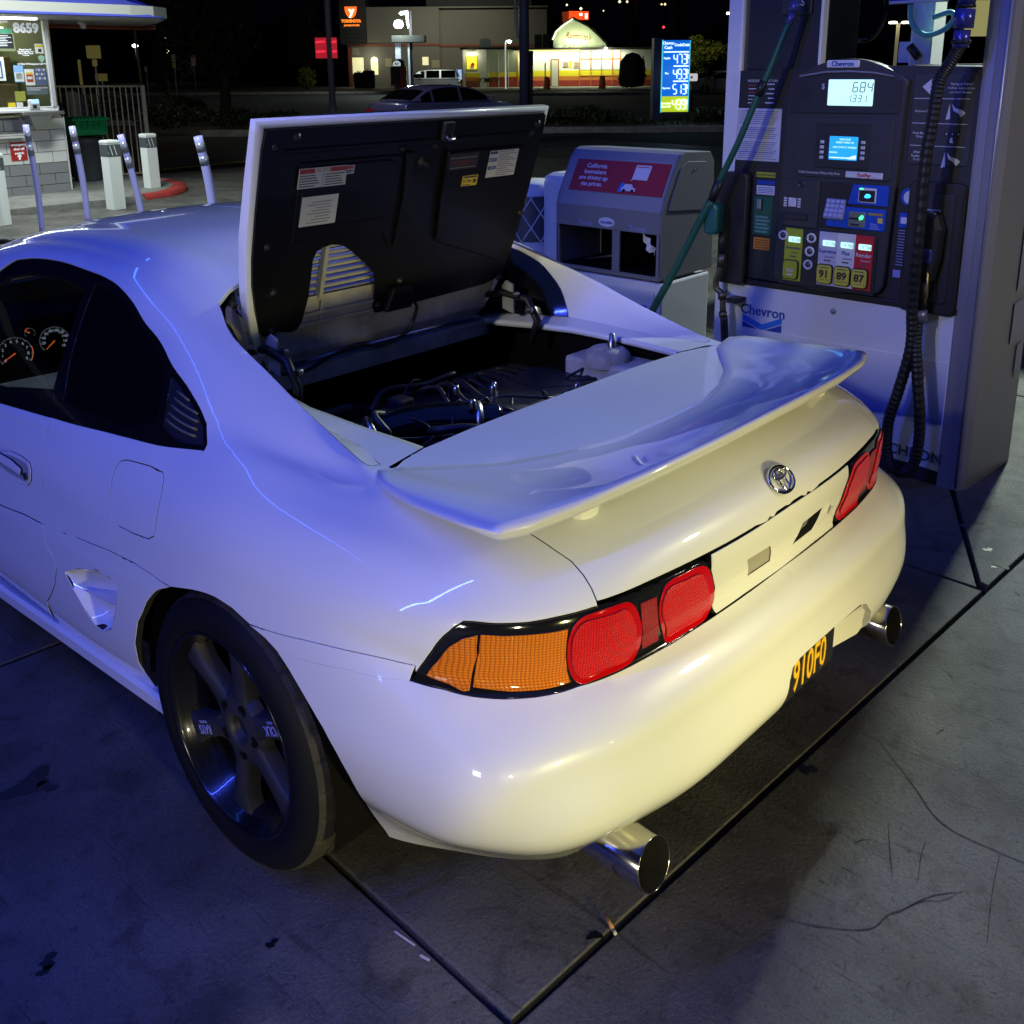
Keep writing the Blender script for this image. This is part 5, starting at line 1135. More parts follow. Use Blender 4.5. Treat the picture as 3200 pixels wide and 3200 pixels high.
# window
fr = MB(); fr.box((4.497, 13.30, 1.76), (.062, .06, 1.15), bev=.006).box((1.5, 13.30, 1.185), (6.1, .06, .05), bev=.006).box((1.5, 13.30, 2.345), (6.1, .06, .05), bev=.006); fr.build('window_frame', M_white, kiosk)
M_kg = glassy('kiosk_glass', col=(.8, .85, .82)); MB().quad((-1.5, 13.305, 1.2), (4.47, 13.305, 1.2), (4.47, 13.305, 2.33), (-1.5, 13.305, 2.33)).build('window_pane', M_kg, kiosk)
M_in = mat('kiosk_inside', (.12, .14, .08), .7); mb = MB(); mb.quad((-1.5, 15.3, 1.0), (4.58, 15.3, 1.0), (4.58, 15.3, 2.4), (-1.5, 15.3, 2.4)).quad((4.58, 13.35, 1.0), (4.58, 15.3, 1.0), (4.58, 15.3, 2.4), (4.58, 13.35, 2.4)).quad((-1.5, 13.35, 1.08), (4.58, 13.35, 1.08), (4.58, 15.3, 1.08), (-1.5, 15.3, 1.08)); mb.build('room', M_in, kiosk)
MB().box((3.9, 14.2, 1.30), (.9, .4, .4), bev=.02).box((4.3, 14.6, 1.75), (.35, .3, .25), bev=.02).box((3.6, 15.1, 1.9), (1.6, .2, .5)).build('shelving', mat('shelf_stock', (.20, .14, .06), .7), kiosk)
MB().box((4.14, 13.7, 2.05), (.22, .04, .24), bev=.02).build('menu_panel', mat('pale_green_panel', (.5, .55, .35), .5, emit=(.55, .62, .35), estr=.6), kiosk)
MB().box((3.95, 14.9, 2.26), (1.2, .3, .05)).build('ceiling_light', mat('warm_tube', (1, 1, .8), .5, emit=(.85, .95, .6), estr=3.0), kiosk)
point('kiosk_room_lamp', (3.9, 14.4, 2.15), 14, (1.0, .95, .7), .15)
KF = frame_of((0, 13.288, 0), (1, 0, 0), (0, 0, 1))
def kbox(x0, z0, x1, z1, m, name='window_sticker', y=0, par=kiosk): return MB().prism([(x0, z0), (x1, z0), (x1, z1), (x0, z1)], .002, KF @ Matrix.Translation((0, 0, y))).build(name, m, par)
ktext = lambda s_, x, z, sz, m, par, al='CENTER', b=0.0: text('sign_lettering', s_, sz, KF @ Matrix.Translation((x, z, .005)), m, par, ext=.001, align=al, bold=b)
M_wlet = mat('glowing_white_vinyl', (.85, .85, .85), .4, emit=(.8, .9, 1.0), estr=.25); M_klet = mat('black_vinyl', (.02, .02, .02), .5); M_grn = mat('green_print', (.12, .50, .30), .5); M_cream = mat('cream_sign', (.75, .75, .68), .5)  # white lettering is given a faint glow of its own
ktext('8659', 4.245, 2.213, .165, M_wlet, kiosk, b=.008)
kbox(3.72, 2.145, 4.06, 2.205, M_grn); d_ = kbox(3.72, 1.955, 4.06, 2.14, M_klet)
for k in range(7): kbox(3.74, 2.115 - k * .021, 4.0 + .04 * math.sin(k * 2), 2.122 - k * .021, M_wlet, y=.003)
s1 = kbox(4.33, 1.895, 4.44, 2.02, M_cream); kbox(4.335, 1.98, 4.435, 2.005, M_lyel, y=.003); kbox(4.37, 1.915, 4.41, 1.955, M_klet, y=.003)
M_sh = mat('shield_green', (.35, .55, .42), .4); MB().prism([(4.36, 1.86), (4.36, 1.82), (4.40, 1.775), (4.44, 1.82), (4.44, 1.86), (4.40, 1.875)], .002, KF).build('window_sticker', M_sh, kiosk)
for k, t_ in enumerate(('Please Keep ID', 'Visa Accepting Your', 'Safety Glass Thank', 'You For')): ktext(t_, 4.20, 1.945 - k * .024, .026, M_wlet, kiosk, b=.001)
ktext('In Case Of Emergency Call 911', 4.27, 1.762, .030, M_wlet, kiosk, b=.001)
kbox(4.015, 1.53, 4.14, 1.745, mat('blue_notice', (.25, .45, .75), .5)); kbox(4.02, 1.54, 4.135, 1.655, M_cream, y=.003)
for k in range(6): kbox(4.035, 1.64 - k * .014, 4.11 + .012 * (k % 2), 1.645 - k * .014, M_ink, y=.006)
s2 = kbox(4.15, 1.487, 4.275, 1.697, M_cream); kbox(4.17, 1.63, 4.255, 1.655, M_lyel, y=.003); kbox(4.17, 1.53, 4.255, 1.625, M_lred, y=.003); kbox(4.18, 1.565, 4.245, 1.60, M_cream, y=.006)
s3 = kbox(4.283, 1.487, 4.442, 1.712, mat('slate_notice', (.10, .13, .22), .5))
for a in range(3):
    for b in range(4): kbox(4.30 + b * .033, 1.67 - a * .055, 4.322 + b * .033, 1.70 - a * .055, M_cream if (a + b) % 2 else M_decal, y=.003)
kbox(4.15, 1.365, 4.43, 1.468, mat('slate_strip', (.12, .15, .17), .5)); ktext('Your Gasoline Purchase Includes', 4.29, 1.452, .021, M_wlet, kiosk); ktext('The Following Taxes...', 4.25, 1.428, .021, M_wlet, kiosk)
kbox(3.99, 1.285, 4.125, 1.412, mat('olive_card', (.30, .30, .05), .6)); kbox(3.885, 1.20, 3.98, 1.27, M_lyel); kbox(3.995, 1.20, 4.078, 1.27, M_cream); kbox(3.72, 1.55, 3.905, 1.85, M_cream); kbox(3.74, 1.58, 3.87, 1.80, M_lblue, y=.003); kbox(3.76, 1.60, 3.85, 1.74, M_cream, y=.005)
# counter, drawer, card terminal
MB().box((1.4, 13.13, 1.165), (6.0, .34, .035), bev=.008).build('counter', M_white, kiosk); MB().box((4.2, 13.1, 1.13), (.56, .28, .045), bev=.01).build('drawer_ledge', M_steel2, kiosk)
mb = MB(); mb.prism([(0, 0), (.30, 0), (.22, -.13), (.04, -.13)], .22, frame_of((4.0, 13.06, 1.105), (1, 0, 0), (0, 0, 1)) @ Matrix.Translation((0, 0, -.1))); mb.build('cash_drawer', M_steel2, kiosk)
MB().box((3.0, 13.2, .865), (2.0, .14, .02)).box((3.0, 13.2, .845), (2.0, .12, .06), bev=.01).build('pipe_ledge', M_wpaint, kiosk)
MB().tube([(4.02, 13.24, .93), (4.02, 13.24, 1.09)], .03, 12).build('conduit', M_wpaint, kiosk)
term = empty('card_terminal', (0, 0, 0), 0, 'small card terminal standing on the kiosk counter', 'card terminal')
MB().box((4.09, 12.98, 1.245), (.14, .07, .135), bev=.02).build('terminal_body', mat('pale_terminal', (.55, .55, .55), .4), term)
MB().box((4.092, 12.942, 1.285), (.10, .004, .05)).build('terminal_screen', mat('terminal_screen', (.3, .5, .9), .3, emit=(.35, .55, 1.0), estr=1.2), term)
MB().box((4.085, 12.942, 1.22), (.05, .004, .04)).box((4.1, 13.0, 1.155), (.05, .05, .08)).build('receipt_slot', M_blk, term)
# emergency sign
kbox(3.833, .512, 4.047, .755, mat('red_sign', (.42, .02, .02), .45), 'emergency_sign')
for k, t_ in enumerate(('emergency', 'shut off', 'switch')): ktext(t_, 3.945, .722 - k * .056, .046, M_wlet, kiosk, b=.0015)
MB().prism([(3.928, .525), (3.952, .525), (3.952, .565), (3.968, .560), (3.968, .573), (3.940, .600), (3.912, .573), (3.912, .560), (3.928, .565)], .003, KF @ Matrix.Translation((0, 0, .003))).build('sign_arrow', M_wlet, kiosk)
# roof: sloping fascia with blue light painted in, underside, tube light
rf = MB(); rf.prism([(-7, 11.8), (4.95, 11.8), (5.30, 11.86), (5.62, 12.1), (6.3, 13.6), (6.95, 15.9), (-7, 15.9)], .135, Matrix.Translation((0, 0, 2.33))); roof = rf.build('roof', mat('roof_underside', (.45, .44, .40), .7), kiosk)
EDG = [(-7, 11.8), (4.90, 11.8), (5.25, 11.84), (5.42, 11.95), (5.62, 12.15), (6.3, 13.6), (6.95, 15.9)]
mb = MB(); mb.grid(lambda i, j: (EDG[i][0] + (0, .02, -.10, -1.2)[j] * (1 if i > 1 else 0) , EDG[i][1] + (-.02, -.03, .12, 1.4)[j] * (1 if i < 4 else .3), (2.315, 2.325, 2.46, 2.95)[j]), 7, 4, smooth=False); mb.build('fascia', M_rooftint, roof)
mb = MB(); mb.grid(lambda i, j: ((5.02 + .9 * j / 1 * 0) + (i / 6) * 1.75, 14.6 - .02 * j, 2.29 + .075 * j), 7, 2)
for k in range(14): mb.tube([(5.02 + k * .125, 14.55, 2.29), (5.02 + k * .125, 14.55, 2.37)], .012, 6)
mb.tube([(5.0, 14.54, 2.295), (6.8, 14.54, 2.295)], .022, 8).tube([(5.0, 14.54, 2.345), (6.8, 14.54, 2.345)], .022, 8); mb.build('roof_tiles', M_orange, roof)
MB().box((1.6, 12.85, 2.315), (5.2, .07, .022)).build('tube_light', mat('white_tube', (1, 1, 1), .5, emit=(.85, .95, 1.0), estr=9.0), roof)
area('kiosk_tube_light', (2.6, 12.85, 2.29), (2.6, 12.5, 0), 3.2, .08, 55, (.86, .97, 1.0))
dc = empty('security_camera', (0, 0, 0), 0, 'white dome security camera under the kiosk roof', 'camera')
MB().lathe([(0, 0), (.05, 0), (.055, -.02), (.05, -.04)], 16, Matrix.Translation((5.1, 13.5, 2.335))).build('mount', M_white, dc); mb = MB(); mb.lathe([(0, .04), (.03, .035), (.045, 0), (.04, -.04), (.02, -.06), (0, -.06)], 16, Matrix.Translation((5.12, 13.48, 2.29))); mb.build('camera_head', M_white, dc)
MB().lathe([(0, -.061), (.02, -.061), (.022, -.05)], 12, Matrix.Translation((5.12, 13.46, 2.288)) @ Matrix.Rotation(.9, 4, 'X')).build('lens', M_gloss, dc)
# ----- iron fence panel
fence = empty('iron_fence', (6.4, 14.4, 0), 0, 'cream iron bar fence panel beside the kiosk', 'fence'); fence.location = (0, 0, 0)
M_fe = mat('cream_iron_paint', (.85, .74, .50), .5)
FA, FB = Vector((4.95, 14.62, 0)), Vector((6.40, 14.46, 0))
MB().tube([FA + Vector((0, 0, 1.45)), FB + Vector((0, 0, 1.43))], .016, 6).tube([FA + Vector((0, 0, .09)), FB + Vector((0, 0, .09))], .016, 6).build('fence_rail', M_fe, fence)
MB().box((6.43, 14.45, .72), (.05, .05, 1.45), bev=.004).build('fence_post', M_fe, fence)
for k in range(16):
    p = FA + (FB - FA) * ((k + .6) / 16.2); MB().box((p.x, p.y, .76), (.014, .014, 1.36)).build('fence_bar', M_fe, fence)
# ----- bins and crate
can = empty('trash_can', (0, 0, 0), 0, 'round grey plastic trash can in front of the iron fence', 'trash can')
M_gcan = mat('grey_can_plastic', (.055, .062, .075), .5)
TC = Matrix.Translation((5.33, 14.28, .07))
MB().lathe([(.0, 0), (.205, 0), (.21, .02), (.245, .55), (.26, .56), (.262, .62), (.25, .625), (.24, .61)], 28, TC).build('can_body', M_gcan, can); MB().box((5.59, 14.1, .60), (.05, .06, .04), bev=.01).build('handle', M_gcan, can)
MB().lathe([(0, .66), (.25, .655), (.27, .63), (.262, .62)], 28, TC).build('can_lid', M_blk, can)
tote = empty('storage_crate', (0, 0, 0), 0, 'bright green lidded plastic tote crate on top of the grey trash can', 'crate')
M_grt = mat('green_plastic', (.01, .36, .11), .38)
mb = MB(); mb.box((5.35, 14.25, .86), (.50, .36, .24), taper=1.0, bev=.02); mb.box((5.35, 14.25, .975), (.57, .43, .03), bev=.008); mb.build('crate_body', M_grt, tote)
mb = MB()
for x_ in np.linspace(5.11, 5.57, 6): mb.box((x_, 14.05, .90), (.010, .03, .14))
for z_ in (.87, .92, .96): mb.box((5.32, 14.05, z_), (.46, .03, .010))
mb.build('crate_flap', M_grt, tote)
for k in range(9): MB().box((5.12 + k * .056, 14.22, 1.0), (.03, .32, .025), bev=.006).build('lid_rib', M_grt, tote)
bb = empty('round_hat_box', (0, 0, 0), 0, 'black round lidded tub beside the kiosk corner behind the green crate', 'tub'); bb.name = 'round_tub'
MB().lathe([(0, .06), (.10, .055), (.12, .04), (.12, -.05), (.13, -.06), (.13, -.09), (.0, -.10)], 20, Matrix.Translation((5.02, 14.50, 1.17))).build('tub_body', M_blk, bb)
wb_ = empty('white_post', (0, 0, 0), 0, 'thick round topped white post behind the iron fence', 'bollard')
MB().lathe([(.11, 0), (.11, 1.24), (.10, 1.31), (.06, 1.35), (0, 1.36)], 20, Matrix.Translation((6.0, 16.0, 0))).build('post_body', M_white, wb_)
wb2 = tag(MB().lathe([(.06, 0), (.06, 1.28), (0, 1.30)], 16, Matrix.Translation((6.17, 15.95, 0))).build('grey_post', mat('blue_grey_post', (.25, .27, .4), .5)), 'slim grey post beside the round white post behind the fence', 'bollard')
# ----- square bollards with reflective bands
M_bol = mat('bollard_white', (.66, .68, .64), .55); noise_bump(M_bol, 60, .3, .003)
M_band = mat('dark_reflective_band', (.07, .08, .085), .4)
def sq_bollard(x, y, h, wd, label, rz=0.1):
    b = empty('square_bollard', (x, y, 0), rz, label, 'bollard', 'white square bollards by the kiosk')
    mb = MB(); mb.box((0, 0, h * .49), (wd, wd, h * .98)); mb.prism([(-wd / 2 - .004, -wd / 2 - .004), (wd / 2 + .004, -wd / 2 - .004), (wd / 2 + .004, wd / 2 + .004), (-wd / 2 - .004, wd / 2 + .004)], .035, Matrix.Translation((0, 0, h * .955)), bev=.02); mb.build('bollard_body', M_bol, b)
    bd = MB().box((0, 0, h * .85), (wd + .006, wd + .006, h * .17)).build('reflective_band', M_band, b)
    for k in range(3):
        for s_, fx in ((0, 'f'),):
            MB().prism([(-wd / 2 + k * wd / 3, -.07 * h), (-wd / 2 + k * wd / 3 + .010, -.07 * h), (-wd / 2 + k * wd / 3 + .010 - .03, .07 * h), (-wd / 2 + k * wd / 3 - .03, .07 * h)] if k else [(-wd / 2, -.02), (-wd / 2 + .012, -.05), (-wd / 2 + .012, -.04), (-wd / 2, -.01)], .001, frame_of((0, -wd / 2 - .004, h * .85), (1, 0, 0), (0, 0, 1))).build('band_stripe', M_bol, bd)
    MB().prism([(-.05, -.06), (-.04, -.06), (.0, .06), (-.01, .06)], .001, frame_of((wd / 2 + .004, 0, h * .85), (0, 1, 0), (0, 0, 1))).build('band_stripe', M_bol, bd)
    return b
sq_bollard(4.235, 11.32, .85, .165, 'white square bollard with striped dark band, nearer one left of the leaning marker post')
sq_bollard(5.435, 12.60, .82, .16, 'white square bollard with striped dark band standing on the red kerb island')
sq_bollard(2.74, 11.07, .80, .16, 'white square bollard cut off by the left edge of the picture')
# ----- flexible marker posts
M_del = mat('marker_blue_light_tint', (.40, .40, .85), .35); M_delb = mat('marker_reflector', (.30, .31, .42), .25, .4)  # blue of the strip light is painted into the white posts
def marker(x0, y0, x1, h, r, label):
    b = empty('marker_post', (x0, y0, 0), 0, label, 'marker post', 'white flexible marker posts beyond the car')
    T_ = Vector((x1 - x0, 0, h)); P = lambda t: T_ * t + Vector((.02 * math.sin(PI * t), 0, 0))
    MB().tube([P(t) for t in np.linspace(0, 1, 9)], r, 14).tube([P(0), P(.02)], r * 1.7, 14).build('post_tube', M_del, b)
    for a, c_ in ((.80, .92), (.62, .74)) if h < 1 else ((.86, .95), (.74, .83)): MB().tube([P(a), P(c_)], r + .002, 14).build('reflector', M_delb, b)
marker(2.563, 9.589, 2.540, 1.155, .029, 'leftmost marker post, standing before the emergency sign of the kiosk')
marker(3.222, 9.951, 3.168, 1.102, .033, 'second marker post from the left, before the grey trash can')
marker(3.955, 10.146, 3.794, .972, .036, 'leaning marker post overlapping the nearer square bollard')
marker(4.912, 10.203, 4.792, .90, .053, 'thick leaning marker post standing alone right of the kerb island')
ct = tag(MB().tube([(2.30, 9.5, .02), (2.2, 9.55, .05), (2.12, 9.62, .04)], .03, 8).build('rubber_hose_end', M_blk), 'black rubber lump on the ground at the left edge', 'litter')

# ------------------------------------------------------------------ fuel pump
M_pwhite = mat('pump_white_panel', (.66, .66, .68), .33)
M_pgrey = mat('pump_dark_grey', (.020, .020, .023), .42); noise_bump(M_pgrey, 160, .12, .001)
M_pgrey2 = mat('pump_mid_grey', (.034, .034, .038), .4)
M_psilver = mat('pump_silver', (.30, .30, .33), .33, .5)
M_pblue = mat('chevron_blue', (.01, .07, .48), .35); M_pblue2 = mat('chevron_light_blue', (.02, .16, .62), .35); M_pred = mat('pump_red', (.55, .02, .03), .4)
M_pyel = mat('button_yellow', (.62, .55, .06), .4); M_pygr = mat('diesel_green', (.36, .42, .02), .4); M_lav = mat('lavender_panel', (.52, .50, .62), .4)
M_let = mat('white_print', (.62, .62, .66), .5); M_dkb = mat('navy_print', (.01, .05, .32), .4)
M_lcd = mat('lcd_backlight', (.5, .8, .7), .4, emit=(.52, .92, .86), estr=1.05); M_lcdk = mat('lcd_segment', (.01, .03, .05), .6)
M_scr = mat('pump_screen', (.02, .3, .6), .3, emit=(.02, .36, .80), estr=1.0); M_scrl = mat('screen_print', (.8, .9, 1), .4, emit=(.6, .85, 1.0), estr=1.0)
pump = empty('fuel_pump', (2.45, .95, 0), 0, 'tall grey and white fuel pump with lit price display and yellow grade buttons', 'fuel pump'); pump.location = (0, 0, 0)
def PM(x, z=0): return frame_of((x, 0, 0), (0, -1, 0), (0, 0, 1))
def pb(y0, z0, y1, z1, x, th, m, name, par=pump, bev=.004, r=None):
    """a plate facing the car, its face at x, th deep; y0 > y1 runs left to right as seen"""
    if r: return MB().prism(rrect(y0 - y1, z1 - z0, r, cx=-(y0 + y1) / 2, cy=(z0 + z1) / 2), th, PM(x + th), bev=bev).build(name, m, par)
    return MB().box((x + th / 2, (y0 + y1) / 2, (z0 + z1) / 2), (th, abs(y0 - y1), z1 - z0), bev=bev).build(name, m, par)
def pt(s_, y, z, sz, x, m, par=pump, al='CENTER', sx=1, b=0.0, name='lettering', sh=0): return text(name, s_, sz, PM(x) @ Matrix.Translation((-y, z, .0)), m, par, ext=.0006, sx=sx, bold=b, align=al, shear=sh)
def pl(pts, x, th, m, name, par=pump, bev=0): return MB().prism([(-p[0], p[1]) for p in pts], th, PM(x + th), bev=bev).build(name, m, par)
pb(1.50, .0, .46, .72, 2.215, .50, M_pgrey2, 'plinth')
pl([(1.535, .12), (.467, .06), (.467, .722), (.67, .722), (1.455, .722), (1.535, .70)], 2.20, .018, M_pwhite, 'lower_panel', bev=.003)
pb(1.52, .0, .466, .06, 2.208, .3, M_pgrey2, 'kick_plate')
# blue wave and lettering on the lower panel
lp = bpy.data.objects['lower_panel']
M_wave = mat('wave_gradient', (.1, .2, .7), .33); nt = M_wave.node_tree; tc = nt.nodes.new('ShaderNodeTexCoord'); sp = nt.nodes.new('ShaderNodeSeparateXYZ'); rp_ = nt.nodes.new('ShaderNodeValToRGB'); mr = nt.nodes.new('ShaderNodeMapRange')
mr.inputs['From Min'].default_value = .24; mr.inputs['From Max'].default_value = .52; nt.links.new(tc.outputs['Object'], sp.inputs[0]); nt.links.new(sp.outputs['Z'], mr.inputs['Value']); nt.links.new(mr.outputs['Result'], rp_.inputs['Fac']); nt.links.new(rp_.outputs['Color'], bsdf(M_wave).inputs['Base Color'])
rp_.color_ramp.elements[0].color = (.01, .07, .45, 1); rp_.color_ramp.elements[1].color = (.66, .66, .68, 1)
pl([(1.5, .52), (1.5, .30), (1.2, .26), (.95, .25), (.78, .255), (.66, .262), (.60, .272), (.52, .258), (.472, .262), (.472, .52)], 2.1975, .0025, M_wave, 'blue_wave', lp)
pt('Chevron', 1.29, .603, .062, 2.1985, M_dkb, lp, b=.0012)
pl([(1.387, .580), (1.290, .545), (1.194, .588), (1.194, .560), (1.290, .517), (1.387, .552)], 2.1985, .0015, M_pblue2, 'chevron_mark', lp)
pl([(1.387, .548), (1.290, .513), (1.194, .556), (1.194, .520), (1.290, .478), (1.387, .512)], 2.1985, .0015, M_dkb, 'chevron_mark', lp); pl([(1.387, .508), (1.290, .474), (1.194, .516), (1.194, .50), (1.290, .455), (1.387, .49)], 2.1985, .0015, M_pred, 'chevron_mark', lp)
pt('with', .715, .150, .050, 2.1985, M_ink, lp); pt('TECHRON', .60, .115, .062, 2.1985, M_ink, lp, b=.0012)
MB().lathe([(0, .006), (.006, .006), (.012, .004), (.013, 0)], 16, PM(2.20) @ Matrix.Translation((-.962, .655, 0))).build('panel_lock', M_psilver, lp)
# left white upright and upper column
pb(1.535, .70, 1.462, 2.2, 2.205, .40, M_pwhite, 'upright', bev=.008)
pb(1.447, 1.64, 1.110, 2.2, 2.225, .34, M_pgrey, 'upper_column', bev=.006)
pb(1.112, 1.66, 1.100, 2.2, 2.20, .05, M_pwhite, 'column_edge'); pb(1.290, 1.86, 1.156, 2.2, 2.21, .02, M_pgrey2, 'column_label')
pt('SS', 1.205, 1.905, .04, 2.2085, M_let, bpy.data.objects['column_label'])
# head
pl([(1.475, .745), (1.462, 1.640), (1.21, 1.650), (.73, 1.655), (.458, 1.650), (.458, .735)], 2.20, .36, M_pgrey, 'head', bev=.006)
head = bpy.data.objects['head']
pb(1.50, .715, .46, .742, 2.192, .30, M_blk, 'head_skirt')
arch_ = [(1.208, 1.50)] + [(1.205 - .485 * t, 1.604 + .102 * math.sin(PI * (t * .86 + .07)) ** 1.0 - .022) for t in np.linspace(0, 1, 15)] + [(.722, 1.58), (.745, .80), (.765, .765), (.84, .748), (1.0, .742), (1.15, .745), (1.225, .76), (1.243, .79)]
pl(arch_, 2.165, .05, M_pgrey2, 'console', bev=.010); cons = bpy.data.objects['console']
pl([(1.196, 1.47), (1.196, 1.592), (1.14, 1.612), (1.05, 1.622), (.95, 1.624), (.85, 1.619), (.78, 1.608), (.742, 1.595), (.742, 1.475)], 2.158, .012, M_pgrey, 'display_bezel', cons, bev=.003)
pl([(1.16, 1.614), (1.05, 1.630), (.95, 1.632), (.85, 1.627), (.77, 1.614), (.77, 1.618), (.85, 1.633), (.95, 1.639), (1.05, 1.637), (1.16, 1.620)], 2.150, .01, M_psilver, 'brow', cons)
pb(1.050, 1.649, .915, 1.678, 2.155, .008, M_pwhite, 'name_badge', cons, r=.006); pt('Chevron', .982, 1.6635, .026, 2.1535, M_dkb, cons, b=.0006)
pb(1.036, 1.503, .849, 1.604, 2.1535, .004, M_lcd, 'price_display', cons, r=.004)
# seven segment digits
SEG = {'0': 'abcdef', '1': 'bc', '2': 'abged', '3': 'abgcd', '4': 'fgbc', '5': 'afgcd', '6': 'afgedc', '7': 'abc', '8': 'abcdefg', '9': 'abcfgd', '-': 'g'}
def seg(s_, x, z, h, M, m, par, w=.52, t=.09, name='digit', slant=.10, gap=.30, ext=.001):
    """seven segment figures, lower left at x, z in the frame M"""
    cx = x
    for ch in s_:
        if ch == '.': MB().prism([(cx - .5 * t * h, z), (cx + .6 * t * h, z), (cx + .6 * t * h, z + t * h), (cx - .5 * t * h, z + t * h)], ext, M).build(name, m, par); continue
        W_ = w * h; mb = MB(); T_ = t * h; q = .15 * T_
        bars = {'a': ((T_ * .6, h), (W_ - T_ * .6, h)), 'g': ((T_ * .6, h / 2), (W_ - T_ * .6, h / 2)), 'd': ((T_ * .6, 0), (W_ - T_ * .6, 0)), 'f': ((0, h / 2 + T_ * .6), (0, h - T_ * .6)), 'e': ((0, T_ * .6), (0, h / 2 - T_ * .6)), 'b': ((W_, h / 2 + T_ * .6), (W_, h - T_ * .6)), 'c': ((W_, T_ * .6), (W_, h / 2 - T_ * .6))}
        for k in SEG[ch]:
            (x0, y0), (x1, y1) = bars[k]; hz = y0 == y1
            P = [(x0 - T_ * .4, y0), (x0, y0 - T_ / 2), (x1, y0 - T_ / 2), (x1 + T_ * .4, y0), (x1, y0 + T_ / 2), (x0, y0 + T_ / 2)] if hz else [(x0, y0 - T_ * .4), (x0 + T_ / 2, y0), (x0 + T_ / 2, y1), (x0, y1 + T_ * .4), (x0 - T_ / 2, y1), (x0 - T_ / 2, y0)]
            mb.prism([(cx + p[0] + slant * p[1], z + p[1]) for p in P], ext, M)
        mb.build(name, m, par); cx += W_ + gap * h
PD = bpy.data.objects['price_display']
seg('6.84', -.932, 1.557, .036, PM(2.153), M_lcdk, PD); seg('1.331', -.952, 1.519, .026, PM(2.153), M_lcdk, PD)
pt('$', 1.058, 1.577, .030, 2.1575, M_let, cons)
for k in range(6): pb(1.151, 1.516 + k * .0105, 1.107, 1.519 + k * .0105, 2.156, .004, M_blk, 'speaker_slot', cons, bev=0); pb(.785, 1.508 + k * .016, .744, 1.510 + k * .016, 2.156, .004, M_blk, 'speaker_slot', cons, bev=0)
pb(1.16, 1.215, .755, 1.455, 2.158, .012, M_pgrey2, 'mid_panel', cons, r=.012); pb(1.072, 1.255, .846, 1.432, 2.152, .012, M_pgrey, 'screen_frame', cons, r=.008); pb(1.072, 1.425, .846, 1.432, 2.151, .012, M_blk, 'screen_shade', cons, bev=0)
scr = pb(1.012, 1.290, .892, 1.384, 2.1485, .004, M_scr, 'payment_screen', cons, r=.004)
for k, (t_, z_) in enumerate((('WELCOME', 1.372), ('INSERT CARD OR', 1.360), ('ASK LOYALTY AWARD', 1.341))): pt(t_, .945, z_, .0095, 2.148, M_scrl, scr)
pt('ESPAÑOL', .99, 1.320, .008, 2.148, M_scrl, scr); pb(1.005, 1.297, .915, 1.302, 2.1478, .001, M_scrl, 'screen_bar', scr, bev=0); pl([(.93, 1.296), (.895, 1.296), (.895, 1.312), (.91, 1.309)], 2.1478, .001, M_scrl, 'screen_art', scr)
for k in range(4): pb(1.052, 1.291 + k * .0205, 1.034, 1.304 + k * .0205, 2.148, .006, M_let, 'soft_key', cons, r=.003); pb(.880, 1.295 + k * .0205, .862, 1.308 + k * .0205, 2.148, .006, M_let, 'soft_key', cons, r=.003)
pt('Cash Customers Please Pay First', 1.050, 1.234, .0135, 2.1565, M_let, cons); pb(.937, 1.222, .783, 1.248, 2.155, .006, M_pwhite, 'pay_strip', cons, r=.003); pt('FastPay', .860, 1.235, .019, 2.1545, M_pred, cons, b=.0005, sh=.2)
pb(1.207, 1.003, 1.042, 1.20, 2.156, .012, M_pgrey2, 'receipt_panel', cons, r=.008); MB().lathe([(0, .003), (.010, .003), (.014, .006), (.016, .0)], 20, PM(2.156) @ Matrix.Translation((-1.126, 1.182, 0))).build('panel_lock', M_pgrey, cons)
pb(1.178, 1.085, 1.140, 1.124, 2.154, .003, M_let, 'receipt_label', cons, r=.002)
for k in range(4): pb(1.197, 1.085 + k * .0105, 1.184, 1.092 + k * .0105, 2.154, .003, M_let, 'receipt_label', cons, bev=0); pb(1.134, 1.085 + k * .0105, 1.121, 1.092 + k * .0105, 2.154, .003, M_let, 'receipt_label', cons, bev=0)
pb(1.196, 1.032, 1.085, 1.062, 2.148, .02, M_pgrey, 'receipt_slot', cons, r=.006)
pb(1.036, 1.012, .905, 1.198, 2.160, .006, M_blk, 'keypad_recess', cons, bev=0); kp = MB().box((0, 0, 0), (.086, .085, .02), bev=.004, M=PM(2.152) @ Matrix.Translation((-.966, 1.092, .0)) @ Matrix.Rotation(-.35, 4, 'X')).build('keypad', mat('keypad_metal', (.30, .30, .42), .35, .6), cons)
for a in range(4):
    for b in range(4): MB().box((0, 0, 0), (.015, .014, .006), bev=.002, M=PM(2.152) @ Matrix.Translation((-.966, 1.092, 0)) @ Matrix.Rotation(-.35, 4, 'X') @ Matrix.Translation((-.030 + a * .020, -.028 + b * .019, .012))).build('key', mat('key_metal', (.45, .45, .6), .35, .5) if 'key_metal' not in bpy.data.materials else bpy.data.materials['key_metal'], kp)
pb(1.00, 1.02, .915, 1.052, 2.145, .02, M_pblue, 'keypad_skirt', cons, bev=.004)
pl([(.915, 1.118), (.898, 1.197), (.752, 1.20), (.752, 1.118)], 2.150, .012, M_pblue, 'tap_panel', cons, bev=.003); pb(.872, 1.128, .799, 1.187, 2.146, .006, M_let, 'tap_reader', cons, r=.005); pb(.867, 1.133, .803, 1.178, 2.1445, .004, M_blk, 'tap_face', cons, bev=0)
pl([(.846, 1.152), (.838, 1.164), (.824, 1.164), (.818, 1.155), (.826, 1.148), (.840, 1.148)], 2.1435, .001, mat('tap_glow', (.1, .4, 1), .4, emit=(.02, .35, 1.0), estr=3.0), 'tap_symbol', cons)
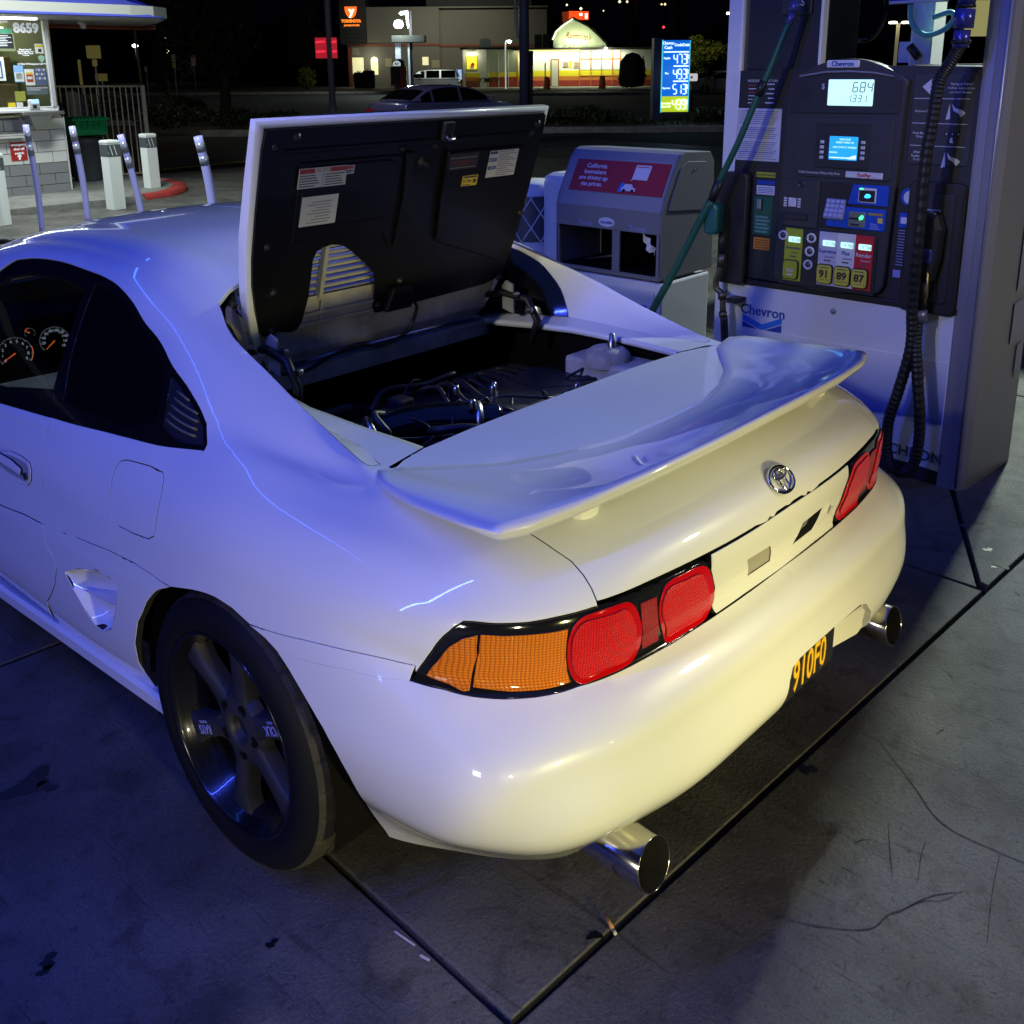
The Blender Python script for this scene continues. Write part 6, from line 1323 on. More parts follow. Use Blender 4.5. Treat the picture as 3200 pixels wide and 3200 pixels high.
M_gled = mat('green_led', (.1, .9, .3), .4, emit=(.05, 1.0, .25), estr=3.0); pb(.866, 1.180, .853, 1.185, 2.1435, .001, M_gled, 'status_light', cons, bev=0)
pb(.927, 1.018, .756, 1.106, 2.150, .012, M_pblue, 'card_panel', cons, r=.004); pb(.906, 1.026, .836, 1.090, 2.146, .006, mat('card_slot_metal', (.22, .24, .22), .35, .5), 'card_reader', cons, r=.004); pb(.902, 1.058, .858, 1.066, 2.1445, .004, M_blk, 'card_slot', cons, bev=0); pb(.895, 1.034, .858, 1.042, 2.1445, .004, M_blk, 'card_slot', cons, bev=0)
pl([(.858, 1.058), (.844, 1.062), (.842, 1.076), (.850, 1.078), (.860, 1.068)], 2.1435, .001, M_gled, 'status_light', cons); pb(.785, 1.052, .765, 1.072, 2.149, .001, M_lyel, 'chip_sticker', cons, bev=0); pb(.825, 1.080, .765, 1.090, 2.149, .001, mat('gold_strip', (.35, .25, .05), .5), 'card_print', cons, bev=0)
for k in range(3): pb(.815, 1.026 + k * .009, .775 + .006 * k, 1.030 + k * .009, 2.149, .001, M_decal, 'card_print', cons, bev=0)
# grade strips, prices and buttons
pb(1.205, .752, .780, 1.0, 2.158, .01, M_pgrey, 'grade_panel', cons, r=.006)
for nm, y1_, y0_, m_, lb, lm in (('grade_strip', 1.100, 1.180, M_pygr, 'Renewable', M_ink), ('grade_strip', .946, 1.026, M_lav, 'Supreme', M_dkb), ('grade_strip', .870, .946, M_pwhite, 'Plus', M_dkb), ('grade_strip', .794, .870, M_pred, 'Regular', M_let)):
    g_ = pb(y0_, .772, y1_, .996, 2.1545, .005, m_, nm, cons, bev=0); cy_ = (y0_ + y1_) / 2
    pb(cy_ + .024, .937, cy_ - .030, .961, 2.150, .005, M_lcd, 'price_window', g_, r=.004); seg('4798' if lb == 'Plus' else ('4738' if lb == 'Regular' else '5139'), -cy_ - .006, .943, .012, PM(2.1495), M_lcdk, g_)
    pt(lb, cy_, .915 if lb != 'Renewable' else .913, .0215 if lb != 'Renewable' else .015, 2.1540, lm, g_, b=.0004); pt('Unleaded' if lb != 'Renewable' else 'Diesel', cy_ - .008, .893, .011, 2.1540, lm, g_); pb(cy_ + .014, .874, cy_ - .016, .880, 2.1540, .001, M_ink, 'octane_print', g_, bev=0)
for y_, n_ in ((1.145, ''), (.991, '91'), (.914, '89'), (.840, '87')):
    bz = pb(y_ + .036, .778, y_ - .036, .862, 2.146, .012, M_blk, 'grade_button', cons, r=.016, bev=.003); pb(y_ + .0325, .782, y_ - .0325, .858, 2.1435, .006, M_pyel if n_ else M_pygr, 'button_face', bz, r=.014, bev=.002)
    if n_: pt(n_, y_, .820, .042, 2.1430, M_klet, bz, b=.0016); pb(y_ + .020, .846, y_ - .020, .850, 2.1430, .001, M_ink, 'button_print', bz, bev=0); [pb(y_ + .020 - k * .010, .795, y_ + .015 - k * .010, .799, 2.1430, .001, M_ink, 'button_print', bz, bev=0) for k in range(5)]
    else: pt('B20', y_, .818, .020, 2.1430, M_let, bz); pb(y_ + .014, .797, y_ - .014, .802, 2.1430, .001, M_let, 'button_print', bz, bev=0)
for y_, z_ in ((1.190, .963), (1.061, .963), (1.065, .906), (1.068, .850)):
    rg = MB().lathe([(.021, 0), (.021, .004), (.014, .0045), (.013, .001)], 20, PM(2.1545) @ Matrix.Translation((-y_, z_, 0))).build('sticker_ring', M_let, cons); MB().lathe([(0, .003), (.012, .003), (.013, 0)], 16, PM(2.1545) @ Matrix.Translation((-y_, z_, 0))).build('ring_centre', mat('bronze_button', (.12, .10, .08), .4, .5) if 'bronze_button' not in bpy.data.materials else bpy.data.materials['bronze_button'], rg)
# left stickers
pt('NOZZLE OPERATION', 1.352, 1.597, .0145, 2.1985, M_let, head)
for k in range(6): pb(1.417, 1.505 + k * .0145, 1.365 + .01 * (k % 3), 1.508 + k * .0145, 2.1988, .001, M_let if k not in (3, 5) else M_lred, 'instruction_print', head, bev=0)
for k in range(5): pb(1.335 - .012 * (k % 2), 1.505 + k * .019, 1.295, 1.510 + k * .019, 2.1988, .001, M_let, 'instruction_print', head, bev=0)
wl = pb(1.462, 1.262, 1.254, 1.484, 2.197, .003, mat('warning_paper', (.55, .55, .60), .5), 'warning_label', head, r=.003)
for k in range(24):
    if k in (9, 16): continue
    pb(1.452, 1.272 + k * .0086, 1.268 + .02 * ((k * 7) % 4) / 3, 1.2755 + k * .0086, 2.1965, .001, M_dkb if k % 11 == 3 else mat('small_print', (.22, .22, .28), .6) if 'small_print' not in bpy.data.materials else bpy.data.materials['small_print'], 'warning_print', wl, bev=0)
pt('WARNING', 1.40, 1.474, .010, 2.1962, M_ink, wl); pt('Renewable Diesel', 1.314, 1.206, .013, 2.1960, M_ink, head); pb(1.357, 1.195, 1.266, 1.217, 2.198, .002, M_pygr, 'sticker', head, bev=0)
pb(1.352, 1.164, 1.266, 1.182, 2.198, .002, M_dkb, 'sticker', head, bev=0); pb(1.352, 1.121, 1.266, 1.160, 2.198, .002, M_let, 'sticker', head, bev=0)
for k in range(4): pb(1.345, 1.128 + k * .0075, 1.272, 1.1305 + k * .0075, 2.197, .001, M_dkb, 'sticker_print', head, bev=0)
gp_ = pb(1.360, .947, 1.272, 1.112, 2.198, .002, mat('dark_green_sticker', (.01, .10, .05), .5), 'sticker', head, bev=0)
for k in range(5): pb(1.35, .955 + k * .016, 1.29 - .008 * (k % 2), .964 + k * .016, 2.197, .001, mat('dim_green_print', (.12, .28, .22), .6) if k == 0 else bpy.data.materials['dim_green_print'], 'sticker_print', gp_, bev=0)
pb(1.340, 1.055, 1.318, 1.102, 2.180, .02, M_psilver, 'lever', head, bev=.004); MB().lathe([(0, .004), (.005, .004), (.006, 0)], 10, PM(2.18) @ Matrix.Translation((-1.332, 1.062, 0))).build('lever_bolt', M_metal, head)
pb(1.353, .880, 1.274, .932, 2.198, .002, mat('orange_sticker', (.60, .22, .02), .5), 'sticker', head, bev=0)
for k in range(4): pb(1.345, .887 + k * .011, 1.284, .891 + k * .011, 2.197, .001, mat('brown_print', (.15, .06, .01), .6) if k == 0 else bpy.data.materials['brown_print'], 'sticker_print', head, bev=0)
pb(1.352, .934, 1.274, .945, 2.1975, .002, M_blk, 'sticker', head, bev=0)
# right instructions
rp2 = pb(.712, 1.285, .480, 1.628, 2.1965, .004, M_pgrey2, 'instruction_panel', head, r=.015)
pl([(.676, 1.577), (.643, 1.606), (.643, 1.588), (.600, 1.588), (.600, 1.566), (.643, 1.566), (.643, 1.548)], 2.195, .002, M_let, 'arrow_mark', rp2)
for t_, y_, z_ in (('Paying at Pump?', .532, 1.588), ('Follow Instructions', .532, 1.573), ('on Card Reader.', .532, 1.558), ('Remove Nozzle', .655, 1.487), ('Push Button For', .655, 1.405), ('Dispensing', .655, 1.392), ('After Fueling', .655, 1.333), ('Replace Nozzle', .655, 1.319), ('To Stop Sale', .655, 1.305)): pt(t_, y_, z_, .0125, 2.1955, M_let, rp2)
for z_ in (1.534, 1.442, 1.358): pb(.702, z_ - .0012, .497, z_ + .0012, 2.1955, .001, M_let, 'divider_line', rp2, bev=0)
for z_ in (1.487, 1.308):
    pl([(.578, z_ - .03), (.568, z_ + .03), (.562, z_ - .026)], 2.1955, .001, M_let, 'nozzle_pictogram', rp2); pl([(.560, z_ + .028), (.545, z_ + .012), (.520, z_ + .006), (.508, z_ - .004), (.522, z_ - .02), (.534, z_ - .006), (.553, z_ + .004)], 2.1955, .001, M_let, 'nozzle_pictogram', rp2)
for k in range(3): pb(.578 - k * .022, 1.395, .560 - k * .022, 1.416, 2.1955, .001, M_pgrey, 'button_pictogram', rp2, bev=0); pb(.571 - k * .022, 1.402, .567 - k * .022, 1.408, 2.195, .001, M_let, 'button_pictogram', rp2, bev=0)
pl([(.552, 1.392), (.546, 1.392), (.545, 1.382), (.541, 1.372), (.553, 1.372), (.556, 1.380)], 2.195, .001, M_let, 'hand_pictogram', rp2)
MB().prism(ellipse(.030, .034, 24), .003, PM(2.199) @ Matrix.Translation((-.690, 1.160, 0))).build('round_sticker', M_pblue, head); MB().prism(ellipse(.022, .025, 20), .003, PM(2.1975) @ Matrix.Translation((-.686, 1.157, 0))).build('round_sticker', M_let, head)
pb(.722, 1.035, .676, 1.095, 2.198, .002, M_pblue, 'sticker', head, r=.004); pb(.712, 1.052, .682, 1.078, 2.197, .001, M_let, 'sticker', head, bev=0)
for k in range(13): pb(.718, .885 + k * .0115, .690, .888 + k * .0115, 2.1985, .001, M_decal, 'notice_print', head, bev=0)
pb(.725, .835, .695, .865, 2.1985, .001, M_decal, 'notice_print', head, bev=0)
# nozzle boots
pb(1.505, .720, 1.372, 1.212, 2.150, .06, M_blk, 'nozzle_boot', head, r=.02, bev=.006)
nbR = pb(.676, .715, .468, 1.225, 2.160, .05, M_blk, 'nozzle_boot', head, r=.02, bev=.006); pb(.645, .76, .495, 1.185, 2.150, .02, M_pgrey, 'boot_insert', nbR, r=.02, bev=.004)
pb(.62, 1.115, .545, 1.125, 2.145, .01, M_psilver, 'boot_edge', nbR, r=.004)
# end column (dark rounded pillar), its rear face and stickers
def end_prof():
    P = [(2.200, .466), (2.200, .392), (2.206, .378), (2.240, .362), (2.35, .352), (2.52, .340), (2.68, .334), (2.70, .34), (2.70, .47)]
    return P
MB().prism(end_prof(), 2.4, Matrix.Translation((0, 0, 0)), bev=0).build('end_column', mat('column_grey', (.26, .25, .25), .38, .25), pump)
MB().tube([(2.200, .392, .01), (2.200, .392, 2.4)], .006, 8).build('column_edge', M_psilver, pump)
pb(.452, .745, .425, 2.4, 2.196, .004, M_psilver, 'column_trim', bev=0)
ECf = frame_of((2.52, .338, 0), (1, -.05, 0), (0, 0, 1))
for z0_, z1_, a, b in ((.56, .74, -.03, .10), (.78, 1.45, -.02, .12), (.40, .55, .06, .12)): MB().prism([(a, z0_), (b, z0_ + .02), (b, z1_), (a, z1_ - .01)], .002, ECf @ Matrix.Translation((0, 0, .004))).build('column_notice', mat('dull_notice', (.26, .26, .30), .6) if 'dull_notice' not in bpy.data.materials else bpy.data.materials['dull_notice'], pump)
# ----- hoses and nozzles
M_ghose = mat('green_hose', (.010, .085, .055), .45); M_bhose = mat('black_corrugated_hose', (.008, .008, .009), .5); M_brass = mat('weathered_brass', (.14, .12, .09), .42, .8); M_navy = mat('navy_fitting', (.08, .08, .30), .25, .5)
gh = empty('green_fuel_hose', (0, 0, 0), 0, 'green hose slanting down across the left side of the pump with a green nozzle', 'hose')
MB().tube(catmull([(2.12, 1.175, 1.96), (2.12, 1.183, 1.87), (2.09, 1.205, 1.79), (2.06, 1.240, 1.66), (2.04, 1.300, 1.50), (2.03, 1.355, 1.355), (2.03, 1.445, 1.17)], 8), .0135, 12).build('hose', M_ghose, gh)
MB().tube([(2.115, 1.180, 1.905), (2.11, 1.184, 1.865)], .019, 14).tube([(2.108, 1.186, 1.862), (2.098, 1.196, 1.82)], .0155, 12).build('swivel', M_navy, gh)
MB().tube([(2.05, 1.265, 1.60), (2.045, 1.285, 1.54)], .017, 12).build('hose_cuff', M_blk, gh); MB().tube([(2.03, 1.438, 1.185), (2.03, 1.462, 1.13), (2.03, 1.472, 1.10)], [.020, .020, .016], 12).build('hose_cuff', M_blk, gh)
MB().tube(catmull([(2.02, 1.470, 1.10), (2.0, 1.53, .97), (1.97, 1.60, .80), (1.93, 1.68, .62), (1.88, 1.74, .45)], 6), [.017] * 25, 12).build('hose_lower', M_ghose, gh)
mb = MB(); mb.prism(rrect(.07, .14, .028, cx=0, cy=0), .05, frame_of((2.07, 1.472, 1.02), (0, -1, 0), (0, -.12, 1)), bev=.012); mb.build('nozzle_body', mat('green_nozzle', (.012, .12, .09), .4), gh)
MB().lathe([(0, .008), (.012, .008), (.016, .0)], 16, frame_of((2.02, 1.485, 1.055), (0, -1, 0), (0, 0, 1))).build('nozzle_badge', M_pblue, gh)
vh = empty('vapour_hose', (0, 0, 0), 0, 'short dark hose with brass elbow fittings hanging left of the pump head', 'hose')
MB().tube([(2.10, 1.455, .96), (2.10, 1.453, .85)], .014, 12).build('hose_stub', M_blk, vh); MB().tube(catmull([(2.10, 1.425, .58), (2.10, 1.420, .52), (2.10, 1.412, .42), (2.10, 1.41, .10)], 4), .017, 12).build('hose', M_blk, vh)
MB().tube([(2.10, 1.453, .86), (2.10, 1.455, .80)], .017, 12).tube(catmull([(2.10, 1.456, .80), (2.10, 1.462, .765), (2.10, 1.474, .735), (2.10, 1.468, .70), (2.10, 1.445, .685), (2.10, 1.436, .66), (2.10, 1.432, .60)], 5), .0135, 12).tube([(2.10, 1.44, .69), (2.10, 1.438, .655)], .019, 12).tube([(2.10, 1.432, .60), (2.10, 1.430, .575)], .018, 12).build('elbow_fitting', M_brass, vh)
pb(1.425, .640, 1.372, .662, 2.11, .08, M_blk, 'hose_bracket', vh)
bh_ = empty('black_fuel_hose', (0, 0, 0), 0, 'ribbed black fuel hose looping down the right side of the pump', 'hose')
path = catmull([(2.02, .491, 1.72), (2.0, .515, 1.66), (1.99, .541, 1.60), (1.985, .548, 1.48), (1.985, .560, 1.30), (2.0, .563, 1.0), (2.04, .575, .76), (2.05, .570, .60), (2.05, .600, .42), (2.05, .628, .28), (2.05, .622, .15), (2.05, .590, .09), (2.05, .545, .085), (2.05, .508, .15), (2.05, .505, .30), (2.05, .535, .50), (2.06, .556, .63), (2.08, .560, .73)], 14)
rad = [.0205 + .0022 * (i % 2) for i in range(len(path))]
MB().tube(path, rad, 14, smooth=False).build('hose', M_bhose, bh_)
MB().tube([(2.02, .480, 2.05), (2.02, .486, 1.85)], .030, 16).tube([(2.02, .486, 1.845), (2.02, .488, 1.78)], .034, 16).tube([(2.02, .489, 1.775), (2.02, .491, 1.715)], .028, 16).build('breakaway_fitting', M_navy, bh_)
for z_ in (1.86, 1.80, 1.74): MB().tube([(2.02, .486 + (1.86 - z_) * .04, z_), (2.02, .486 + (1.86 - z_) * .04, z_ - .012)], .033, 16).build('fitting_ring', M_blk, bh_)
MB().tube([(2.08, .560, .70), (2.08, .562, .745)], .030, 16).build('nozzle_swivel', mat('grey_swivel', (.16, .16, .20), .35, .5), bh_)
mb = MB(); mb.prism([(-.045, -.12), (.03, -.12), (.045, -.03), (.05, .08), (.03, .13), (-.03, .14), (-.05, .06), (-.05, -.05)], .06, frame_of((2.13, .562, .98), (0, -1, 0), (0, 0, 1)), bev=.016); mb.tube([(2.10, .562, .86), (2.09, .562, .75)], .022, 12); mb.build('nozzle_body', M_blk, bh_)
MB().tube(catmull([(2.075, .545, .90), (2.06, .535, .86), (2.06, .533, .81), (2.075, .545, .775)], 5), .004, 8).build('nozzle_trigger', mat('brass_trigger', (.6, .45, .12), .3, .9), bh_)
MB().tube(catmull([(2.10, .60, 1.115), (2.09, .57, 1.125), (2.09, .54, 1.115)], 6), .003, 6).build('nozzle_rim', M_psilver, bh_)
pb(.60, .93, .53, .985, 2.06, .03, M_navy, 'nozzle_grip', bh_, r=.012)
# ----- waste and towel cabinet
bin_ = empty('waste_cabinet', (2.4, 2.2, 0), 0, 'grey trash and towel cabinet with red advert panel on a white base', 'trash cabinet'); bin_.location = (0, 0, 0)
M_bin = mat('bin_grey', (.17, .17, .19), .45); M_binl = mat('bin_light_grey', (.24, .24, .28), .42)
YL, YR, YM = 2.525, 1.870, 2.14
# body built as side profile walls with real openings
prof = [(2.25, .655), (2.25, .985), (2.275, 1.05), (2.365, 1.215), (2.40, 1.250), (2.44, 1.262), (2.66, 1.250), (2.70, 1.20), (2.72, .655)]
for nm, y_, th in (('side_panel', YR, .012), ('side_panel', YL - .012, .012)): MB().prism([(p[0], p[1]) for p in prof], th, frame_of((0, y_ + th, 0), (1, 0, 0), (0, 0, 1)), bev=.003).build(nm, M_bin, bin_)
mb = MB(); mb.grid(lambda i, j: (prof[1 + i][0] + .0, YR + .006 + (YL - YR - .012) * j, prof[1 + i][1]), 7, 2, smooth=False); mb.build('hood', M_binl, bin_)
mb = MB(); mb.box((2.256, (YL + YR) / 2, .931), (.012, YL - YR - .02, .107)).box((2.256, (YL + YR) / 2, .661), (.012, YL - YR - .02, .02)).box((2.256, 1.888, .775), (.012, .022, .21)).box((2.256, 2.141, .775), (.012, .045, .21)).box((2.256, 2.515, .775), (.012, .012, .21)); mb.build('front_frame', M_bin, bin_)
mb = MB(); mb.box((2.45, (YL + YR) / 2, .668), (.36, YL - YR - .03, .01)).box((2.62, (YL + YR) / 2, .80), (.01, YL - YR - .03, .30)).box((2.45, 2.14, .80), (.36, .03, .28)).box((2.45, (YL + YR) / 2, .93), (.36, YL - YR - .03, .01)); mb.build('bin_cavity', M_dark, bin_)
MB().tube([(2.36, 2.42, .685), (2.42, 2.17, .735)], .006, 8).build('cavity_rail', M_brass, bin_)
twl = MB(); rt = random.Random(2); twl.grid(lambda i, j: (2.30 + .02 * math.sin(i * 1.7 + j), 1.945 + .012 * i + .006 * math.sin(j * 2.0), .76 + .018 * j + .012 * i + .01 * math.sin(i * 2 + j * 1.3)), 6, 4).build('paper_towel', M_white); tag(bpy.data.objects['paper_towel'], 'crumpled white paper towel poking out of the towel slot', 'paper towel')
# sloping advert
c0, c1 = Vector((2.279, 0, 1.060)), Vector((2.360, 0, 1.207)); up_ = (c1 - c0).normalized(); AD = frame_of((2.276, 2.18, 1.055), (0, -1, 0), up_); hh_ = .170
adv = MB().prism([(-.285, .0), (.285, .0), (.285, hh_), (-.285, hh_)], .004, AD).build('advert_panel', mat('advert_red', (.30, .022, .035), .4), bin_)
AT = AD @ Matrix.Translation((0, 0, .0045)); M_lvl = mat('advert_white', (.60, .60, .72), .5)
for k, t_ in enumerate(('California', 'lawmakers', 'are driving up', 'gas prices.')): text('advert_lettering', t_, .0325, AT @ Matrix.Translation((-.150, hh_ * .80 - k * .0325, 0)), M_lvl, adv, ext=.0005, bold=.0007)
MB().prism([(.085, .078), (.175, .078), (.180, .155), (.090, .155)], .001, AT).build('speech_card', M_lvl, adv); MB().prism([(.085, .080), (.100, .080), (.078, .070)], .001, AT).build('speech_card', M_lvl, adv)
MB().prism([(.095, .142), (.168, .142), (.168, .147), (.095, .147)], .001, AT @ Matrix.Translation((0, 0, .001))).build('card_print', M_lred, adv)
MB().prism([(.02, .01), (.045, .01), (.05, .055), (.042, .060), (.030, .055)], .001, AT).build('pump_drawing', M_pblue2, adv)
MB().prism([(.042, .016), (.125, .016), (.125, .030), (.108, .036), (.096, .052), (.055, .052), (.047, .036), (.040, .030)], .001, AT @ Matrix.Translation((0, 0, .0005))).build('car_drawing', M_lvl, adv)
for x_ in (.058, .108): MB().prism(ellipse(.009, .009, 14, x_, .017), .001, AT @ Matrix.Translation((0, 0, .0015))).build('wheel_drawing', M_klet, adv)
MB().prism(ellipse(.050, .024, 28, 0, 0), .002, frame_of((2.2495, 2.200, .913), (0, -1, 0), (0, 0, 1))).build('oval_badge', M_lvl, bin_); text('badge_lettering', 'ExtraMile', .019, frame_of((2.2470, 2.200, .911), (0, -1, 0), (0, 0, 1)), M_dkb, bin_, shear=.25, bold=.0005)
text('slot_lettering', 'Trash', .040, frame_of((2.2490, 2.335, .898), (0, -1, 0), (0, 0, 1)), M_decal, bin_); text('slot_lettering', 'Towel', .040, frame_of((2.2490, 2.012, .896), (0, -1, 0), (0, 0, 1)), M_decal, bin_)
MB().prism([(2.30, .99), (2.33, 1.06), (2.40, 1.19), (2.45, 1.215), (2.62, 1.205), (2.66, 1.16), (2.67, .96)], .004, frame_of((0, YR, 0), (1, 0, 0), (0, 0, 1)), bev=.002).build('service_hatch', M_bin, bin_)
MB().lathe([(0, .004), (.005, .004), (.006, 0)], 10, frame_of((2.52, YR - .004, 1.175), (1, 0, 0), (0, 0, 1))).build('hatch_lock', M_chrome, bin_)
mb = MB(); mb.box((2.47, (YL + YR) / 2, .32), (.44, YL - YR + .01, .64), bev=.012); mb.build('base_cabinet', M_pwhite, bin_); MB().box((2.247, (2.50 + 1.905) / 2, .30), (.008, .60, .60), bev=.003).build('cabinet_door', M_pwhite, bin_)
MB().prism(rrect(.10, .05, .006), .003, frame_of((2.242, 1.99, .50), (0, -1, 0), (0, 0, 1))).build('cabinet_sticker', M_pblue, bin_); MB().box((2.243, 1.908, .50), (.006, .006, .05)).build('door_hinge', M_blk, bin_)
# white drum and white cabinet behind
drum = empty('white_drum', (0, 0, 0), 0, 'white round drum with a dark mesh pattern band behind the raised cover', 'drum')
DR = Matrix.Translation((2.62, 3.02, 0)); MB().lathe([(.0, 0), (.155, 0), (.155, 1.02), (.14, 1.035), (0, 1.04)], 28, DR).build('drum_body', M_pwhite, drum); MB().lathe([(.157, .70), (.157, .96)], 28, DR).build('pattern_band', M_band, drum)
for k in range(9):
    a0_ = 2 * PI * k / 9
    MB().tube([DR @ Vector((.159 * math.cos(a0_ + t * 1.1), .159 * math.sin(a0_ + t * 1.1), .70 + .26 * t)) for t in np.linspace(0, 1, 8)], .004, 5).tube([DR @ Vector((.159 * math.cos(a0_ - t * 1.1), .159 * math.sin(a0_ - t * 1.1), .70 + .26 * t)) for t in np.linspace(0, 1, 8)], .004, 5).build('mesh_line', M_pwhite, drum)
cabw = tag(MB().box((2.75, 2.70, .55), (.50, .30, 1.10), bev=.05).build('white_cabinet', M_pwhite), 'plain white rounded cabinet between the drum and the waste cabinet', 'cabinet')
isl = strip('island', 0, 1, 0, 1, 0, .01, M_kerb) if False else MB().prism([(2.24, .50), (2.70, .50), (2.9, 3.4), (2.24, 3.4)], .02, Matrix.Translation((0, 0, 0)), bev=.005).build('island', M_kerb); tag(isl, kind='structure')
# ----- things seen above the pump: second pump group beyond
p2 = empty('far_fuel_pump', (0, 0, 0), 0, 'second fuel pump beyond, its dark column and pale hose seen above the near pump', 'fuel pump')
pb(1.10, 1.0, .98, 2.5, 5.6, .3, M_pwhite, 'column', p2) if False else None
MB().box((5.6, 1.96, 1.3), (.25, .15, 2.6), bev=.02).build('pale_column', M_pwhite, p2); MB().box((5.6, 1.45, .83), (.5, 1.7, 1.64), bev=.05).build('pump_cabinet', M_pgrey, p2); MB().box((5.34, 1.7, 1.60), (.05, .5, .12), bev=.02).build('pump_top', M_pgrey2, p2)
fh_ = tag(MB().tube(catmull([(5.4, 2.02, 2.05), (5.4, 2.0, 1.93), (5.4, 1.90, 1.85), (5.4, 1.78, 1.88), (5.4, 1.72, 1.95), (5.4, 1.75, 1.99), (5.4, 1.86, 1.96)], 8), .018, 10).build('pale_green_hose', mat('pale_green_hose', (.20, .55, .42), .4)), 'pale green looped hose hanging above the second pump', 'hose')
MB().tube([(5.4, 2.0, 1.78), (5.4, 1.93, 1.70)], .03, 10).build('nozzle', M_blk, p2); MB().box((5.5, 2.06, 1.74), (.02, .10, .14)).build('notice', M_lvl, p2)
tag(MB().box((3.6, 1.27, 2.02), (.05, .30, .11), bev=.006).build('blue_sign', M_pblue), 'blue sign panel with a pale lower edge hanging above the pump', 'sign'); MB().box((3.58, 1.27, 1.965), (.06, .30, .012)).build('sign_edge', M_lvl, bpy.data.objects['blue_sign'])
for nm, pts_, r_, lb in (('hanging_hose', [(3.0, 1.40, 2.3), (3.0, 1.42, 2.0), (3.0, 1.36, 1.80), (3.0, 1.24, 1.78), (3.0, 1.18, 1.92), (3.0, 1.26, 2.15)], .012, 'thin black hose loop hanging behind the pump head'), ('hanging_hose', [(3.0, 1.55, 2.3), (3.0, 1.53, 2.0), (3.0, 1.54, 1.70)], .016, 'straight black hose with a beaded edge behind the pump head')):
    tag(MB().tube(catmull(pts_, 7), [r_ + .001 * (i % 2) for i in range(7 * (len(pts_) - 1) + 1)], 8, smooth=False).build(nm, M_gloss), lb, 'hose')
tag(MB().box((3.02, 1.56, 1.66), (.06, .10, .12), bev=.01).build('hose_holder', M_pgrey), 'small dark hose holder behind the pump head', 'hose holder')
fp = tag(MB().tube(catmull([(4.2, .60, 2.0), (4.2, .585, 1.85), (4.2, .60, 1.7)], 5), .022, 10).build('silver_nozzle', M_steel), 'silver nozzle beyond the right end of the pump', 'nozzle')

# ------------------------------------------------------------------ across the road (street frame: x right, y away, z up in every builder)
M_cwall = mat('stucco_cream', (.30, .28, .22), .8); M_cwall2 = mat('stucco_shade', (.16, .16, .13), .85); M_dkw = mat('dark_cladding', (.03, .033, .032), .7); M_rbr = mat('red_brown_trim', (.22, .06, .03), .7)
M_rwhite = mat('restaurant_white', (.55, .58, .50), .6); M_ryel = mat('restaurant_yellow', (.62, .55, .02), .5); M_ror = mat('restaurant_orange', (.48, .16, .03), .6); M_rred = mat('restaurant_red', (.28, .03, .02), .6); M_froof = mat('brown_roof', (.05, .035, .03), .8)
M_winlit = mat('lit_window', (.5, .6, .5), .3, emit=(.55, .70, .55), estr=.42); M_warm = mat('warm_lit_glass', (.8, .8, .5), .4, emit=(.85, .80, .42), estr=.7)
M_lampw = mat('white_lamp', (1, 1, 1), .4, emit=(.85, 1.0, .95), estr=14.0); M_lampy = mat('warm_lamp', (1, 1, 1), .4, emit=(1.0, .95, .65), estr=9.0)
M_pole = mat('grey_pole', (.20, .20, .24), .5); M_dpole = mat('dark_pole', (.03, .03, .045), .5)
def sthing(name, l, d, label, cat, group=None): return empty(name, G(l, d, 0), RZ, label, cat, group)
def sb(mb_, x0, x1, y0, y1, z0, z1, bev=0): return mb_.box(((x0 + x1) / 2, (y0 + y1) / 2, (z0 + z1) / 2), (abs(x1 - x0), abs(y1 - y0), abs(z1 - z0)), bev=bev)
XZ = lambda y: frame_of((0, y, 0), (1, 0, 0), (0, 0, 1))
def face(pl, y, th, m, name, par): return MB().prism(pl, th, XZ(y)).build(name, m, par)   # outline in x, z; grows towards the viewer
def rect(a, b, c_, d): return [(a, c_), (b, c_), (b, d), (a, d)]
# noodle restaurant
ya = sthing('tall_restaurant', 0, 100, 'pale tall restaurant with dark tower and lit orange bowl restaurant sign', 'building')
mb = MB(); sb(mb, -15.4, -6.6, 0, 12, 0, 7.1); sb(mb, -6.6, 3.6, .35, 12, 0, 6.95); mb.build('wall', M_cwall2, ya)
mb = MB(); sb(mb, -15.4, -6.58, -.10, .02, 3.72, 3.92); sb(mb, -6.58, 3.6, .22, .36, 3.62, 3.80); mb.build('trim_band', M_rbr, ya)
mb = MB(); sb(mb, -15.5, 3.7, -.05, 12.1, 7.1, 7.25); mb.build('parapet', M_cwall2, ya)
tw = MB(); sb(tw, -15.9, -13.45, -.6, 2.5, 3.9, 9.5); tw.build('tower', M_dkw, ya); mb = MB(); sb(mb, -8, 2.2, 3, 6, 7.0, 9.8); mb.build('rooftop_screen', M_dkw, ya)
for k in range(14): mb = MB(); sb(mb, -15.9, -13.45, -.63, -.60, 4.0 + k * .40, 4.02 + k * .40); mb.build('cladding_joint', M_blk, ya)
M_yor = mat('orange_sign_light', (1, .2, .02), .4, emit=(1.0, .13, .015), estr=1.5); M_ywh = mat('white_sign_light', (1, 1, 1), .4, emit=(1.0, .85, .7), estr=1.6); M_ytx = mat('orange_letter_light', (1, .3, .03), .4, emit=(1.0, .22, .02), estr=1.5)
sg_ = face([(-15.36, 7.27), (-14.22, 7.27), (-14.26, 6.85), (-14.36, 6.55), (-14.52, 6.35), (-14.78, 6.25), (-15.04, 6.35), (-15.20, 6.55), (-15.32, 6.85)], -.62, .06, M_yor, 'bowl_sign', ya)
text('sign_letter', 'y', .98, XZ(-.70) @ Matrix.Translation((-14.72, 6.86, 0)), M_ywh, sg_, ext=.02, bold=.05)
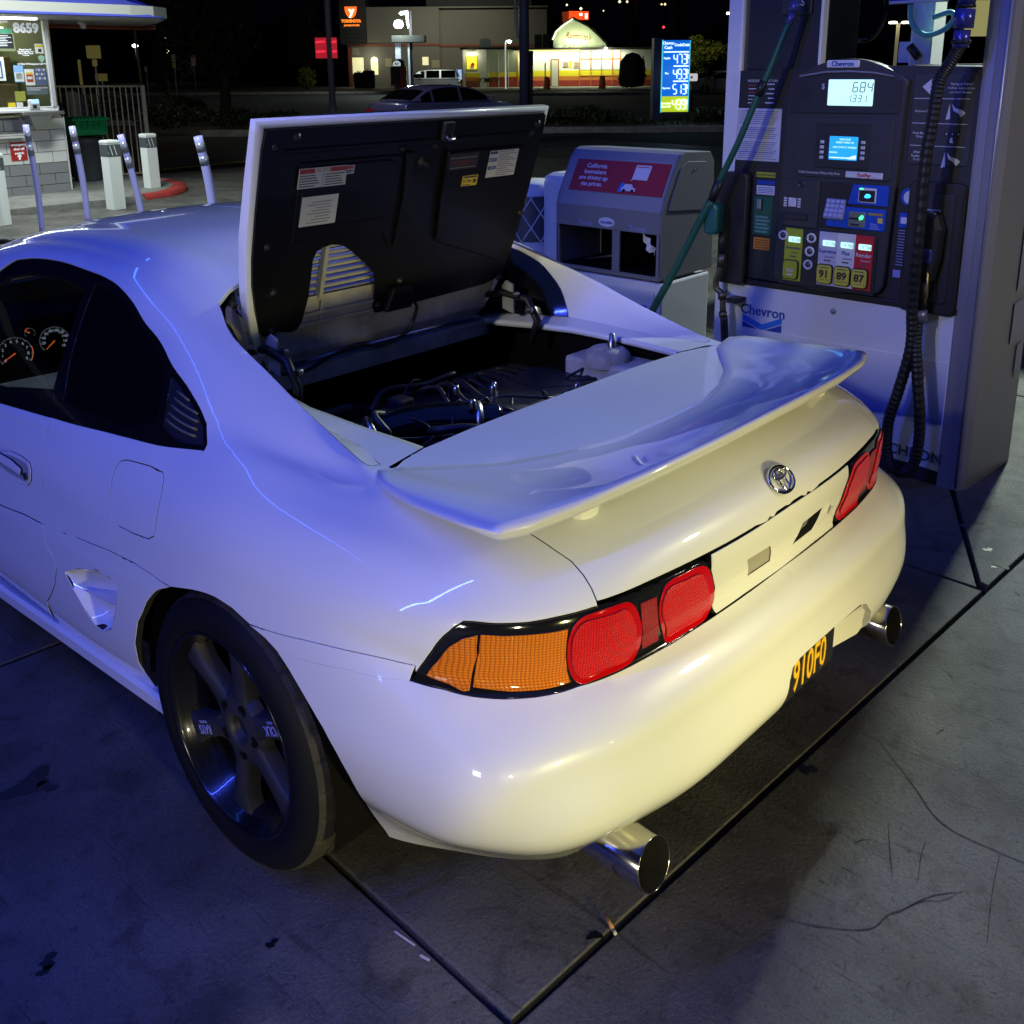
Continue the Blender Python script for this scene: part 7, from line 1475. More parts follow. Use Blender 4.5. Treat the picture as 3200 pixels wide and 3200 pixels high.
text('restaurant_lettering', 'YOSHINOYA', .37, XZ(-.66) @ Matrix.Translation((-14.80, 5.98, 0)), M_ytx, ya, ext=.02, bold=.016, sx=.86); text('restaurant_lettering', 'JAPANESE KITCHEN', .19, XZ(-.66) @ Matrix.Translation((-14.75, 5.60, 0)), M_ytx, ya, ext=.02, bold=.008, sx=.86)
face(rect(-14.95, -13.9, 1.2, 2.7), -.02, .03, M_warm, 'lit_opening', ya); face(rect(-15.3, -15.0, 0, 3.6), -.02, .25, M_rbr, 'corner_pier', ya); face([(-13.2, 1.1), (-12.52, 1.1), (-12.52, 2.5), (-12.6, 2.68), (-12.86, 2.78), (-13.12, 2.68), (-13.2, 2.5)], -.02, .04, M_warm, 'arched_glow', ya)
face(rect(-8.28, -7.7, 1.95, 2.7), -.02, .03, M_warm, 'lit_window', ya); face(rect(-7.4, -6.65, 1.7, 2.4), -.02, .02, mat('dim_panel', (.35, .32, .2), .7), 'wall_panel', ya); face(rect(-11.8, -11.2, 1.8, 2.6), -.02, .02, bpy.data.materials['dim_panel'], 'wall_panel', ya); face([(-14.95, 2.9), (-14.2, 2.9), (-14.3, 3.6), (-14.9, 3.6)], -.02, .03, M_cwall, 'wall_emblem', ya)
sp1 = spot('wall_wash', G(-5.5, 92, 7.5), G(-4.0, 100, 4.5), 1500, (1.0, .96, .78), 110, 1.0, .3); spot('wall_wash', G(-10.8, 93, 6.5), G(-11.5, 100, 4.8), 500, (1, .97, .85), 110, 1.0, .3); point('arch_lamp', G(-13.0, 98.9, 2.6), 60, (1, .95, .7), .1)
# barn-front restaurant
rb_ = sthing('barn_restaurant', 0, 93, 'low white restaurant with yellow and red stripes and a lit barn shaped gable sign', 'building')
mb = MB(); sb(mb, .8, 12.6, 0, 9, 0, 3.15); mb.build('wall', M_rwhite, rb_)
for nm, z0, z1, m_, y_ in (('yellow_stripe', .88, 1.36, M_ryel, .03), ('orange_stripe', .52, .88, M_ror, .034), ('red_stripe', .0, .52, M_rred, .045)):
    for a, b in ((.8, 3.66), (4.42, 12.6)): face(rect(a, b, z0, z1), 0, y_, m_, nm, rb_)
mb = MB(); sb(mb, .2, 13.2, -.9, 9.3, 3.12, 3.30); mb.build('flat_roof', M_froof, rb_)
mb = MB(); sb(mb, .9, 6.2, -.85, -.78, 3.04, 3.13); mb.build('eaves_light', mat('yellow_neon', (1, 1, .4), .4, emit=(1.0, .95, .25), estr=1.6), rb_)
face(rect(3.66, 4.42, .0, 2.35), -.01, .05, M_rbr, 'door_frame', rb_); face(rect(3.76, 4.32, .02, 2.25), -.06, .02, mat('busy_glass', (.3, .32, .25), .4, emit=(.30, .32, .22), estr=.35), 'door_glass', rb_)
for k, x_ in enumerate((6.32, 7.32, 8.24, 9.24)):
    wd_ = (.86, .84, .84, .55)[k]
    face(rect(x_, x_ + wd_, 2.38, 2.98), -.01, .03, M_winlit, 'window', rb_); face(rect(x_, x_ + wd_, 1.42, 2.28), -.01, .03, M_winlit, 'window', rb_)
for x_ in (6.25, 7.25, 8.18, 9.16, 9.85): face(rect(x_ - .03, x_ + .04, .0, 3.05), -.01, .09, M_ror, 'orange_mullion', rb_)
face(rect(6.2, 9.9, 2.29, 2.36), -.012, .08, M_ror, 'orange_rail', rb_); face(rect(6.2, 12.6, .88, .93), -.012, .06, M_ror, 'orange_rail', rb_)
for k in range(5): face(rect(4.75, 5.22, 1.62 + k * .11, 1.66 + k * .11), -.01, .02, M_rbr, 'menu_print', rb_); face(rect(5.72, 6.18, 1.55 + k * .13, 1.60 + k * .13), -.01, .02, M_rbr, 'menu_print', rb_)
face(rect(5.3, 5.55, 1.6, 2.15), -.01, .02, M_ryel, 'menu_panel', rb_)
gp2 = [(3.87, 3.32), (8.62, 3.32), (8.45, 3.6), (7.75, 4.30), (6.95, 4.98), (6.25, 5.35), (5.58, 5.66), (4.85, 5.20), (4.20, 4.68), (3.90, 4.10)]
gw = face(gp2, -.30, .25, mat('gable_cream', (.50, .56, .32), .6), 'gable', rb_)
mb = MB(); e_ = [(3.80, 4.02), (4.12, 4.72), (4.80, 5.28), (5.58, 5.76), (6.28, 5.44), (7.02, 5.05), (7.82, 4.36), (8.50, 3.70), (8.95, 3.25)]
mb.grid(lambda i, j: (e_[i][0], -.75 if j in (0, 3) else 6.0, e_[i][1] + (0 if j < 2 else .12)), 9, 4, smooth=False); mb.build('gambrel_roof', M_froof, rb_)
mb = MB(); mb.tube([(p[0], -.62, p[1] - .05) for p in e_[:4]], .06, 6); mb.build('roof_trim_light', mat('cream_neon', (1, 1, .8), .4, emit=(.95, 1.0, .70), estr=1.2), rb_)
text('gable_lettering', "Ramberto's", .72, XZ(-.57) @ Matrix.Translation((6.05, 4.22, 0)) @ Matrix.Rotation(-.10, 4, 'Z'), mat('red_script', (.22, .03, .01), .6), rb_, ext=.02, shear=.35, sx=.62) if False else text('gable_lettering', "Ramberto's", .72, XZ(-.57) @ Matrix.Translation((6.05, 4.22, 0)) @ Matrix.Rotation(-.10, 4, 'Z'), mat('red_script', (.22, .03, .01), .6), rb_, ext=.02, shear=.35, sx=.66)
for x_ in (5.1, 5.85, 6.6):
    MB().lathe([(0, .10), (.10, .08), (.15, 0), (.10, -.08), (0, -.10)], 12, Matrix.Translation((x_, -1.2, 3.64))).build('flood_lamp', M_lampw, rb_)
    point('gable_lamp', G(x_ * 1.0, 93 - 1.5, 3.72), 75, (.95, 1, .75), .12)
MB().lathe([(0, .1), (.10, .07), (.13, 0), (0, -.08)], 12, Matrix.Translation((8.44, -1.2, 3.20))).build('eaves_lamp', M_lampw, rb_); point('eaves_lamp_light', G(8.44, 91.7, 3.1), 90, (.9, 1, .85), .1)
area('eaves_wash', G(3.4, 92.2, 3.0), G(3.4, 93.0, .5), 6.0, .15, 170, (.97, 1.0, .66)); area('eaves_wash', G(8.2, 92.2, 3.0), G(8.2, 92.9, .4), 4.0, .15, 120, (.97, 1.0, .75))
mb = MB(); sb(mb, 2.3, 2.95, 1.5, 2.6, 3.3, 4.5); sb(mb, 3.05, 3.65, 1.5, 2.6, 3.3, 4.5); mb.build('rooftop_unit', mat('rooftop_metal', (.06, .065, .06), .5, .4), rb_)
mb = MB(); sb(mb, 4.0, 4.6, -.9, -.8, 3.3, 3.5); mb.build('roof_box', M_rwhite, rb_)
# left wing of the restaurant with poster
wg = sthing('poster_building', 0, 92.5, 'small white shop with yellow stripe, lit yellow poster and glazed right side', 'building')
mb = MB(); sb(mb, -4.1, -2.0, 0, 5, 0, 3.2); mb.build('wall', M_rwhite, wg); mb = MB(); sb(mb, -2.0, .75, .3, 5, 0, 3.2); mb.build('glazed_wall', mat('dusky_glass', (.10, .12, .08), .3, emit=(.20, .23, .12), estr=.25), wg)
mb = MB(); sb(mb, -4.3, .9, -.5, 5.2, 3.2, 3.38); mb.build('flat_roof', M_froof, wg)
face(rect(-3.85, -2.62, .0, .55), 0, .04, M_rbr, 'base_stripe', wg); face(rect(-3.85, -2.62, .86, 1.22), 0, .03, M_ryel, 'yellow_stripe', wg); face(rect(-3.85, -2.62, .55, .86), 0, .035, M_ror, 'orange_stripe', wg); face(rect(-2.0, .75, .86, 1.25), .3, .03, M_ryel, 'yellow_stripe', wg); face(rect(-2.0, .75, .0, .86), .3, .04, M_rred, 'base_stripe', wg)
po = face(rect(-3.75, -2.85, 1.55, 2.7), -.02, .05, mat('lit_poster', (.8, .65, .03), .4, emit=(.85, .68, .02), estr=.8), 'poster', wg); face([(-3.45, 1.65), (-3.2, 1.6), (-3.05, 2.0), (-3.25, 2.15), (-3.4, 1.95)], -.07, .01, M_lred, 'poster_print', wg); face([(-3.5, 1.6), (-3.15, 1.58), (-3.1, 1.75), (-3.45, 1.8)], -.08, .01, M_rwhite, 'poster_print', wg)
MB().lathe([(0, .08), (.12, .06), (.14, 0), (0, -.06)], 12, Matrix.Translation((-3.3, -.4, 2.9))).build('poster_lamp', M_lampy, wg); point('poster_lamp_light', G(-3.3, 92.0, 2.85), 70, (1, .98, .7), .1)
for x_ in (-1.9, -.95, -.1, .7): face(rect(x_ - .03, x_ + .04, 0, 3.2), .3, .08, M_ror if x_ > .5 else M_rwhite, 'mullion', wg)
mb = MB(); sb(mb, -2.62, -1.55, 1.0, 2.6, 3.38, 3.75); mb.prism([(-2.62, 3.75), (-1.55, 3.75), (-1.75, 4.15), (-2.5, 4.15)], 1.5, XZ(2.6)); mb.build('roof_vent', mat('vent_metal', (.30, .33, .30), .4, .5), wg)
# red bowl sign behind the gable
rs_ = sthing('red_roof_sign', 0, 99, 'lit orange red box sign on a pole behind the barn gable', 'sign'); face([(5.60, 6.68), (7.43, 6.62), (7.42, 5.90), (5.60, 5.90)], 0, .3, mat('red_sign_light', (1, .12, .01), .4, emit=(1.0, .07, .01), estr=1.3), 'sign_face', rs_); face([(4.95, 6.6), (5.56, 6.66), (5.56, 5.9), (5.05, 5.6)], .1, .2, mat('dim_red_side', (.2, .04, .01), .6, emit=(.3, .05, .01), estr=.4), 'sign_side', rs_)
face(rect(6.55, 6.85, 6.25, 6.48), -.31, .02, M_ywh, 'sign_print', rs_); face(rect(7.08, 7.33, 5.98, 6.45), -.31, .02, M_ywh, 'sign_print', rs_); MB().tube([(6.2, .2, 0), (6.2, .2, 5.9)], .12, 8).build('sign_pole', M_dpole, rs_)
# drum barrels (construction)
M_barr = mat('barrel_orange', (.55, .12, .03), .5)
for l_, d_, h_, lb in ((2.95, 82, .92, 'orange traffic drum with white bands before the restaurant door'), (7.3, 82, .98, 'dull orange traffic drum right of the restaurant windows')):
    b_ = sthing('traffic_drum', l_, d_, lb, 'traffic drum', 'traffic drums in front of the restaurant'); MB().lathe([(0, h_), (.20, h_), (.23, h_ * .75), (.25, h_ * .4), (.28, 0.06), (.34, .06), (.34, 0)], 16).build('drum_body', M_barr, b_)
    for z_ in (.25, .55): MB().lathe([(.262 - z_ * .05, h_ * z_), (.258 - z_ * .05, h_ * (z_ + .13))], 16).build('white_band', M_rwhite if 'door' in lb else M_barr, b_)
pg = tag(MB().tube([G(2.85, 83, 0), G(2.85, 83, 2.0)], .05, 8).build('white_guard_post', M_rwhite), 'slim tall white post right behind the banded traffic drum', 'post')
# air and water machine under a small canopy
am = sthing('air_machine', -6.35, 60, 'red and black air machine with a round white top beside the shelter post', 'air machine')
mb = MB(); sb(mb, -.45, .08, -.2, .3, .70, 1.76, .03); mb.build('machine_body', mat('machine_dark', (.035, .03, .03), .5), am); mb = MB(); sb(mb, .08, .45, -.22, .3, .70, 1.78, .03); mb.build('red_side', mat('machine_red', (.40, .02, .03), .4), am)
mb = MB(); sb(mb, -.28, .42, -.15, .2, .0, .70, .05); mb.build('machine_base', mat('dark_red_base', (.10, .012, .012), .5), am)
MB().prism([(-.34, 1.78), (.36, 1.78), (.36, 1.95), (.28, 2.12), (.10, 2.20), (-.10, 2.18), (-.27, 2.08), (-.34, 1.92)], .25, XZ(.1)).build('round_top', M_gcan, am); tp = MB().prism([(-.31, 1.80), (.14, 1.80), (.14, 1.98), (.02, 2.08), (-.10, 2.10), (-.22, 2.05), (-.30, 1.95)], .02, XZ(-.15)).build('top_sign', mat('lit_white_sign', (.9, .9, .9), .4, emit=(.8, .95, 1.0), estr=.5), am); text('sign_lettering', 'Air', .20, XZ(-.18) @ Matrix.Translation((-.09, 1.92, 0)), M_lblue, tp, ext=.005, bold=.006, shear=.2)
MB().lathe([(0, .03), (.06, .0), (.0, -.03)], 10, Matrix.Translation((-.28, -.3, .22))).build('base_lamp', M_lampw, am)
sh_ = sthing('shelter', 0, 70, 'dark flat canopy on pale posts with a bright flood lamp above', 'shelter')
mb = MB(); sb(mb, -7.75, -5.55, -.6, .8, 3.32, 3.75, .03); mb.build('shelter_roof', M_dkw, sh_); mb = MB(); sb(mb, -6.60, -6.42, -.1, .1, 0, 5.3); mb.build('dark_post', M_dpole, sh_)
mb = MB(); sb(mb, -7.55, -7.20, -.3, -.1, 2.2, 3.3); mb.prism([(-6.72, .15), (-6.60, .15), (-6.60, 3.25), (-6.72, 3.25)], .1, XZ(-.2)); mb.build('pale_post', mat('self_lit_blue_post', (.40, .45, .55), .5, emit=(.30, .36, .48), estr=.35), sh_)  # pale posts glow by themselves in place of lamplight
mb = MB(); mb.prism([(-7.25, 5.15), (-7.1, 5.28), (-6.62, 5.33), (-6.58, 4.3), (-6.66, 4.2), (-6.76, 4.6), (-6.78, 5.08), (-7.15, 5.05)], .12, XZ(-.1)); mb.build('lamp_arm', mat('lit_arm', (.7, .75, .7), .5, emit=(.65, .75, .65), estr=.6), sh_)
MB().lathe([(0, .30), (.22, .24), (.34, 0), (.24, -.2), (0, -.26)], 16, Matrix.Translation((-7.25, -.5, 4.45))).build('flood_lamp', M_lampw, sh_); point('flood_lamp_light', G(-7.25, 68.6, 4.45), 700, (.86, 1, .92), .3)
# vending machines
M_vend = mat('vending_light', (.4, .6, .9), .4, emit=(.35, .55, .95), estr=.8); M_vend2 = mat('vending_red', (.8, .3, .3), .4, emit=(.75, .30, .40), estr=.5)
for k, (x_, m_) in enumerate(((-4.42, M_vend2), (-4.05, M_vend), (-3.70, M_vend))): v_ = sthing('vending_machine', x_, 78, ('reddish', 'pale blue middle', 'pale blue right hand')[k] + ' vending machine beside the parked silver van', 'vending machine', 'vending machines by the silver van'); mb = MB(); sb(mb, -.17, .17, 0, .4, .75, 1.6); mb.build('cabinet', M_gcan, v_); face(rect(-.14, .14, .82, 1.55), -.01, .02, m_, 'lit_front', v_); mb = MB(); sb(mb, -.17, .17, 0, .4, -.05, .75); mb.build('plinth', M_dkw, v_)
# generic car builder for the cars further off: side profile lofted across the width
def car_far(name, loc, rz, L, W_, H, kind, m, label, group=None, sc=1.0):
    root = empty(name, loc, rz, label, 'van' if kind == 'van' else 'car', group)
    if kind == 'van': bodyp = [(-.5, .26), (-.5, .60), (-.485, .72), (-.40, 1.02), (-.30, 1.0), (.42, 1.0), (.50, .80), (.50, .26)]; top = [(-.40, 1.02), (-.26, 1.52), (-.10, 1.66), (.30, 1.68), (.44, 1.60), (.49, 1.02)]
    else: bodyp = [(-.5, .26), (-.505, .62), (-.48, .74), (-.30, .90), (.30, .95), (.46, .96), (.495, .86), (.505, .60), (.50, .26)]; top = [(-.28, .90), (-.12, 1.28), (.0, 1.39), (.16, 1.40), (.28, 1.30), (.43, .97)]
    bodyp = [(x * L, z * H / 1.68 if kind == 'van' else z * H / 1.40) for x, z in bodyp]; top = [(x * L, z * H / 1.68 if kind == 'van' else z * H / 1.40) for x, z in top]
    bodyp = [(p[0], p[1]) for p in catmull(bodyp, 3)]; top = [(p[0], p[1]) for p in catmull(top, 4)]
    def shell_(P, hw0, hw1, z0, z1, mat_, nm, par):
        mb = MB(); K = len(P); ts = [-1, -.93, -.75, -.4, 0, .4, .75, .93, 1]
        def F(i, j):
            x, z = P[i]; t = ts[j]; hw = hw0 + (hw1 - hw0) * max(0, min(1, (z - z0) / (z1 - z0))); dz = (.035 * (1 - abs(t) ** 3) - .03) if z > z0 + .3 * (z1 - z0) else 0; xx = x * (1 - .05 * abs(t) ** 3); return (xx, hw * t, z + dz)
        mb.grid(F, K, 9)
        for s_ in (0, 8): mb.bm.faces.new([mb.bm.verts.new(Vector(F(i, s_))) for i in range(K)])
        bmesh.ops.remove_doubles(mb.bm, verts=mb.bm.verts, dist=.001); return mb.build(nm, mat_, par)
    zt = max(p[1] for p in top); zb = top[0][1]
    shell_(bodyp, W_ / 2, W_ / 2 * .97, .3, zb, m, 'body', root); shell_(top, W_ / 2 * .93, W_ / 2 * .74, zb, zt, m, 'roof', root)
    for s_ in (-1, 1):
        def yy(z): return s_ * (W_ / 2 * (.93 + (.74 - .93) * (z - zb) / (zt - zb)) + .012)
        segs = ([(-.33, -.12), (-.09, .14), (.17, .42)] if kind == 'van' else [(-.19, .02), (.045, .25), (.27, .35)])
        def ztop(x): return float(np.interp(x, [p[0] for p in top], [p[1] for p in top])) - .07
        for a, b in segs:
            a *= L; b *= L; n_ = 5; pts_ = [(a + (b - a) * i / n_, zb + .05) for i in range(n_ + 1)] + [(b + (a - b) * i / n_, max(zb + .07, ztop(b + (a - b) * i / n_))) for i in range(n_ + 1)]
            mb = MB(); mb.bm.faces.new([mb.bm.verts.new((p[0], yy(p[1]), p[1])) for p in pts_]); w_ = mb.build('side_window', M_tint, root)
        for xw in (-.31, .31):
            A_ = Matrix.Translation((xw * L, s_ * (W_ / 2 - .11), .31)) @ Matrix.Rotation(-s_ * PI / 2, 4, 'X')
            wl_ = MB().lathe([(.0, .02), (.14, .09), (.20, .10), (.215, .11), (.29, .12), (.32, .08), (.32, -.10)], 20, A_).build('wheel', M_tyre, root); MB().lathe([(0, .112), (.05, .108), (.19, .122), (.205, .124)], 20, A_).build('hubcap', M_psilver, wl_)
            for q in range(5):
                a_ = q * 2 * PI / 5; MB().prism([(.07, -.02), (.17, -.03), (.17, .03), (.07, .02)], .004, A_ @ Matrix.Rotation(a_, 4, 'Z') @ Matrix.Translation((0, 0, .118))).build('hub_slot', M_blk, wl_)
        xr = L / 2; mb = MB(); mb.box((xr * 1.0 - .02, s_ * W_ * .36, (.60 if kind == 'van' else .68) * H / 1.4), (.06, W_ * .22, .13), bev=.02); mb.build('tail_light', mat('tail_red_' + ('a'), (.35, .012, .015), .2, coat=1) if 'tail_red_a' not in bpy.data.materials else bpy.data.materials['tail_red_a'], root)
        mb = MB(); mb.box((-xr + .03, s_ * W_ * .36, .62 * H / 1.4), (.08, W_ * .2, .11), bev=.02); mb.build('headlight', M_psilver, root)
        mb = MB(); mb.box((-.20 * L, s_ * (W_ / 2 + .06), zb + .06), (.10, .14, .09), bev=.025); mb.build('mirror', m, root)
    # rear and front glass lie on the roof profile
    P = top; K = len(P)
    for nm, rng_ in (('rear_glass', (int(K * .80), K - 1)), ('front_glass', (0, int(K * .28)))):
        a, b = P[rng_[0]], P[rng_[1]]; mb = MB()
        def F(i, j): 
            q = i / 6; x = a[0] + (b[0] - a[0]) * (.12 + .76 * q); z = float(np.interp(x, [p[0] for p in P], [p[1] for p in P])); hw = (W_ / 2) * (.93 + (.74 - .93) * (z - zb) / (zt - zb)) * .88; t = -1 + 2 * j / 6
            return (x + (.006 if nm == 'rear_glass' else -.006), hw * t, z + .035 * (1 - abs(t * .88) ** 3) - .03 + .010)
        mb.grid(F, 7, 7); mb.build(nm, M_tint, root)
    mb = MB(); mb.box((0, 0, .26), (L * .92, W_ * .9, .08)); mb.build('underbody', M_dark, root)
    mb = MB(); mb.box((L / 2 + .005, 0, .52), (.02, .34, .16)); mb.build('rear_plate', M_psilver, root)
    return root
M_sedan = mat("sedan_blue_light_tint", (.16, .16, .34), .28, .5, coat=1.0); M_vanp = mat('silver_van_paint', (.50, .52, .50), .3, .5, coat=.8); M_wcar = mat('white_car_paint', (.6, .6, .58), .3, coat=.8)  # sedan colour carries the purple-blue light falling on its pale body
car_far('parked_sedan', G(-1.75, 28.6, -.05), RZ + math.radians(180 + 44), 4.3, 1.68, 1.28, 'sedan', M_sedan, 'pale four door sedan waiting by the road behind the raised engine cover')
car_far('parked_van', G(-5.62, 76, -.05), RZ + math.radians(0), 4.1, 1.75, 1.62, 'van', M_vanp, 'silver van parked before the tall restaurant')
car_far('parked_coupe', G(13.2, 65, -.05), RZ + math.radians(10), 4.5, 1.75, 1.42, 'sedan', M_wcar, 'white car parked behind the small tree right of the price sign')
spot('sedan_fill', G(-4.5, 23, 5.0), G(-1.6, 28.3, .9), 420, (.62, .62, 1.0), 60, 1, .2); spot('sedan_rear_fill', G(-5.5, 27.5, 3.5), G(-3.1, 28, .9), 120, (.95, 1.0, .70), 50, 1, .2); spot('van_fill', G(-5.6, 70, 5), G(-5.6, 76, 1), 260, (.9, 1, .9), 60, 1, .2); spot('sign_fill', G(-14.0, 28, 3.2), G(-13.9, 36, 2.0), 240, (1, .95, .7), 50, 1, .2); spot('planting_lamp', G(-9, 33, 6), G(-10, 29, 0), 90, (1, .9, .6), 100, 1, .2)  # added fill spots brighten the sedan, the van and the road signs
# price sign
ps = sthing('price_sign', 0, 30, 'lit blue fuel price sign with four white prices and a green bottom panel', 'sign')
M_sblue = mat('sign_blue_light', (.01, .12, .6), .4, emit=(.0, .115, .56), estr=1.0); M_sgr = mat('sign_green_light', (.5, .6, .02), .4, emit=(.42, .55, .02), estr=1.0); M_sw = mat('sign_white_light', (1, 1, 1), .4, emit=(.80, 1.0, 1.0), estr=1.15)
MB().prism([(4.14, 0), (4.36, 0), (4.36, 2.44), (4.14, 2.44)], .55, XZ(.55)).build('sign_side', mat('sign_navy', (.01, .015, .06), .5), ps); MB().prism([(4.36, .30), (5.19, .30), (5.19, 2.40), (4.36, 2.40)], .50, XZ(.55)).build('sign_case', bpy.data.materials['sign_navy'], ps)
f1 = face(rect(4.37, 5.17, .82, 2.37), .05, .03, M_sblue, 'sign_face', ps); f2 = face(rect(4.37, 5.17, .38, .82), .05, .03, M_sgr, 'sign_face', ps)
face(rect(4.365, 4.40, .36, 2.38), .05, .035, mat('sign_cyan_edge', (.1, .6, .8), .4, emit=(.05, .50, .62), estr=1.0), 'sign_edge', ps); face(rect(5.155, 5.18, .40, 2.36), .05, .035, bpy.data.materials['sign_cyan_edge'], 'sign_edge', ps)
for k, s_ in enumerate(('4.73', '4.93', '5.13', '4.99')):
    z_ = (1.72, 1.305, .885, .455)[k]; seg(s_.replace('.', ''), 4.715, z_, .265, XZ(.0), M_sw, f1 if k < 3 else f2, w=.38, t=.115, gap=.125, slant=-.02, ext=.01, name='price_digit'); seg('9', 5.065, z_ + .13, .13, XZ(.0), M_sw, f1 if k < 3 else f2, w=.5, t=.22, slant=0, ext=.01, name='price_digit'); seg('1', 5.10, z_ + .0, .10, XZ(.0), M_sw, f1 if k < 3 else f2, w=.1, t=.25, slant=0, ext=.01, name='price_digit')
for x0, x1, z_ in ((4.42, 5.14, 2.05), (4.71, 5.14, 1.66), (4.71, 5.14, 1.24)): face(rect(x0, x1, z_ - .018, z_ + .018), .015, .01, M_sw, 'divider', f1)
text('sign_lettering', 'Chevron', .115, XZ(.01) @ Matrix.Translation((4.545, 2.29, 0)), M_sw, f1, ext=.004, bold=.003, sx=.8); text('sign_lettering', 'Cash', .115, XZ(.01) @ Matrix.Translation((4.545, 2.17, 0)), M_sw, f1, ext=.004, bold=.003); text('sign_lettering', 'Credit/Debit', .105, XZ(.01) @ Matrix.Translation((4.935, 2.24, 0)), M_sw, f1, ext=.004, bold=.003, sx=.78)
for t_, z_, par_ in (('Regular', 1.88, f1), ('Plus', 1.46, f1), ('Supreme', 1.05, f1), ('Renewable', .62, f2), ('Diesel B20', .53, f2)): text('sign_lettering', t_, .075, XZ(.01) @ Matrix.Translation((4.52, z_, 0)), M_sw, par_, ext=.004, bold=.002, sx=.85)
point('price_sign_glow', G(4.8, 29.0, 1.4), 10, (.4, .7, 1.0), .3)
# small trees, bush, palms
tr = sthing('small_tree', 11.3, 60, 'small round tree with lit yellow green leaves right of the price sign', 'tree'); MB().tube([(0, 0, 0), (.05, 0, 1.0), (.0, 0, 1.8)], [.10, .08, .05], 8).tube([(.03, 0, 1.2), (-.5, 0, 2.1)], [.05, .02], 6).tube([(.03, 0, 1.2), (.6, .1, 2.2)], [.05, .02], 6).build('trunk', M_bark, tr); mb = MB(); rq = random.Random(12)
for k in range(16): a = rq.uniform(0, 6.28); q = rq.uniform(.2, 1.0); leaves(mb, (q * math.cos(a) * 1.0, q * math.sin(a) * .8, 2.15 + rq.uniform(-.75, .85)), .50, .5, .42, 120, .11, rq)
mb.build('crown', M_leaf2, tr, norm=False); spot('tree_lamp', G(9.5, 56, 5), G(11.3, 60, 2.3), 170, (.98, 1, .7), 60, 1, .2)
bs_ = sthing('round_bush', 9.4, 80, 'big dark clipped rounded bush at the right end of the restaurant', 'bush'); mb = MB(); rq = random.Random(13)
for k in range(14): leaves(mb, (rq.uniform(-.6, .6), rq.uniform(-.5, .5), rq.uniform(.5, 2.2)), .6, .5, .55, 160, .12, rq)
mb.lathe([(0, .1), (.9, .2), (1.02, 1.0), (.95, 2.0), (.5, 2.55), (0, 2.7)], 16); mb.build('foliage', mat('bush_green', (.008, .012, .006), .9), bs_, norm=False)
for k, (l_, d_, r0, r1, z0, z1, lb) in enumerate(((3.6, 110, .38, .74, 0, 8.6, 'palm trunk flaring upwards left of the barn gable'), (13.3, 110, .34, .30, 0, 8.6, 'slim straight palm trunk right of the barn restaurant'), (17.3, 110, .45, .80, 0, 8.6, 'palm trunk with shaggy flared top above the price sign'))):
    pm = sthing('palm_tree', l_, d_, lb, 'palm tree', 'tall palms behind the restaurants'); mb = MB(); mb.lathe([(r0 * 1.2, 0), (r0, 1), (r0, 5.0), ((r0 + r1) / 2, 6.6), (r1, 8.4), (r1 * .9, 12)], 12); mb.build('trunk', mat('palm_trunk', (.05, .035, .025), .9) if k == 0 else bpy.data.materials['palm_trunk'], pm)
    mb = MB()
    for q in range(16):
        a = q * 2 * PI / 16; mb.grid(lambda i, j: ((.3 + i * .55) * math.cos(a) - (j - .5) * .4 * math.sin(a), (.3 + i * .55) * math.sin(a) + (j - .5) * .4 * math.cos(a), 12.2 + .5 * i - .17 * i * i), 6, 2)
    mb.build('fronds', M_leaf, pm)
for k, (l_, d_, lb) in enumerate(((-20.5, 62, 'tall dark tree beyond the iron fence'), (-12.6, 46, 'tall dark leafy tree left of the signpost'), (-18.6, 96, 'dark tree directly left of the tall restaurant'))):
    t_ = sthing('dark_tree', l_, d_, lb, 'tree', 'dark trees across the driveway'); MB().tube([(0, 0, 0), (.1, 0, 2), (0, 0, 4)], [.25, .2, .1], 8).build('trunk', M_bark, t_); mb = MB(); rq = random.Random(30 + k)
    for q in range(18): a = rq.uniform(0, 6.28); r_ = rq.uniform(.2, 1.9); leaves(mb, (r_ * math.cos(a), r_ * math.sin(a), rq.uniform(1.5, 6.5)), 1.1, 1.0, .9, 110, .20, rq)
    mb.build('crown', mat('night_foliage', (.020, .022, .008), .9) if k == 0 else bpy.data.materials['night_foliage'], t_, norm=False)
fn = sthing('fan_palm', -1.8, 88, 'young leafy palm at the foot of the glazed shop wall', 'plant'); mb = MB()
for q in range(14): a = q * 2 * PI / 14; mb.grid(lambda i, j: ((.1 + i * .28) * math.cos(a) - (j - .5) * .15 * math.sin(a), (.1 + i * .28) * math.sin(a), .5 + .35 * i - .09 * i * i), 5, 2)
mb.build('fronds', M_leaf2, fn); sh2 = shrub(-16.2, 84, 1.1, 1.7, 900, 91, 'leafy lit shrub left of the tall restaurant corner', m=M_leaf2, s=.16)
for k, (x_, h_) in enumerate(((-13.2, 1.35), (-12.4, 1.5))): hb = sthing('dark_enclosure', x_, 92, ('left', 'right')[k] + ' half of the dark hedge block under the arched glow', 'hedge', 'dark hedges before the tall restaurant'); mb = MB(); sb(mb, -.5, .5, 0, .5, 0, h_, .05); rq = random.Random(70 + k); leaves(mb, (0, 0, h_ * .6), .6, .4, h_ * .5, 500, .1, rq); mb.build('foliage', bpy.data.materials['bush_green'], hb, norm=False)
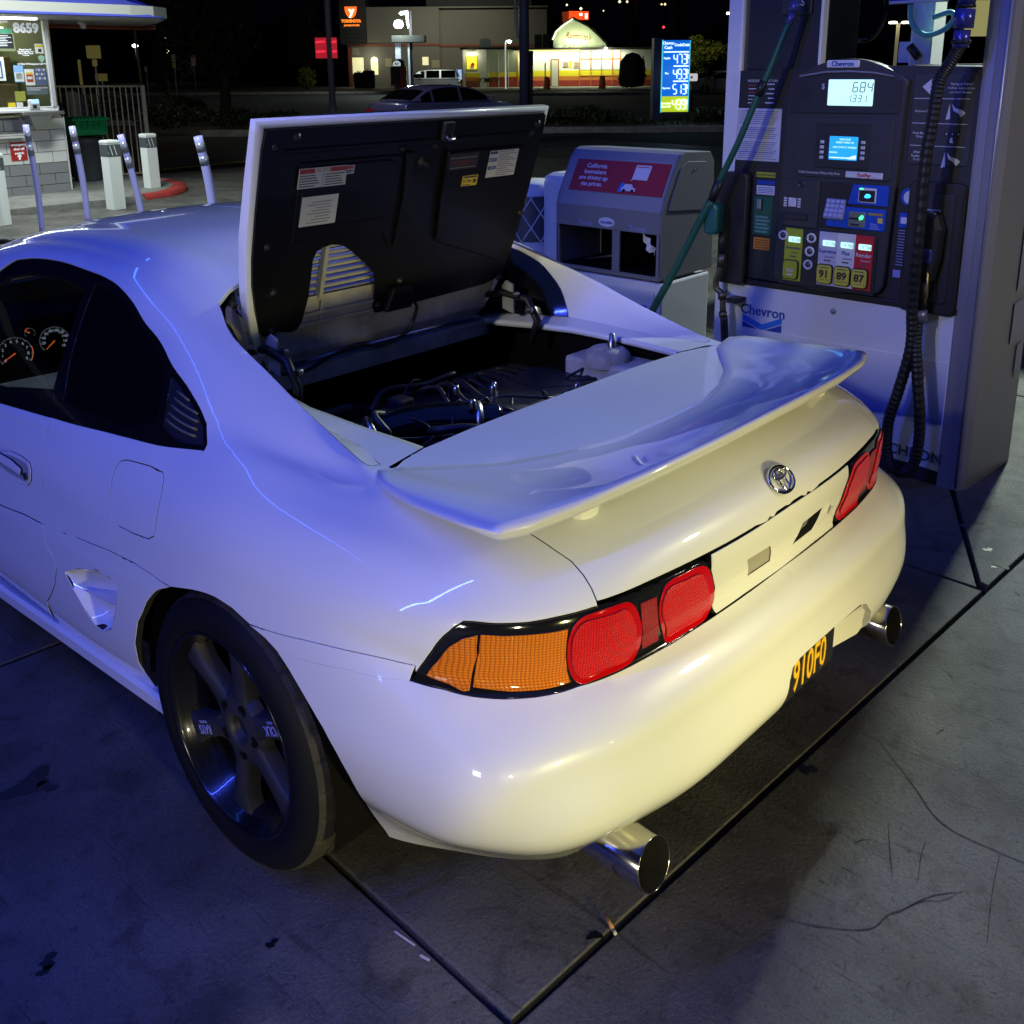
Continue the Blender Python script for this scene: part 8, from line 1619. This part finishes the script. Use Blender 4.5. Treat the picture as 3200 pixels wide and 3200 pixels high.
# poles, lamps and signs
def pole(l, d, r, h, m, name, label, cat='pole', lean=0.0): b_ = sthing(name, l, d, label, cat); MB().tube([(0, 0, 0), (lean, 0, h)], r, 12).build('pole_shaft', m, b_); return b_
pA = pole(-5.46, 32, .10, 6.2, M_pole, 'sign_pole', 'slim grey signpost with a red lit sign in front of the road', 'signpost', .0)
MB().tube([(0, 0, 0), (0, 0, .55)], .13, 12).build('pole_foot', M_pole, pA)
M_rlit = mat('red_arrow_sign', (.5, .02, .03), .4, emit=(.62, .01, .03), estr=.55); rsn = MB().prism(rect(-.42, -.08, 1.98, 2.58), .03, XZ(-.05)).build('red_sign', M_rlit, pA); MB().prism(rect(.08, .235, 1.98, 2.58), .03, XZ(-.05)).build('red_sign', M_rlit, pA)
for a, b in ((-.40, -.12), (.09, .225)):
    for z_ in (2.14, 2.42): face([(a, z_), (b, z_ + .02), (b, z_ + .07), (a, z_ + .06)], -.09, .004, mat('bright_red_bar', (1, .05, .08), .4, emit=(1.0, .03, .08), estr=.9) if 'bright_red_bar' not in bpy.data.materials else bpy.data.materials['bright_red_bar'], 'sign_bar', rsn)
pB = pole(.50, 35, .165, 7.0, mat('blue_grey_column', (.10, .10, .16), .5), 'lamp_post', 'thick blue grey lamp post rising behind the raised cover corner', 'lamp post'); MB().tube([(.20, .1, 0), (.24, .1, 2.2)], .07, 8).build('conduit_pipe', M_dpole, pB)
MB().tube(catmull([(-.40, -.1, 7.0), (-.34, -.1, 5.0), (-.26, -.1, 3.2), (-.20, -.1, 2.6)], 5), .05, 8).build('pale_conduit', mat('pale_conduit', (.45, .45, .38), .5), pB)
spot('lamp_post_blue', G(-3, 26, 5), G(.5, 35, 2.5), 130, (.25, .3, 1), 30, 1, .2)
wl2 = sthing('wall_lamp', 1.0, 84, 'small white hooked lamp left of the thick lamp post', 'lamp'); MB().tube([(-.35, 0, 0), (-.35, 0, 3.55), (-.30, 0, 3.72), (-.1, 0, 3.75)], .05, 8).build('lamp_arm', bpy.data.materials['lit_arm'], wl2); MB().lathe([(0, .12), (.14, .08), (.17, 0), (.1, -.1), (0, -.12)], 12, Matrix.Translation((-.02, -.1, 3.65))).build('lamp_globe', M_lampw, wl2); wl2.location = G(.05, 84)
for k, (l_, d_, h_, lb) in enumerate(((14.65, 70, 5.0, 'single white street lamp seen left of the fuel pump'),)):
    q_ = sthing('street_lamp', l_, d_, lb, 'street lamp'); MB().tube([(0, 0, 0), (0, 0, h_)], .08, 8).build('pole_shaft', M_pole, q_); MB().box((-.05, -.1, h_ - .02), (.45, .3, .12), bev=.03).build('lamp_head', M_lampw, q_)
q_ = sthing('twin_street_lamp', 22.1, 60, 'twin headed warm street lamp seen above the pump head', 'street lamp'); MB().tube([(0, 0, 0), (0, 0, 3.9)], .10, 8).tube([(-.3, 0, 3.95), (0, 0, 3.85), (.3, 0, 3.95)], .05, 6).build('pole_shaft', mat('lamp_pole_lit', (.3, .28, .2), .6, emit=(.25, .22, .12), estr=.4), q_)
for x_ in (-.35, .38): MB().box((x_, -.1, 3.93), (.38, .3, .12), bev=.04).build('lamp_head', M_lampy, q_)
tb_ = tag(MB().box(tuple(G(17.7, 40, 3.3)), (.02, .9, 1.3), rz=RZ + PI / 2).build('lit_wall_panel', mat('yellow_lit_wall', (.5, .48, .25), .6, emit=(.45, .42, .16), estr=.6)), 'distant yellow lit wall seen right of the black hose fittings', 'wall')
tt_ = sthing('twiggy_tree', 17.7, 38, 'dark twiggy tree against the yellow lit wall', 'tree'); MB().tube([(0, 0, 0), (0, 0, 2.4)], .08, 6).build('trunk', M_bark, tt_); mb = MB(); rq = random.Random(77); leaves(mb, (.1, 0, 2.75), .5, .4, .45, 420, .05, rq); mb.build('crown', bpy.data.materials['night_foliage'], tt_, norm=False)
# traffic signs on the left
M_sback = mat('sign_back_yellow', (.42, .36, .10), .5); M_sbk2 = mat('sign_back_grey', (.30, .30, .27), .5)
def rsign(l, d, z0, z1, wd, m, label, lean=0.0, m2=None, ztop=None, extra=None, hp=None):
    b_ = sthing('road_sign', l, d, label, 'road sign'); MB().tube([(-lean, .03, 0), (0, .03, z1)], .028, 8).build('sign_post', M_pole, b_); MB().prism([(x, z) for x, z in rrect(wd, z1 - z0, .03, cx=0, cy=(z0 + z1) / 2)], .01, XZ(0)).build('sign_plate', m, b_)
    if extra: MB().prism([(x, z) for x, z in rrect(extra[0], extra[2] - extra[1], .02, cx=0, cy=(extra[1] + extra[2]) / 2)], .01, XZ(0)).build('sign_plate', extra[3], b_)
    return b_
rsign(-13.83, 35, 2.07, 2.49, .48, M_sback, 'yellowish back of a wide road sign with a small plate below it', 0, extra=(.17, 1.82, 2.04, M_sback)); rsign(-14.35, 35, 1.22, 2.04, .10, M_sback, 'narrow edge-on road sign left of the wide sign back')
rsign(-14.39, 45, 2.02, 2.33, .17, M_sbk2, 'pale narrow sign with a yellow lower plate on a thin post', extra=(.15, 1.76, 1.98, M_sback)); r_ = rsign(-13.55, 45, 1.86, 2.30, .20, mat('pink_white_sign', (.45, .30, .32), .5), 'small white and red parking sign on a thin post'); MB().prism([(-.07, 2.16), (.07, 2.16), (.07, 2.25), (-.07, 2.25)], .004, XZ(-.012)).build('sign_print', M_lred, r_)
rsign(-15.62, 45, 1.63, 1.85, .11, M_sbk2, 'tiny pale sign low above the fence end'); bd_ = rsign(-14.05, 36, 1.33, 1.58, .42, M_sback, 'dim yellow board low behind the iron fence')
ms = sthing('direction_sign', 7.04, 40, 'small lit white sign touching the right edge of the price sign', 'sign'); MB().prism([(x, z) for x, z in rrect(.34, .28, .05, cx=0, cy=1.24)], .03, XZ(0)).build('sign_plate', mat('small_lit_sign', (.8, .75, .75), .4, emit=(.75, .72, .72), estr=.7), ms); MB().tube([(0, .05, 0), (0, .05, 1.1)], .03, 6).build('sign_post', M_dpole, ms); MB().prism([(-.1, 1.20), (-.02, 1.20), (-.02, 1.28), (-.1, 1.28)], .004, XZ(-.032)).build('sign_print', M_lred, ms)
up_ = pole(-15.85, 45, .05, 3.6, mat('tan_pole', (.20, .15, .06), .6), 'utility_pole', 'thin leaning tan utility pole behind the kiosk roof corner', 'pole', -.10); wlx = sthing('far_street_lamp', -47.5, 150, 'distant white street lamp left of the tan pole', 'street lamp'); wlx.location = G(-15.98 * 3.2, 144); MB().tube([(0, 0, 0), (0, 0, 4.9)], .06, 6).build('pole_shaft', M_dpole, wlx); MB().lathe([(0, .3), (.35, .2), (.4, 0), (0, -.2)], 10, Matrix.Translation((0, 0, 4.9))).build('lamp_head', M_lampw, wlx)
# scattered far lights on the hillside: one thing each
M_hlw = mat('hill_light_warm', (1, 1, .8), .4, emit=(1.0, .85, .5), estr=2.0); M_hlr = mat('hill_light_red', (1, .1, .1), .4, emit=(1.0, .05, .08), estr=2.0)
for k, (l_, z_, m_, r_, lb) in enumerate(((21.87, 24.21, M_hlw, .45, 'far hillside light above the left of the gable'), (27.15, 22.82, M_hlw, .6, 'far hillside light above the red roof sign'), (41.7, 25.2, M_hlw, .6, 'left light of the close pair at the top of the hillside'), (44.53, 25.17, M_hlw, .5, 'right light of the close pair at the top of the hillside'), (35.68, 21.98, M_hlw, .3, 'faint hillside light left of the middle palm'), (57.52, 24.1, M_hlw, .4, 'left light of the pair above the price sign'), (58.8, 24.09, M_hlw, .5, 'right light of the pair above the price sign'), (58.51, 15.86, M_hlr, .6, 'lone red hillside light above the price sign'), (-130.4, 13.3, M_hlw, .5, 'red tinted far light above the left signs'))):
    o_ = tag(MB().lathe([(0, r_), (r_, 0), (0, -r_)], 8, Matrix.Translation(G(l_, 400, z_))).build('hillside_lamp', m_), lb, 'lamp', 'far lights on the dark hillside')
o_ = tag(MB().lathe([(0, .25), (.35, 0), (0, -.25)], 8, Matrix.Translation(G(-48.8, 150, 4.3))).build('distant_lamp', M_lampy), 'tiny warm street light near the white parking sign', 'lamp'); o_ = tag(MB().lathe([(0, .15), (.2, 0), (0, -.15)], 8, Matrix.Translation(G(-49.1, 150, 5.17))).build('distant_lamp', M_hlr), 'tiny reddish light above the warm street light', 'lamp')
